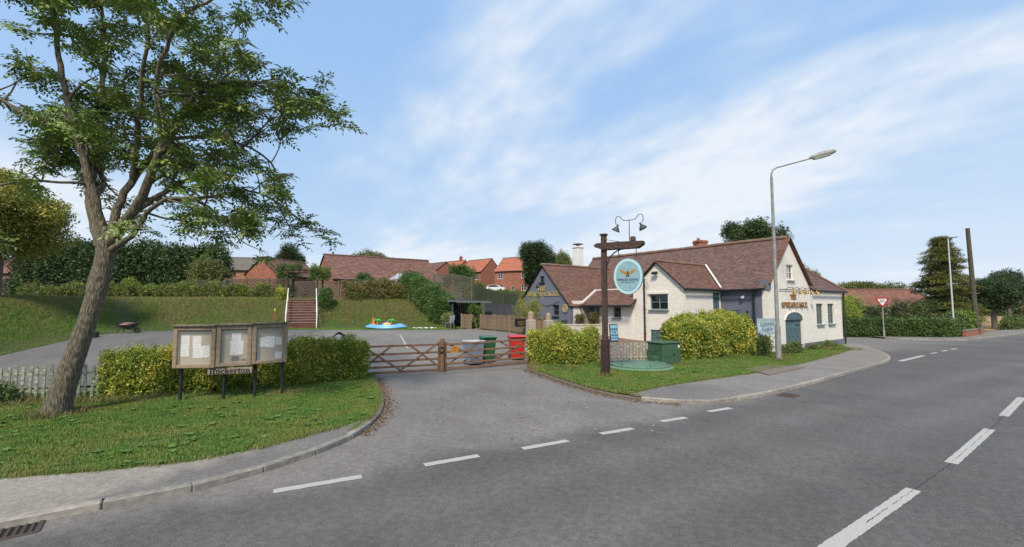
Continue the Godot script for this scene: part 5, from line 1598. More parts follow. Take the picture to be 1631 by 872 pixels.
func build_yard() -> void:
	rng.seed = 500
	var black := mat("black_metal", Color(0.018, 0.018, 0.02), 0.5)
	var wp := mat("white_paint", Color(0.72, 0.71, 0.68), 0.6)
	# timber fence from the shelter to the piers
	var tw := [textured("new_timber", Color(0.34, 0.235, 0.145), woodt, Vector3(3, 0.6, 3), 0.85), textured("new_timber_b", Color(0.40, 0.28, 0.17), woodt, Vector3(3, 0.6, 3), 0.85), textured("new_timber_c", Color(0.30, 0.215, 0.14), woodt, Vector3(3, 0.6, 3), 0.85), textured("new_timber_d", Color(0.37, 0.265, 0.18), woodt, Vector3(3, 0.6, 3), 0.85)]
	panel_fence("pale timber board fence running to the stone piers", Vector2(-2.1, 30.2), Vector2(0.85, 25.6), 0.95, 3, tw, false)
	panel_fence("short pale timber fence beside the blue shelter", Vector2(-3.45, 31.0), Vector2(-2.75, 30.5), 0.95, 1, tw, false)
	panel_fence("brownish timber fence between the two stone piers", Vector2(1.15, 26.2), Vector2(2.0, 26.6), 0.85, 1, tw, false)
	var bs := thing("black_sign", "black sign with gold lettering on the timber fence", "sign", V(0.5, H(0.5, 25.3), 25.3), 0.5)
	box_part("board", Vector3(0, 0.72, 0), Vector3(0.78, 0.44, 0.03), mat("gloss_black", Color(0.012, 0.012, 0.014), 0.3), bs)
	for k in 3: box_part("print_line", Vector3(rr(-0.05, 0.05), 0.78 - k * 0.09, 0.017), Vector3(0.5 - 0.1 * k, 0.03, 0.004), mat("gilt_letters", Color(0.33, 0.17, 0.045), 0.45, 0.3), bs, 0)
	stone_post("stone pier joined to the timber fence", Vector2(1.05, 25.3), 1.35)
	stone_post("stone pier at the end of the low white wall", Vector2(2.1, 26.3), 1.2)
	var lw := thing("low_wall", "low whitewashed wall in front of the pub porch", "wall", V(3.7, 0.6, 26.0), -0.05)
	box_part("wall", Vector3(0, 0.25, 0), Vector3(2.7, 1.0, 0.25), textured("whitewash", Color(0.62, 0.58, 0.5), fine, Vector3(1, 1, 1), 0.9), lw, 0.02)
	box_part("coping", Vector3(0, 0.77, 0), Vector3(2.76, 0.06, 0.32), textured("whitewash", Color(0.62, 0.58, 0.5), fine, Vector3(1, 1, 1), 0.9), lw, 0.015)
	for k in 2:
		var at := Vector2(3.75 + k * 0.85, 26.6)
		hedge("heather_plant", ["brown heather mound behind the low white wall", "brown heather mound nearest the blue porch pier"][k], "plant", [at, at + Vector2(0.45, 0.1)], 0.65, 0.75, 800, C_SMALL, 1.0, [Color(0.17, 0.10, 0.05), Color(0.13, 0.11, 0.04)], LEAF_OL, 0.2, "", 0.45)
	var bk := thing("planter", "small black planter on the low white wall", "planter", V(3.0, 1.4, 26.0))
	box_part("pot", Vector3(0, 0.12, 0), Vector3(0.3, 0.24, 0.3), black, bk, 0.03)
	# bamboo by the piers
	rng.seed = 520
	var bb := thing("bamboo", "tall feathery yellow-green bamboo beside the stone pier", "plant", V(0.95, H(0.95, 26.6), 26.6))
	var canes := MB.new(); var ts := []; var cs := []
	for k in 70:
		var b := Vector3(rr(-0.35, 0.35), -0.02, rr(-0.3, 0.3))
		var t := b + Vector3(rr(-0.7, 0.7), rr(1.3, 2.5), rr(-0.5, 0.5))
		canes.tube([b, b.lerp(t, 0.5) + Vector3.UP * 0.15, t], [0.01, 0.008, 0.003], 4, false)
		for j in 7:
			ts.append(Transform3D(rbasis(rr(0.6, 1.0)), b.lerp(t, rr(0.25, 1.0)) + rdir() * 0.1))
			cs.append(pick([Color(0.25, 0.27, 0.03), Color(0.15, 0.21, 0.03), Color(0.32, 0.3, 0.05)]))
	put(canes, "canes", mat("cane", Color(0.22, 0.2, 0.06), 0.7), bb)
	multi("foliage", bb, clump(71, 16, 0.16, 0.16, 0.022, 0.1), leafm, ts, cs)
	# blue shelter
	var slate := textured("slate_boards", Color(0.06, 0.075, 0.10), woodt, Vector3(4, 0.5, 4), 0.75)
	var sh := thing("shelter", "slate-blue open-fronted timber shelter by the bank", "shelter", V(-3.3, H(-3.3, 32.5), 32.5), 0.12)
	for x in [-0.95, 0.95]:
		for z in [-0.8, 0.8]: box_part("post", Vector3(x, 0.9, z), Vector3(0.12, 1.9, 0.12), slate, sh)
	for k in 13: box_part("board", Vector3(-0.9 + k * 0.15, 0.88, -0.86), Vector3(0.14, 1.75, 0.025), slate, sh, 0.004)
	for k in 11: box_part("board", Vector3(-1.02, 0.88, -0.75 + k * 0.15), Vector3(0.025, 1.75, 0.14), slate, sh, 0.004)
	box_part("roof", Vector3(0.25, 1.9, 0), Vector3(3.0, 0.09, 2.1), textured("shelter_roof", Color(0.05, 0.06, 0.075), fine, Vector3(2, 2, 2)), sh, 0.02, 0, 0, -0.03)
	box_part("fascia", Vector3(0.25, 1.86, 1.03), Vector3(3.0, 0.12, 0.03), textured("pale_fascia", Color(0.2, 0.24, 0.27), fine, Vector3(2, 2, 2)), sh, 0.004, 0, 0, -0.03)
	box_part("bench_seat", Vector3(0, 0.42, -0.5), Vector3(1.6, 0.06, 0.45), slate, sh)
	var sm := [slate, textured("slate_boards_b", Color(0.085, 0.092, 0.115), woodt, Vector3(4, 0.5, 4), 0.75), textured("slate_boards_c", Color(0.075, 0.085, 0.11), woodt, Vector3(4, 0.5, 4), 0.75)]
	panel_fence("tall slate-blue board fence behind the timber fence", Vector2(-2.0, 34.5), Vector2(2.2, 33.4), 1.55, 3, sm, false)
	hedge("shrub", "bright green bush in front of the blue shelter", "shrub", vs([[-2.9, 31.6], [-2.2, 31.5]]), 0.7, 1.35, 330, C_SMALL, 1.5, LEAF_G, LEAF_YG, 0.2)
	var br := thing("broom", "pale broom leaning on the timber fence gap", "broom", V(-2.55, H(-2.55, 30.2), 30.2))
	var mb := MB.new()
	mb.tube([Vector3(0.22, 0.05, 0.1), Vector3(-0.1, 1.0, -0.1)], [0.015, 0.015], 6)
	put(mb, "handle", mats["new_timber_b"], br)
	box_part("head", Vector3(0.23, 0.04, 0.1), Vector3(0.3, 0.08, 0.07), mats["new_timber_c"], br)
	# variegated ball and plastic chair
	hedge("ball_shrub", "pale clipped ball shrub at the foot of the bank", "shrub", vs([[-4.75, 31.3], [-4.1, 31.3]]), 0.8, 0.95, 700, C_SMALL, 1.0, [Color(0.2, 0.22, 0.08), Color(0.12, 0.17, 0.04)], [Color(0.3, 0.3, 0.14)], 0.1)
	var pc := thing("garden_chair", "grey plastic garden chair in front of the ball shrub", "chair", V(-4.15, H(-4.15, 30.3), 30.3), -0.5)
	var cg := mat("chair_grey", Color(0.15, 0.16, 0.18), 0.5)
	box_part("seat", Vector3(0, 0.42, 0), Vector3(0.46, 0.04, 0.44), cg, pc, 0.015)
	box_part("backrest", Vector3(0, 0.68, -0.25), Vector3(0.42, 0.48, 0.03), cg, pc, 0.012, 0, -0.22)
	for x in [-0.2, 0.2]:
		for z in [-0.18, 0.18]: box_part("leg", Vector3(x * 1.05, 0.2, z * 1.1), Vector3(0.045, 0.42, 0.045), cg, pc, 0.01)
		box_part("armrest", Vector3(x * 1.15, 0.62, -0.02), Vector3(0.05, 0.03, 0.42), cg, pc, 0.01)
	# inflatable paddling toy
	var ty := thing("inflatable_pool", "flattened inflatable paddling pool with palm and slide on the lawn", "inflatable", V(-8.45, H(-8.45, 30.6) + 0.02, 30.6), 0.05)
	var pb := mat("vinyl_blue", Color(0.16, 0.42, 0.68), 0.3)
	for r in [[0.0, 0.62, 1.3, 0.1], [0.0, 0.4, 1.1, 0.19]]:
		mb = MB.new()
		var pts := []; var rad := []
		for k in 33:
			var a := TAU * k / 32
			pts.append(Vector3(cos(a) * r[2], r[3] + 0.03 * sin(a * 3), sin(a) * r[1])); rad.append(0.1 + 0.02 * sin(a * 5))
		mb.tube(pts, rad, 8, false)
		put(mb, "ring", pb, ty)
	mb = MB.new()
	mb.tube([Vector3(-0.85, 0.1, -0.1), Vector3(-0.85, 0.4, -0.1), Vector3(-0.84, 0.55, -0.1)], [0.19, 0.16, 0.13], 10)
	mb.tube([Vector3(-0.9, 0.5, -0.1), Vector3(-0.93, 0.75, -0.1)], [0.1, 0.03], 8)
	put(mb, "castle", mat("vinyl_orange", Color(0.65, 0.22, 0.04), 0.35), ty)
	for x in [-0.62, 0.3]:
		mb = MB.new()
		mb.tube([Vector3(x, 0.15, 0), Vector3(x, 0.5, 0)], [0.06, 0.045], 8)
		put(mb, "palm_trunk", mats["vinyl_orange"], ty)
		mb = MB.new()
		for k in 5:
			var a := TAU * k / 5
			mb.tube([Vector3(x, 0.5, 0), Vector3(x + cos(a) * 0.13, 0.6, sin(a) * 0.13), Vector3(x + cos(a) * 0.24, 0.5, sin(a) * 0.24)], [0.05, 0.06, 0.02], 6)
		put(mb, "palm_leaves", mat("vinyl_green", Color(0.06, 0.45, 0.08), 0.35), ty)
	mb = MB.new()
	mb.tube([Vector3(-0.3, 0.1, 0.2), Vector3(0.0, 0.28, 0.15), Vector3(0.28, 0.3, 0.1)], [0.1, 0.14, 0.1], 8)
	put(mb, "slide", mat("vinyl_yellow", Color(0.62, 0.38, 0.1), 0.35), ty)
	for q in [[-0.35, 0.1], [0.75, 0.95]]:
		mb = MB.new()
		mb.tube([Vector3(q[0], 0.25, -0.25), Vector3(q[1], 0.42 if q[0] < 0 else 0.25, -0.2)], [0.1, 0.08], 8)
		put(mb, "bolster", mat("vinyl_purple", Color(0.32, 0.22, 0.5), 0.35), ty)
	# a flat white cloth on the lawn
	var cl := thing("white_sheet", "crumpled white sheeting strip lying on the lawn", "sheet", V(-5.9, H(-5.9, 30.6) + 0.02, 30.6))
	mb = MB.new()
	for i in 14:
		var x0 := -0.75 + i * 0.11
		mb.quad(Vector3(x0, 0.05 + 0.03 * sin(i * 2.1), 0.1 + 0.04 * sin(i)), Vector3(x0 + 0.11, 0.05 + 0.03 * sin((i + 1) * 2.1), 0.1 + 0.04 * sin(i + 1)), Vector3(x0 + 0.11, 0.08 + 0.03 * cos((i + 1) * 1.7), -0.12), Vector3(x0, 0.08 + 0.03 * cos(i * 1.7), -0.12))
	put(mb, "cloth", wp, cl)
	# wheelbarrow and crate on the left edge of the car park
	var wb := thing("wheelbarrow", "dark wheelbarrow with pink load at the foot of the bank", "wheelbarrow", V(-22.4, H(-22.4, 26.4), 26.4), 0.15)
	mb = MB.new()
	var lo := []; var hi := []
	for k in [[-1, 1], [1, 1], [1, -1], [-1, -1]]:
		lo.append(Vector3(k[0] * 0.28, 0.3, k[1] * 0.2)); hi.append(Vector3(k[0] * 0.48 + 0.05, 0.58, k[1] * 0.32))
	for k in 4: mb.quad(lo[k], lo[(k + 1) % 4], hi[(k + 1) % 4], hi[k])
	mb.quad(lo[0], lo[1], lo[2], lo[3])
	put(mb, "tray", textured("barrow_steel", Color(0.05, 0.05, 0.05), fine, Vector3(3, 3, 3), 0.6), wb)
	mb = MB.new()
	for s in [-1.0, 1.0]:
		mb.tube([Vector3(0.55, 0.2, 0.05 * s), Vector3(-0.2, 0.3, 0.2 * s), Vector3(-0.75, 0.52, 0.28 * s)], [0.018, 0.018, 0.018], 6)
		mb.tube([Vector3(-0.22, 0.3, 0.2 * s), Vector3(-0.35, 0.0, 0.24 * s)], [0.016, 0.016], 6)
	put(mb, "frame", black, wb)
	mb = MB.new()
	mb.lathe(Transform3D(Basis.from_euler(Vector3(PI / 2, 0, 0)), Vector3(0.55, 0.17, 0)), [Vector2(0.05, -0.04), Vector2(0.17, -0.04), Vector2(0.17, 0.04), Vector2(0.05, 0.04)], 18)
	put(mb, "wheel", mat("rubber", Color(0.015, 0.015, 0.015), 0.8), wb)
	mb = MB.new()
	mb.lathe(xf(Vector3(0.05, 0.5, 0)), [Vector2(0.42, 0), Vector2(0.3, 0.08), Vector2(0.12, 0.12), Vector2(0, 0.13)], 12)
	put(mb, "load", textured("pink_rubble", Color(0.36, 0.22, 0.17), fine, Vector3(4, 4, 4), 0.95), wb)
	var cr := thing("crate", "black crate on the car park edge near the wheelbarrow", "crate", V(-22.75, H(-22.75, 24.6), 24.6), 0.3)
	for s in [[0, -0.2, 0.5, 0.02], [0, 0.2, 0.5, 0.02], [-0.24, 0, 0.02, 0.4], [0.24, 0, 0.02, 0.4]]: box_part("side", Vector3(s[0], 0.16, s[1]), Vector3(s[2], 0.3, s[3]), black, cr)
	box_part("floor", Vector3(0, 0.02, 0), Vector3(0.48, 0.03, 0.4), black, cr)
	var mk := thing("marker_post", "orange marker post with yellow top on the bank", "post", V(-15.9, H(-15.9, 30.4), 30.4))
	mb = MB.new()
	mb.tube([Vector3(0, -0.1, 0), Vector3(0, 0.85, 0)], [0.045, 0.04], 8)
	put(mb, "stake", mat("stake_orange", Color(0.35, 0.09, 0.02), 0.6), mk)
	mb = MB.new()
	mb.tube([Vector3(0, 0.85, 0), Vector3(0, 1.05, 0)], [0.055, 0.04], 8)
	put(mb, "cap", mat("stake_yellow", Color(0.6, 0.5, 0.04), 0.5), mk)
	# brick steps with white handrails
	var st := thing("garden_steps", "flight of brick steps with white handrails up the bank", "steps", V(-14.25, 0, 30.7), 0.43)
	var bt := brick_tex(7, [Color(0.46, 0.25, 0.2), Color(0.5, 0.3, 0.25), Color(0.4, 0.22, 0.19)], Color(0.45, 0.4, 0.36))
	var red := textured("step_brick", Color(0.75, 0.7, 0.68), bt, Vector3(0.55, 0.55, 0.55), 0.95)
	var nose := textured("step_nosing", Color(0.34, 0.30, 0.26), fine, Vector3(3, 3, 3), 0.9)
	for k in 10:
		var s := box_part("step", Vector3(0, 1.1 + 0.18 * k, -0.34 * k - 0.15), Vector3(1.85, 0.36, 0.5), red, st, 0.01)
		box_part("nosing", Vector3(0, 1.29 + 0.18 * k, -0.34 * k - 0.03), Vector3(1.86, 0.035, 0.31), nose, s, 0.008)
	for x in [-0.95, 0.95]:
		mb = MB.new()
		mb.tube([Vector3(x, 0.9, 0.15), Vector3(x, 1.95, 0.15), Vector3(x, 3.72, -3.3), Vector3(x, 2.8, -3.3)], [0.035, 0.035, 0.035, 0.035], 8)
		mb.tube([Vector3(x, 1.8, -1.6), Vector3(x, 2.9, -1.6)], [0.03, 0.03], 8)
		put(mb, "handrail", wp, st)
	# pergola with climber at the head of the steps
	var pg := thing("pergola", "timber pergola at the head of the brick steps", "pergola", V(-16.0, 2.95, 34.9))
	var pw := textured("pergola_wood", Color(0.17, 0.11, 0.07), woodt, Vector3(3, 0.6, 3), 0.9)
	for x in [-1.15, 1.15]:
		for z in [-0.5, 0.5]: box_part("post", Vector3(x, 1.0, z), Vector3(0.11, 2.1, 0.11), pw, pg)
	for z in [-0.5, 0.5]: box_part("beam", Vector3(0, 2.08, z), Vector3(3.0, 0.14, 0.06), pw, pg)
	for k in 6: box_part("rafter", Vector3(-1.25 + k * 0.5, 2.2, 0), Vector3(0.05, 0.11, 1.6), pw, pg)
	hedge("climbing_plant", "leafy climber over the left side of the pergola", "plant", vs([[-18.2, 35.2], [-16.4, 34.8]]), 1.1, 0.95, 160, C_MID, 0.7, LEAF_G, LEAF_G, 0.4, "", 1.6)
	hedge("climbing_plant", "leafy climber over the right side of the pergola", "plant", vs([[-15.4, 34.7], [-14.1, 34.6]]), 1.0, 1.0, 180, C_MID, 0.7, LEAF_G, LEAF_YG, 0.4, "", 1.5)
	hedge("shrub", "round green bush at the right of the brick steps", "shrub", vs([[-14.2, 33.6], [-13.5, 33.6]]), 1.0, 1.2, 240, C_SMALL, 1.7, LEAF_G, [Color(0.08, 0.16, 0.03)], 0.2)
	hedge("shrub", "yellow-green bush at the left of the brick steps", "shrub", vs([[-17.3, 33.4], [-16.8, 33.4]]), 0.7, 0.8, 300, C_SMALL, 1.5, LEAF_YG, LEAF_YTIP, 0.3)
	# fences along the terrace
	var gf := [textured("fence_post", Color(0.22, 0.19, 0.15), woodt, Vector3(3, 0.6, 3), 0.9), textured("fence_dark", Color(0.085, 0.09, 0.07), woodt, Vector3(3, 3, 3), 0.9), textured("fence_dark_b", Color(0.11, 0.105, 0.085), woodt, Vector3(3, 3, 3), 0.9)]
	panel_fence("dark arrow-slat fence left of the pergola", Vector2(-24.4, 38.4), Vector2(-18.6, 38.0), 1.75, 3, gf, true)
	panel_fence("dark arrow-slat fence before the long bungalow", Vector2(-14.2, 37.6), Vector2(-7.0, 38.6), 1.55, 4, gf, true)
	var pf := [gf[0], textured("fence_grey", Color(0.21, 0.185, 0.15), woodt, Vector3(3, 3, 3), 0.9), textured("fence_grey_b", Color(0.17, 0.155, 0.13), woodt, Vector3(3, 3, 3), 0.9)]
	panel_fence("grey arrow-slat fence above the blue shelter", Vector2(-7.0, 40.2), Vector2(-3.6, 40.4), 2.3, 2, pf, true)
	panel_fence("grey arrow-slat fence seen through the pergola", Vector2(-18.4, 38.0), Vector2(-14.4, 37.6), 1.5, 2, pf, true)
	panel_fence("dark green board fence behind the blue fence", Vector2(-3.9, 45.5), Vector2(0.6, 45.0), 1.6, 3, [textured("green_post", Color(0.1, 0.1, 0.06), woodt, Vector3(3, 0.6, 3)), textured("green_board", Color(0.035, 0.06, 0.03), woodt, Vector3(3, 0.6, 3)), textured("green_board_b", Color(0.045, 0.07, 0.035), woodt, Vector3(3, 0.6, 3))], false)
	hedge("shrub", "dark green shrubs at the foot of the thin pole", "shrub", vs([[-5.6, 51.5], [-3.2, 51.0]]), 1.2, 1.7, 90, C_MID, 0.9, LEAF_G, LEAF_OL, 0.3)
	hedge("shrub", "scrubby growth on the slope below the orange-roofed houses", "shrub", vs([[-3.4, 60], [3.0, 58]]), 2.0, 0.8, 60, C_MID, 0.9, LEAF_OL, LEAF_G, 0.6)
	panel_fence("pale panel fence end beside the brick bungalow", Vector2(-25.6, 36.5), Vector2(-24.3, 38.0), 1.5, 1, [gf[0], pf[1]], true)
	# rough hedges along the bank top
	hedge("rough_hedge", "rough leafy hedge along the bank top left of the steps", "hedge", vs([[-34, 31.5], [-27, 33.6], [-21, 35.4], [-17.3, 35.6]]), 1.1, 1.0, 130, C_MID, 0.75, LEAF_OL, LEAF_YG, 0.5)
	hedge("rough_hedge", "rust-tinged hedge along the bank top right of the steps", "hedge", vs([[-13.2, 35.8], [-10, 36.4], [-6.9, 36.9]]), 1.3, 1.25, 150, C_MID, 0.75, LEAF_OL, [Color(0.23, 0.13, 0.04), Color(0.19, 0.15, 0.05)], 0.4)
	hedge("willow_shrub", "tall feathery green shrubs stepping down the bank end", "shrub", vs([[-9.4, 39.3], [-7.7, 36.6], [-5.9, 34.4], [-4.6, 32.9]]), 1.6, 1.75, 120, clump(81, 26, 0.3, 0.2, 0.035, 0.7), 1.0, [Color(0.05, 0.11, 0.025), Color(0.075, 0.15, 0.035)], [Color(0.1, 0.19, 0.04)], 0.35)

# ---------------------------------------------------------------- houses and trees behind
func house(called: String, label: String, at: Vector3, turn: float, w: float, d: float, eave: float, ridge: float, wall_m: Material, pal: Array, wins: Array, gwins := [], over := 0.25, tw := 0.3, chimney := false) -> Node3D:
	# ridge along local x; front looks along +z; wins [x, y, w, h] on the front, gwins on the +x gable
	var o := thing(called, label, "house", at, turn)
	var holes := []
	for q in wins: holes.append(Rect2(q[0], q[1], q[2], q[3]))
	var gh := []
	for q in gwins: gh.append(Rect2(q[0], q[1], q[2], q[3]))
	var m := MB.new()
	wall(m, xf(Vector3(0, 0, d * 0.5)), vs([[-w * 0.5, -1.0], [w * 0.5, -1.0], [w * 0.5, eave], [-w * 0.5, eave]]), holes, 0.2)
	put(m, "front_wall", wall_m, o)
	var g := vs([[-d * 0.5 + 0.01, -1.0], [d * 0.5 - 0.21, -1.0], [d * 0.5 - 0.21, eave], [0, ridge - 0.12], [-d * 0.5 + 0.01, eave]])
	m = MB.new()
	# +x gable: its x runs towards -z, so the front corner is at -d/2
	var gp := vs([[-d * 0.5 + 0.21, -1.0], [d * 0.5, -1.0], [d * 0.5, eave], [0, ridge - 0.08], [-d * 0.5 + 0.21, eave]])
	wall(m, Transform3D(FACE_R, Vector3(w * 0.5, 0, 0)), gp, gh, 0.2)
	put(m, "gable_wall", wall_m, o)
	m = MB.new()
	wall(m, Transform3D(FACE_U, Vector3(-w * 0.5, 0, 0)), g, [], 0.2)
	put(m, "gable_wall", wall_m, o)
	m = MB.new()
	wall(m, Transform3D(Basis(Vector3(-1, 0, 0), Vector3.UP, Vector3(0, 0, -1)), Vector3(0, 0, -d * 0.5)), vs([[-w * 0.5, -1.0], [w * 0.5, -1.0], [w * 0.5, eave], [-w * 0.5, eave]]), [], 0.2)
	put(m, "rear_wall", wall_m, o)
	var rf := MB.new()
	var slope := (ridge - eave) / (d * 0.5)
	var ez := d * 0.5 + over; var ey := eave - slope * over + 0.05
	var hw := w * 0.5 + 0.12
	tiles(rf, Vector3(-hw, ey, ez), Vector3(hw, ey, ez), Vector3(hw, ridge, 0), Vector3(-hw, ridge, 0), tw, tw, pal, 0.035)
	tiles(rf, Vector3(hw, ey, -ez), Vector3(-hw, ey, -ez), Vector3(-hw, ridge, 0), Vector3(hw, ridge, 0), tw * 2, tw * 2, pal, 0.035)
	var r := put(rf, "roof", mat("roof_tile", Color(1, 1, 1), 0.9, 0.0, true), o)
	r.set_meta("kind", "stuff")
	var c: Color = pal[0]
	ridge_tiles(o, Vector3(-hw, ridge + 0.03, 0), Vector3(hw, ridge + 0.03, 0), mat("house_ridge_" + called, Color(c.r * 0.9, c.g * 0.9, c.b * 0.9), 0.9, 0.0, true), 0.12, 0.45)
	m = MB.new()
	m.tube([Vector3(-hw, ey - 0.03, ez + 0.05), Vector3(hw, ey - 0.03, ez + 0.05)], [0.06, 0.06], 6)
	put(m, "gutter", mat("black_metal", Color(0.018, 0.018, 0.02), 0.5), o)
	var wp := mat("white_paint", Color(0.72, 0.71, 0.68), 0.6)
	for q in wins: window(o, xf(Vector3(q[0], q[1], d * 0.5)), q[2], q[3], wp, 2, 2 if q[3] > 0.9 else 1, 0.06, true)
	for q in gwins: window(o, Transform3D(FACE_R, Vector3(w * 0.5, q[1], -q[0])), q[2], q[3], wp, 2, 2 if q[3] > 0.9 else 1, 0.06, true)
	if chimney:
		m = MB.new()
		m.box(xf(Vector3(w * 0.3, ridge + 0.3, 0)), Vector3(0.6, 1.3, 0.6), 0.02)
		m.box(xf(Vector3(w * 0.3, ridge + 0.92, 0)), Vector3(0.72, 0.12, 0.72), 0.02)
		var ch := put(m, "chimney", wall_m, o)
		for s in [-0.13, 0.13]:
			m = MB.new()
			m.lathe(xf(Vector3(w * 0.3 + s, ridge + 0.97, 0)), [Vector2(0.1, 0), Vector2(0.09, 0.3), Vector2(0.07, 0.3), Vector2(0.0, 0.28)], 10)
			put(m, "chimney_pot", mat("terracotta", Color(0.3, 0.11, 0.06), 0.9), ch)
	return o

func build_background() -> void:
	rng.seed = 700
	var bt := brick_tex(2, [Color(0.58, 0.33, 0.25), Color(0.62, 0.37, 0.28), Color(0.52, 0.28, 0.22)], Color(0.55, 0.47, 0.4))
	var red := textured("red_brick", Color(1, 1, 1), bt, Vector3(0.55, 0.55, 0.55), 0.95)
	var bt2 := brick_tex(3, [Color(0.60, 0.40, 0.31), Color(0.55, 0.36, 0.28), Color(0.66, 0.45, 0.36)], Color(0.56, 0.48, 0.42))
	var tanb := textured("tan_brick", Color(1, 1, 1), bt2, Vector3(0.55, 0.55, 0.55), 0.95)
	var brown := [Color(0.17, 0.088, 0.068), Color(0.20, 0.105, 0.08), Color(0.15, 0.08, 0.065)]
	var orange := [Color(0.38, 0.13, 0.075), Color(0.43, 0.155, 0.09), Color(0.34, 0.12, 0.075)]
	var white := mat("white_paint", Color(0.72, 0.71, 0.68), 0.6)
	house("bungalow", "long red-brick bungalow with a wide brown tiled roof", V(-15.75, 2.75, 53.4), 0.62, 12.4, 8.0, 2.55, 5.3, red, brown, [[-4.8, 1.0, 1.2, 1.1], [-1.5, 1.0, 1.2, 1.1], [3.0, 0.9, 1.6, 1.2]])
	var cv := thing("conservatory", "small white conservatory against the long bungalow", "conservatory", V(-11.2, 3.0, 47.5), 0.62)
	for k in 5:
		box_part("glazed_panel", Vector3(-1.2 + k * 0.6, 1.0, 1.2), Vector3(0.56, 2.0, 0.04), glass_mat(), cv, 0)
		box_part("mullion", Vector3(-1.5 + k * 0.6, 1.0, 1.2), Vector3(0.06, 2.05, 0.08), white, cv)
	box_part("wall_plate", Vector3(0, 2.08, 1.2), Vector3(3.1, 0.1, 0.12), white, cv)
	var rr_ := MB.new()
	rr_.quad(Vector3(-1.6, 2.1, 1.3), Vector3(1.6, 2.1, 1.3), Vector3(0.8, 2.75, -0.2), Vector3(-0.8, 2.75, -0.2))
	rr_.quad(Vector3(1.6, 2.1, 1.3), Vector3(1.6, 2.1, -1.3), Vector3(0.8, 2.75, -0.2), Vector3(0.8, 2.75, -0.2))
	rr_.quad(Vector3(-1.6, 2.1, -1.3), Vector3(-1.6, 2.1, 1.3), Vector3(-0.8, 2.75, -0.2), Vector3(-0.8, 2.75, -0.2))
	put(rr_, "roof", mat("polycarbonate", Color(0.32, 0.33, 0.36), 0.35), cv)
	for k in 6:
		var m := MB.new()
		m.bar(Vector3(-1.55 + k * 0.62, 2.13, 1.28), Vector3(-0.78 + k * 0.31, 2.78, -0.2), 0.05, 0.05)
		put(m, "glazing_bar", white, cv)
	house("bungalow", "red-brick bungalow with its gable end behind the slat fence", V(-31.4, 3.2, 62), 1.32, 8.0, 4.8, 3.3, 5.4, red, brown, [], [])
	house("house", "grey-tiled house partly behind the tall dark hedge", V(-46, 4.0, 78), 0.2, 9.0, 8.0, 4.3, 6.6, tanb, [Color(0.17, 0.15, 0.125), Color(0.14, 0.125, 0.11)], [])
	house("bungalow", "brick bungalow beyond the yellow-green tree", V(-67.0, 4.3, 62), 0.3, 9.0, 7.0, 2.4, 4.4, tanb, brown, [[0.2, 0.6, 1.3, 1.2], [2.6, 0.6, 1.1, 1.2]])
	house("house", "orange-tiled house with bright ridge left of the utility pole", V(-15.0, 5.6, 117), -0.78, 9.0, 7.0, 5.0, 8.2, red, orange, [[-3, 3.0, 1.1, 1.2], [1.5, 3.0, 1.1, 1.2]], [], 0.25, 0.33, true)
	house("house", "plain red-brick gabled house beside the long bungalow", V(-18.2, 5.2, 108), -0.78, 8.0, 7.0, 4.8, 7.3, red, brown, [])
	house("house", "orange-tiled brick house with the white car at its gable", V(-8.0, 5.3, 112), -0.76, 8.6, 7.0, 5.2, 8.4, red, orange, [[-3.2, 3.2, 1.1, 1.3], [2.2, 3.2, 1.1, 1.3], [-3.2, 0.6, 1.1, 1.3], [2.2, 0.6, 1.1, 1.3]], [[-2.6, 0.5, 0.8, 1.2]])
	house("house", "orange-tiled brick house behind the dark pine", V(2.5, 5.0, 100), -0.55, 10.5, 7.0, 5.0, 8.1, red, orange, [[-4.4, 3.2, 1.2, 1.2], [-4.4, 0.6, 1.3, 1.3], [-1.0, 0.6, 0.9, 0.9], [1.5, 3.2, 1.2, 1.2], [1.5, 0.6, 1.2, 1.3]])
	var rw := thing("retaining_wall", "red-brick retaining wall below the white car", "wall", V(-3.4, 3.35, 72), 0.0)
	box_part("wall", Vector3(0, 0.55, 0), Vector3(4.6, 1.1, 0.3), red, rw, 0.02)
	box_part("coping", Vector3(0, 1.14, 0), Vector3(4.7, 0.08, 0.4), textured("concrete", Color(0.3, 0.28, 0.25), fine, Vector3(1, 1, 1)), rw, 0.02)
	house("house", "orange roof with brick chimney behind the pub roof", V(19.5, 0.5, 47), 0.1, 8.0, 6.0, 4.7, 7.4, red, orange, [], [], 0.25, 0.3, false)
	var cst := thing("chimney_stack", "red-brick chimney rising behind the pub ridge", "chimney", V(17.0, 0.5, 40.5), 0.3)
	box_part("stack", Vector3(0, 3.7, 0), Vector3(0.95, 8.2, 0.8), red, cst, 0.02)
	box_part("cap_course", Vector3(0, 7.65, 0), Vector3(1.05, 0.15, 0.9), red, cst, 0.02)
	var m2 := MB.new()
	m2.lathe(xf(Vector3(-0.2, 7.7, 0)), [Vector2(0.15, 0), Vector2(0.12, 0.32), Vector2(0.08, 0.32), Vector2(0, 0.3)], 12)
	put(m2, "chimney_pot", mat("terracotta", Color(0.3, 0.11, 0.06), 0.9), cst)
	house("bungalow", "red-roofed bungalow behind the far clipped hedge", V(45.5, 0.0, 57.5), -0.05, 11.0, 8.0, 2.3, 4.4, red, [Color(0.2, 0.09, 0.065), Color(0.17, 0.085, 0.065), Color(0.24, 0.115, 0.075)], [[-4.0, 0.8, 1.4, 1.2], [1.0, 0.8, 1.4, 1.2]])
	# white car at the gable
	var car := thing("parked_car", "white hatchback parked at the brick house gable", "car", V(-3.4, 5.35, 97.5), PI - 0.25)
	var prof := PackedVector2Array()
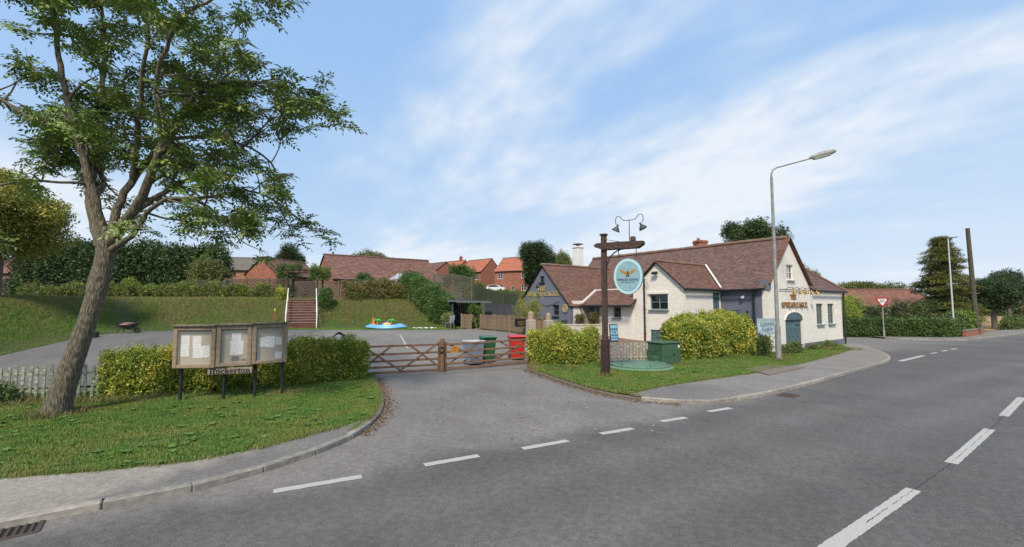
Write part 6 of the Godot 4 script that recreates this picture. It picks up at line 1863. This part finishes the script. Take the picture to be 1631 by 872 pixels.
	for p in [[-2.05, 0.35], [-2.0, 0.8], [-1.75, 0.95], [-1.0, 1.0], [-0.35, 1.42], [0.9, 1.47], [1.6, 1.3], [1.95, 0.95], [2.02, 0.4], [1.7, 0.25], [-1.8, 0.25]]: prof.append(Vector2(p[0], p[1]))
	put(m_prism(xf(Vector3(0, 0, 0.82)), prof, 1.64), "body", mat("car_white", Color(0.68, 0.69, 0.7), 0.25), car)
	for s in [-0.835, 0.835]:
		put(m_prism(xf(Vector3(0, 0, s + 0.01)), PackedVector2Array([Vector2(-0.85, 1.0), Vector2(-0.3, 1.36), Vector2(0.85, 1.4), Vector2(1.45, 1.25), Vector2(1.6, 1.0)]), 0.02), "window", mat("car_glass", Color(0.02, 0.022, 0.025), 0.1), car)
		for x in [-1.25, 1.25]:
			var w := MB.new()
			w.lathe(Transform3D(Basis.from_euler(Vector3(PI / 2, 0, 0)), Vector3(x, 0.31, s)), [Vector2(0, -0.1), Vector2(0.31, -0.1), Vector2(0.31, 0.1), Vector2(0.2, 0.11), Vector2(0, 0.1)], 20)
			put(w, "wheel", mat("rubber", Color(0.015, 0.015, 0.015), 0.8), car)
	# utility pole behind the shelter
	var up := thing("utility_pole", "thin grey pole in front of the orange-roofed houses", "pole", V(-4.4, H(-4.4, 51), 51))
	var m := MB.new()
	m.tube([Vector3(0, -0.1, 0), Vector3(0, 3.9, 0)], [0.07, 0.05], 8)
	put(m, "shaft", textured("pole_wood", Color(0.145, 0.13, 0.08), woodt, Vector3(2, 0.4, 2), 0.9), up)
	# --- trees
	far_tree("maple_tree", "broad yellow-green tree left of the ash trunk", V(-27.5, H(-27.5, 24), 24), 10.0, Vector3(4.3, 2.8, 3.4), 4.1, 26, 150, C_MID, 1.0, [Color(0.30, 0.29, 0.04), Color(0.23, 0.25, 0.035), Color(0.37, 0.33, 0.07), Color(0.15, 0.185, 0.03)], 41, 0.25, 0.34)
	hedge("conifer_hedge", "tall dark evergreen hedge along the terrace", "hedge", vs([[-47, 43.5], [-40, 43.5], [-33, 43], [-27.5, 42.5]]), 3.2, 4.6, 14, C_BIG, 1.1, LEAF_DK, LEAF_G, 0.22)
	far_tree("shrubby_tree", "olive shrubby tree at the end of the dark hedge", V(-27.0, H(-27, 40.0), 40.0), 4.0, Vector3(2.0, 1.7, 1.6), 1.9, 14, 80, C_MID, 1.0, LEAF_OL, 42, 0.12, 0.4)
	far_tree("fir_tree", "grey-green conifer behind the gable bungalow", V(-33.5, 4.0, 68), 7.0, Vector3(2.2, 3.0, 2.0), 4.5, 16, 70, C_NEEDLE, 1.3, LEAF_DK, 43, 0.15, 0.35)
	far_tree("broad_tree", "distant green tree between the two bungalows", V(-24.5, 4.2, 78), 8.0, Vector3(3.6, 2.6, 3.0), 4.6, 16, 80, C_BIG, 1.0, LEAF_OL, 44, 0.25, 0.4)
	far_tree("broad_tree", "distant green tree at the bungalow's left gable", V(-21.5, 4.0, 66), 8.0, Vector3(3.0, 2.6, 3.0), 3.2, 16, 80, C_BIG, 0.9, LEAF_OL, 45, 0.25, 0.4)
	far_tree("round_bush", "round dark bush above the grey slat fence", V(-6.9, H(-6.9, 58) + 0.3, 58), 3.5, Vector3(2.3, 1.8, 2.0), 2.3, 14, 90, C_MID, 1.2, LEAF_G, 46, 0.12, 0.42)
	far_tree("round_bush", "small rounded bush in front of the long bungalow", V(-14.2, 3.0, 43), 2.0, Vector3(1.2, 0.9, 1.0), 1.6, 10, 70, C_SMALL, 1.8, LEAF_G, 47, 0.08, 0.45)
	far_tree("pine_tree", "dark pine rising behind the blue gable", V(3.2, 3.2, 60), 11.0, Vector3(2.5, 3.6, 2.4), 4.6, 26, 90, C_NEEDLE, 1.25, LEAF_DK, 48, 0.22, 0.3)
	far_tree("broad_tree", "green tree beside the dark pine behind the blue gable", V(6.9, 3.0, 66), 9.0, Vector3(2.6, 2.6, 2.4), 4.4, 16, 90, C_BIG, 0.8, LEAF_OL, 49, 0.2, 0.36)
	far_tree("broad_tree", "big rounded tree rising over the pub ridge", V(26.3, 0.2, 50), 12.0, Vector3(4.4, 3.7, 3.8), 8.3, 34, 170, C_MID, 1.35, [Color(0.05, 0.085, 0.022), Color(0.07, 0.11, 0.03), Color(0.035, 0.065, 0.018)], 50, 0.3, 0.3)
	far_tree("broad_tree", "loose tree behind the pub's hipped roof", V(31.5, 0.1, 50), 8.0, Vector3(2.4, 1.9, 2.0), 5.3, 12, 90, C_MID, 1.2, LEAF_OL, 51, 0.2, 0.4)
	conifer("cypress_tree", "tall layered golden-green conifer behind the white lamp", V(41.6, 0.0, 43.5), 9.3, 2.7)
	far_tree("dark_tree", "dark spreading tree beside the stubble field", V(50.5, 0, 47.5), 6.0, Vector3(3.0, 2.0, 2.4), 3.9, 20, 100, C_MID, 1.2, LEAF_DK, 53, 0.25, 0.38)
	far_tree("dark_tree", "dark open tree near the hay bale", V(55.5, 0, 50.5), 6.0, Vector3(2.4, 1.8, 2.2), 4.5, 12, 80, C_MID, 1.2, LEAF_DK, 54, 0.2, 0.36)
	far_tree("ball_yew", "clipped golden dome bush behind the far hedge", V(26.5, 0.0, 37.2), 2.6, Vector3(1.8, 1.5, 1.4), 1.75, 14, 120, C_SMALL, 1.9, LEAF_YG, 55, 0.1, 0.55)
	far_tree("broad_tree", "low green trees beyond the red-roofed bungalow", V(63, 0, 80), 7.0, Vector3(7, 2.0, 3), 4.5, 24, 80, C_BIG, 1.1, LEAF_OL, 56, 0.3, 0.35)
	hedge("clipped_hedge", "clipped dark green hedge across the side road", "hedge", vs([[24.5, 36.2], [28.5, 35.3], [32.5, 34.4], [34.6, 35.4]]), 1.2, 1.35, 150, C_SMALL, 2.0, LEAF_G, [Color(0.10, 0.15, 0.035)], 0.07)
	hedge("clipped_hedge", "taller green hedge round the telegraph pole", "hedge", vs([[34.9, 35.8], [37.2, 37.4], [39.5, 39.4]]), 1.3, 1.7, 110, C_SMALL, 2.3, LEAF_G, LEAF_YG, 0.15)
	hedge("garden_shrubs", "mixed green garden shrubs behind the clipped hedge", "shrub", vs([[28.5, 38.5], [33, 38.5], [37, 40]]), 2.0, 1.9, 40, C_MID, 1.0, LEAF_DK, LEAF_OL, 0.7)
	hedge("garden_shrubs", "dark garden hedge beside the pub end", "shrub", vs([[24.5, 41], [29.5, 41]]), 1.5, 2.6, 40, C_MID, 1.0, LEAF_DK, LEAF_G, 0.3)
	hedge("field_hedge", "low green hedge along the edge of the stubble field", "hedge", vs([[48.5, 44.5], [58, 50.5], [72, 58]]), 1.2, 1.1, 40, C_MID, 1.0, LEAF_G, LEAF_OL, 0.3)
	hedge("field_hedge", "far hedge line behind the stubble field", "hedge", vs([[60, 92], [120, 105], [200, 100]]), 3.0, 2.6, 1.2, C_BIG, 2.4, LEAF_DK, LEAF_OL, 0.3)
	hedge("clipped_hedge", "clipped green hedge before the far-left bungalow", "hedge", vs([[-62, 49], [-52, 49]]), 1.6, 2.2, 30, C_MID, 1.0, LEAF_G, LEAF_DK, 0.12)
	for k in 2:
		var rk := thing("boulder", ["pale boulder on the bank top beside the dark hedge", "small grey boulder below the clipped bungalow hedge"][k], "rock", V(-40.0 - 5.2 * k, H(-40, 40) - 0.05, 40.0))
		var q := MB.new()
		q.lathe(xf(Vector3.ZERO, 0.4), [Vector2(0.7 - 0.2 * k, 0), Vector2(0.75 - 0.2 * k, 0.35), Vector2(0.4, 0.62 - 0.15 * k), Vector2(0, 0.75 - 0.15 * k)], 7)
		put(q, "rock", textured("rock", Color(0.36, 0.34, 0.3), fine, Vector3(1, 1, 1), 0.95), rk)
	# low brick wall, bale
	var bw := thing("brick_wall", "low red-brick garden wall under the telegraph pole", "wall", V(36.5, 0, 36.0), atan2(2.9, 4.0) * -1.0 + 2 * atan2(2.9, 4.0))
	box_part("wall", Vector3(0.2, 0.25, 0), Vector3(6.4, 0.6, 0.22), red, bw, 0.01)
	box_part("coping", Vector3(0.2, 0.57, 0), Vector3(6.45, 0.06, 0.28), textured("concrete", Color(0.3, 0.28, 0.25), fine, Vector3(1, 1, 1)), bw, 0.01)
	var hb := thing("hay_bale", "round straw bale in the stubble field", "bale", V(66.5, 0, 58))
	var q2 := MB.new()
	q2.lathe(Transform3D(Basis.from_euler(Vector3(0, 0.4, PI / 2)), Vector3(0, 0.65, 0)), [Vector2(0, -0.6), Vector2(0.6, -0.6), Vector2(0.66, -0.5), Vector2(0.66, 0.5), Vector2(0.6, 0.6), Vector2(0, 0.6)], 24)
	put(q2, "bale", textured("straw", Color(0.4, 0.24, 0.1), speckle(91, 256, 0.1, 0.6, 1.0, 0.15), Vector3(2, 2, 2), 0.95), hb)

func conifer(called: String, label: String, at: Vector3, h: float, r: float) -> void:
	rng.seed = 808
	var o := thing(called, label, "tree", at)
	var m := MB.new()
	m.tube([Vector3(0, -0.1, 0), Vector3(0, h * 0.5, 0), Vector3(0, h * 0.97, 0)], [0.22, 0.12, 0.03], 10)
	put(m, "trunk", bark_mat, o)
	var lim := MB.new(); var ts := []; var cs := []
	var spray := clump(83, 34, 0.34, 0.2, 0.06, -0.3)
	var n := 150
	for i in n:
		var t := float(i) / n
		var y := 1.1 + (h - 1.3) * t
		var len_ := r * pow(1.0 - t, 0.6) * (0.85 + 0.25 * sin(t * 19.0)) * rr(0.7, 1.12) + 0.25
		var a := i * 2.4 + rr(-0.3, 0.3)
		var d := Vector3(cos(a), 0, sin(a))
		var p0 := Vector3(0, y, 0); var p1 := p0 + d * len_ + Vector3.UP * rr(-0.25, 0.15)
		lim.tube([p0, p0.lerp(p1, 0.5) + Vector3.UP * 0.12, p1], [0.035, 0.02, 0.008], 5, false)
		var k := int(5 + len_ * 7)
		var tint := rr(0.7, 1.25)
		for j in k:
			var s := pow(rr(0.02, 1.0), 0.6)
			var p := p0.lerp(p1, s) + Vector3.UP * (0.12 * sin(s * PI) - 0.1 * rr(0, 1)) + d.cross(Vector3.UP) * rr(-0.4, 0.4) * (0.4 + s)
			var b := Basis.from_euler(Vector3(rr(-0.4, 0.4), rr(0, TAU), rr(-0.4, 0.4))).scaled(Vector3(1.0, 0.45, 1.0) * rr(0.8, 1.3))
			ts.append(Transform3D(b, p))
			var c := pick([Color(0.12, 0.145, 0.03), Color(0.18, 0.19, 0.04), Color(0.08, 0.115, 0.03), Color(0.25, 0.23, 0.05)])
			cs.append(Color(c.r * tint, c.g * tint, c.b * tint))
	put(lim, "limbs", bark_mat, o)
	multi("crown", o, spray, leafm, ts, cs)

# ---------------------------------------------------------------- the ash tree by the road
func build_ash() -> void:
	rng.seed = 900
	var o := thing("ash_tree", "tall ash tree leaning over the verge beside the notice board", "tree", V(-9.98, 0.08, 10.1))
	var org := o.position
	# trunk and main limbs: points (x, y, depth), radii
	var at := func(x: float, y: float, d: float) -> Vector3: return V(x, y, d) - org
	var tr := MB.new()
	tr.tube([at.call(-10.02, -0.1, 10.1), at.call(-9.99, 0.12, 10.1), at.call(-9.94, 0.45, 10.1), at.call(-9.75, 1.2, 10.12), at.call(-9.5, 2.1, 10.14), at.call(-9.34, 2.75, 10.15), at.call(-9.3, 2.95, 10.15), at.call(-9.2, 3.5, 10.15), at.call(-9.14, 4.05, 10.15)], [0.30, 0.255, 0.228, 0.2, 0.178, 0.176, 0.196, 0.172, 0.2], 24, true, 0.08)
	put(tr, "trunk", bark_mat, o)
	var limbs := [
		[[-9.3, 3.8, 10.15], [-9.75, 5.0, 10.3], [-9.95, 6.4, 10.6], [-10.1, 7.8, 10.8], [-10.4, 9.6, 11.0], [-10.6, 11.0, 11.1]],
		[[-9.25, 4.0, 10.2], [-9.55, 5.7, 9.9], [-9.65, 6.7, 9.6], [-9.8, 8.4, 9.3], [-9.9, 10.0, 9.2], [-9.9, 11.4, 9.1]],
		[[-9.1, 4.0, 10.15], [-9.0, 5.0, 10.3], [-8.8, 6.0, 10.7], [-8.5, 7.0, 11.1], [-8.0, 8.2, 11.6], [-7.7, 9.8, 11.8]],
		[[-9.05, 3.9, 10.1], [-8.3, 4.75, 9.9], [-7.7, 5.7, 9.6], [-7.3, 6.4, 9.5], [-6.6, 7.1, 9.4], [-5.4, 7.25, 9.3], [-4.5, 6.9, 9.3]],
		[[-9.1, 4.2, 10.2], [-8.5, 5.2, 10.8], [-8.0, 5.95, 11.5], [-7.4, 6.9, 12.2], [-6.8, 7.9, 12.6]],
		[[-9.0, 3.75, 10.1], [-8.4, 4.05, 9.9], [-7.7, 4.65, 9.6], [-6.8, 4.75, 9.4], [-6.2, 4.4, 9.3], [-5.7, 3.95, 9.2]],
		[[-9.85, 5.6, 10.4], [-10.5, 6.3, 10.2], [-11.2, 6.9, 10.0], [-12.4, 7.5, 9.9], [-13.4, 7.7, 9.8]],
		[[-7.6, 5.9, 9.6], [-7.3, 7.0, 9.0], [-6.7, 7.9, 8.6], [-5.9, 8.3, 8.3], [-5.0, 8.6, 8.2]],
		[[-9.6, 5.0, 10.3], [-10.3, 5.6, 11.2], [-11.2, 6.4, 12.0], [-12.0, 7.6, 12.6]],
		[[-8.2, 4.85, 9.9], [-7.4, 4.95, 10.4], [-6.5, 5.3, 10.9], [-6.0, 5.15, 11.2], [-5.6, 4.8, 11.3]],
		[[-8.9, 5.5, 10.4], [-8.2, 7.2, 9.7], [-7.6, 8.6, 9.1], [-7.0, 9.8, 8.8]],
		[[-7.5, 6.1, 9.55], [-6.5, 6.2, 9.9], [-5.8, 6.0, 10.2], [-5.5, 5.6, 10.3]],
		[[-9.8, 5.3, 10.3], [-10.5, 5.2, 9.7], [-11.0, 4.9, 9.2], [-11.5, 4.5, 8.9]],
	]
	var rad := [0.115, 0.098, 0.1, 0.118, 0.078, 0.066, 0.064, 0.056, 0.056, 0.05, 0.068, 0.043, 0.034]
	var tw := MB.new()
	var ts := []; var cs := []; var ks := []; var kc := []
	for l in limbs.size():
		var lm := MB.new()
		var pts := []
		var c := Curve3D.new()
		for i in limbs[l].size():
			var p: Vector3 = at.call(limbs[l][i][0], limbs[l][i][1], limbs[l][i][2])
			var a: Vector3 = at.call(limbs[l][max(i - 1, 0)][0], limbs[l][max(i - 1, 0)][1], limbs[l][max(i - 1, 0)][2])
			var bq: Array = limbs[l][min(i + 1, limbs[l].size() - 1)]
			var b: Vector3 = at.call(bq[0], bq[1], bq[2])
			c.add_point(p, -(b - a) / 6.0, (b - a) / 6.0)
		var ln := c.get_baked_length()
		var n := int(ln / 0.22)
		var rs := []
		for i in n + 1:
			pts.append(c.sample_baked(ln * i / n) + rdir() * 0.025)
			rs.append(lerpf(rad[l], 0.018, pow(float(i) / n, 0.85)))
		lm.tube(pts, rs, 10, true, 0.06)
		put(lm, "limb", bark_mat, o)
		# side branches
		var nb := int(ln * 3.3)
		for k in nb:
			var t := rr(0.22, 1.0)
			var p: Vector3 = c.sample_baked(ln * t)
			var dir := (c.sample_baked(minf(ln, ln * t + 0.1)) - c.sample_baked(ln * t - 0.1)).normalized()
			var d := (dir * 0.5 + rdir() + Vector3.UP * 0.12).normalized()
			var bl := rr(0.7, 1.9) * lerpf(1.0, 0.6, t)
			twig_branch(tw, p, d, bl, lerpf(rad[l], 0.018, t) * 0.45 + 0.006, ts, cs, ks, kc)
		twig_branch(tw, pts[pts.size() - 1], (pts[pts.size() - 1] - pts[pts.size() - 3]).normalized(), 0.8, 0.015, ts, cs, ks, kc)
	put(tw, "branches", bark_mat, o)
	multi("crown", o, ash_spray(33), leafm, ts, cs)
	# hanging bunches of brown seed keys
	rng.seed = 34
	var km := MB.new()
	for i in 26:
		km.col = Color(rr(0.8, 1.2), rr(0.8, 1.1), rr(0.8, 1.1))
		var s := Vector3(rr(-0.05, 0.05), rr(-0.16, 0.0), rr(-0.05, 0.05))
		leaf(km, s, (Vector3.DOWN + rdir() * 0.4).normalized(), Vector3(rr(-1, 1), 0, rr(-1, 1)).normalized(), 0.05, 0.014, 0.1)
	multi("seed_keys", o, km.mesh(), leafm, ks, kc)

func twig_branch(tw: MB, p: Vector3, d: Vector3, ln: float, r: float, ts: Array, cs: Array, ks: Array, kc: Array) -> void:
	var pts := [p]; var rs := [r]
	var q := p; var dd := d
	var n := 5
	for i in n:
		dd = (dd + rdir() * 0.22 + Vector3.UP * 0.07 - Vector3.UP * 0.05 * i).normalized()
		q += dd * ln / n
		pts.append(q); rs.append(lerpf(r, 0.005, (i + 1.0) / n))
	tw.tube(pts, rs, 5, false)
	var pal := [Color(0.14, 0.225, 0.045), Color(0.18, 0.27, 0.055), Color(0.105, 0.18, 0.04), Color(0.23, 0.29, 0.07)]
	var m := int(2 + ln * 4.0)
	for k in m:
		var t := rr(0.25, 1.0)
		var f := t * n
		var a: Vector3 = pts[int(f)] if f < n else pts[n]
		var b: Vector3 = pts[min(int(f) + 1, n)]
		var s := a.lerp(b, f - int(f))
		var e := (dd + rdir() * 0.9).normalized()
		var tl := rr(0.18, 0.55)
		var end := s + e * tl
		tw.tube([s, s.lerp(end, 0.5) + rdir() * 0.03, end], [0.007, 0.005, 0.003], 4, false)
		if rng.randf() < 0.64:
			for z in 2:
				ts.append(Transform3D(rbasis(rr(0.75, 1.15), 0.6), s.lerp(end, 0.5 + 0.45 * z) + rdir() * 0.05))
				cs.append(pick(pal))
		if rng.randf() < 0.10:
			ks.append(Transform3D(rbasis(rr(0.8, 1.4), 0.2), end + Vector3.DOWN * 0.02))
			kc.append(Color(0.13, 0.075, 0.04))

# ---------------------------------------------------------------- grass
func scatter(poly: PackedVector2Array, n: int, up: float, size: Callable, col: Callable, keep: Callable, ts: Array, cs: Array) -> void:
	var lo := poly[0]; var hi := poly[0]
	for p in poly: lo = lo.min(p); hi = hi.max(p)
	var got := 0
	for k in n * 6:
		if got >= n: break
		var p := Vector2(rr(lo.x, hi.x), rr(lo.y, hi.y))
		if not Geometry2D.is_point_in_polygon(p, poly) or not keep.call(p): continue
		got += 1
		var s: float = size.call(p)
		ts.append(Transform3D(Basis(Vector3.UP, rr(0, TAU)).scaled(Vector3(s, s * rr(0.8, 1.25), s)), V(p.x, H(p.x, p.y) + up, p.y)))
		cs.append(col.call(p))

func build_grass() -> void:
	rng.seed = 1000
	var gm := leaf_mat("grass_blade", 0.4, 0.7)
	var lawn := tuft(91, 14, 0.075, 0.05, 0.007, 0.7)
	var long_ := tuft(92, 16, 0.12, 0.16, 0.009, 0.6)
	var rng_col := func(p: Vector2) -> Color:
		var n := noise(p.x, p.y, 1.6) + 0.6 * noise(p.x + 77, p.y, 0.5)
		var g := Color(0.09, 0.20, 0.022)
		var y := Color(0.165, 0.215, 0.036)
		var dry := Color(0.27, 0.225, 0.095)
		var c := g.lerp(y, clampf(0.35 + 1.2 * n, 0, 1))
		if rng.randf() < 0.05 + 0.25 * clampf(noise(p.x + 11, p.y, 2.4), 0, 1): c = c.lerp(dry, 0.8)
		var k := rr(0.8, 1.25)
		return Color(c.r * k, c.g * k, c.b * k)
	var ts := []; var cs := []
	scatter(verge_l, 42000, 0.10, func(p): return rr(0.7, 1.2) * (1.0 + 0.5 * maxf(0, noise(p.x, p.y, 0.8))), rng_col, func(p): return p.x > -13.5 and p.y > 3.5, ts, cs)
	tag(multi("verge_grass", self, lawn, gm, ts, cs), "mown green grass on the verge under the tree", "grass", "", "stuff")
	ts = []; cs = []
	scatter(verge_r, 32000, 0.10, func(_p): return rr(0.8, 1.35), rng_col, func(p): return Vector2(p.x - 4.95, p.y - 17.75).length() > 1.25, ts, cs)
	tag(multi("verge_grass", self, lawn, gm, ts, cs), "mown green grass on the verge under the pub sign", "grass", "", "stuff")
	# ragged edges: longer tufts that hang over kerb, edging and pavement
	ts = []; cs = []
	for e in [vs([[-3.42, 9.04], [-4.2, 7.84], [-4.99, 7.16], [-6.04, 6.73], [-7.12, 6.48], [-9.5, 5.3]]), vs([[3.3, 12.56], [4.32, 13.47], [7.87, 15.77], [8.34, 16.04], [12.13, 19.01], [17.8, 24.2], [19.6, 27.17]]), offset_line(vs(KERB_L), 0.15).slice(7), offset_line(vs(KERB_R), 0.15).slice(0, 5)]:
		var ln := smooth_line(e, 0.05)
		for p in ln:
			for k in 2:
				if rng.randf() < 0.25 + noise(p.x, p.y, 0.5): continue
				ts.append(Transform3D(Basis(Vector3.UP, rr(0, TAU)).scaled(Vector3(0.6, 0.5, 0.6) * rr(0.5, 1.2)), V(p.x + rr(-0.06, 0.06), 0.095, p.y + rr(-0.06, 0.06))))
				cs.append(pick([Color(0.12, 0.19, 0.03), Color(0.2, 0.2, 0.05), Color(0.3, 0.25, 0.12), Color(0.09, 0.17, 0.025)]))
	tag(multi("edge_grass", self, long_, gm, ts, cs), "ragged longer grass along the kerbs and pavements", "grass", "", "stuff")
	# broad-leaved weeds and small yellow flowers in the verges
	ts = []; cs = []
	var weed := MB.new()
	for k in 9:
		var a := TAU * k / 9 + rr(-0.2, 0.2)
		var d := Vector3(cos(a), rr(0.15, 0.5), sin(a)).normalized()
		weed.col = Color(rr(0.85, 1.15), rr(0.85, 1.1), 1)
		leaf(weed, Vector3(0, 0.01, 0), d, d.cross(Vector3.UP).normalized(), rr(0.07, 0.12), 0.04, 0.2)
	scatter(verge_l, 420, 0.11, func(_p): return rr(0.5, 1.2), func(_p): return pick([Color(0.07, 0.17, 0.03), Color(0.12, 0.21, 0.04)]), func(p): return p.x > -13 and noise(p.x, p.y + 9, 1.4) > 0.02, ts, cs)
	scatter(verge_r, 260, 0.11, func(_p): return rr(0.5, 1.2), func(_p): return pick([Color(0.07, 0.17, 0.03), Color(0.12, 0.21, 0.04)]), func(p): return noise(p.x, p.y + 9, 1.4) > 0.02, ts, cs)
	tag(multi("verge_weeds", self, weed.mesh(), gm, ts, cs), "broad-leaved weeds scattered in the verge grass", "weeds", "", "stuff")
	# long stems at fence, trunk, posts, hedge feet
	ts = []; cs = []
	for q in [[-10, 10.1, 0.55, 120], [-12.5, 11.3, 1.6, 260], [-9.7, 12.0, 0.8, 70], [-7.4, 12.6, 1.6, 60], [3.2, 15.6, 0.3, 30], [11.6, 19.8, 0.3, 40], [12.6, 21.8, 0.8, 90], [1.6, 17.4, 1.0, 60], [6.4, 18.5, 0.7, 50], [17.0, 24.6, 1.2, 120]]:
		for k in q[3]:
			var a := rr(0, TAU); var r: float = sqrt(rng.randf()) * q[2]
			var x: float = q[0] + cos(a) * r * (1.6 if q[2] > 1.0 else 1.0); var d: float = q[1] + sin(a) * r * (0.35 if q[2] > 1.0 else 1.0)
			ts.append(Transform3D(Basis(Vector3.UP, rr(0, TAU)).scaled(Vector3.ONE * rr(0.6, 1.3)), V(x, H(x, d) + 0.09, d)))
			cs.append(pick([Color(0.2, 0.16, 0.06), Color(0.1, 0.13, 0.03), Color(0.3, 0.2, 0.1), Color(0.08, 0.12, 0.025)]))
	tag(multi("long_grass", self, long_, gm, ts, cs), "long dry grass round the trunk, posts and fence feet", "grass", "", "stuff")
	# bank and lawn behind the car park
	ts = []; cs = []
	var bank := PackedVector2Array(vs([[-22.5, 13.0], [-22.7, 19.6], [-23.2, 24.5], [-22.9, 27.5], [-19.5, 28.5], [-15.4, 29.4], [-13, 29.5], [-4, 29.6], [-3.6, 32], [-6, 37], [-13.2, 36], [-17, 35.7], [-27, 34.2], [-40, 33], [-48, 24], [-40, 13]]))
	scatter(bank, 75000, 0.0, func(p):
		var l := ss(0.3, 1.4, bank_d(p.x, p.y))
		return lerpf(0.5, 0.85, l) * rr(0.7, 1.2), func(p):
		var l := ss(-0.2, 2.2, bank_d(p.x, p.y) + 1.6 * noise(p.x, p.y, 2.5) - 1.6 * ss(-20.0, -26.0, p.x))
		var n := 0.5 + noise(p.x, p.y, 3.0) + 0.6 * noise(p.x, p.y + 30, 0.8)
		var lush := Color(0.12, 0.235, 0.028).lerp(Color(0.17, 0.26, 0.035), clampf(n, 0, 1))
		var rough := Color(0.17, 0.225, 0.045).lerp(Color(0.24, 0.22, 0.075), clampf(n, 0, 1))
		if rng.randf() < 0.1: rough = Color(0.23, 0.15, 0.07)
		var c := lush.lerp(rough, l)
		var k := rr(0.8, 1.25)
		return Color(c.r * k, c.g * k, c.b * k), func(p): return not (absf(p.x + 14.25 + (p.y - 30.7) * 0.458) < 1.05 and p.y > 30.4 and p.y < 34.6), ts, cs)
	tag(multi("bank_grass", self, long_, gm, ts, cs), "rough drying grass on the bank behind the car park", "grass", "", "stuff")
	# fallen leaves along the edging, litter on the tarmac
	rng.seed = 1010
	var lf := MB.new()
	lf.col = Color(1, 1, 1)
	leaf(lf, Vector3(-0.03, 0.004, 0), Vector3(1, 0.1, 0).normalized(), Vector3(0, 0, 1), 0.065, 0.035, 0.3)
	ts = []; cs = []
	var kl := smooth_line(vs(KERB_L).slice(7), 0.05)
	var kr := smooth_line(vs(KERB_R).slice(0, 6), 0.05)
	for set_ in [[kl, 1100, -1.0], [kr, 900, -1.0]]:
		for k in set_[1]:
			var i := rng.randi_range(0, set_[0].size() - 2)
			var d: Vector2 = (set_[0][i + 1] - set_[0][i]).normalized()
			var p: Vector2 = set_[0][i] + Vector2(-d.y, d.x) * set_[2] * (0.02 + absf(rng.randfn(0, 0.13)))
			ts.append(Transform3D(rbasis(rr(0.5, 1.1), 0.35), V(p.x, H(p.x, p.y) + 0.012, p.y)))
			cs.append(pick([Color(0.2, 0.12, 0.06), Color(0.26, 0.17, 0.08), Color(0.14, 0.085, 0.05)]))
	for k in 160:
		var p := Vector2(rr(-2.6, 3), rr(8.0, 16))
		ts.append(Transform3D(rbasis(rr(0.5, 1.2), 0.3), V(p.x, H(p.x, p.y) + 0.012, p.y)))
		cs.append(pick([Color(0.3, 0.22, 0.1), Color(0.4, 0.34, 0.2), Color(0.2, 0.13, 0.07)]))
	tag(multi("fallen_leaves", self, lf.mesh(), gm, ts, cs), "dry brown leaves gathered along the driveway edging", "leaves", "", "stuff")
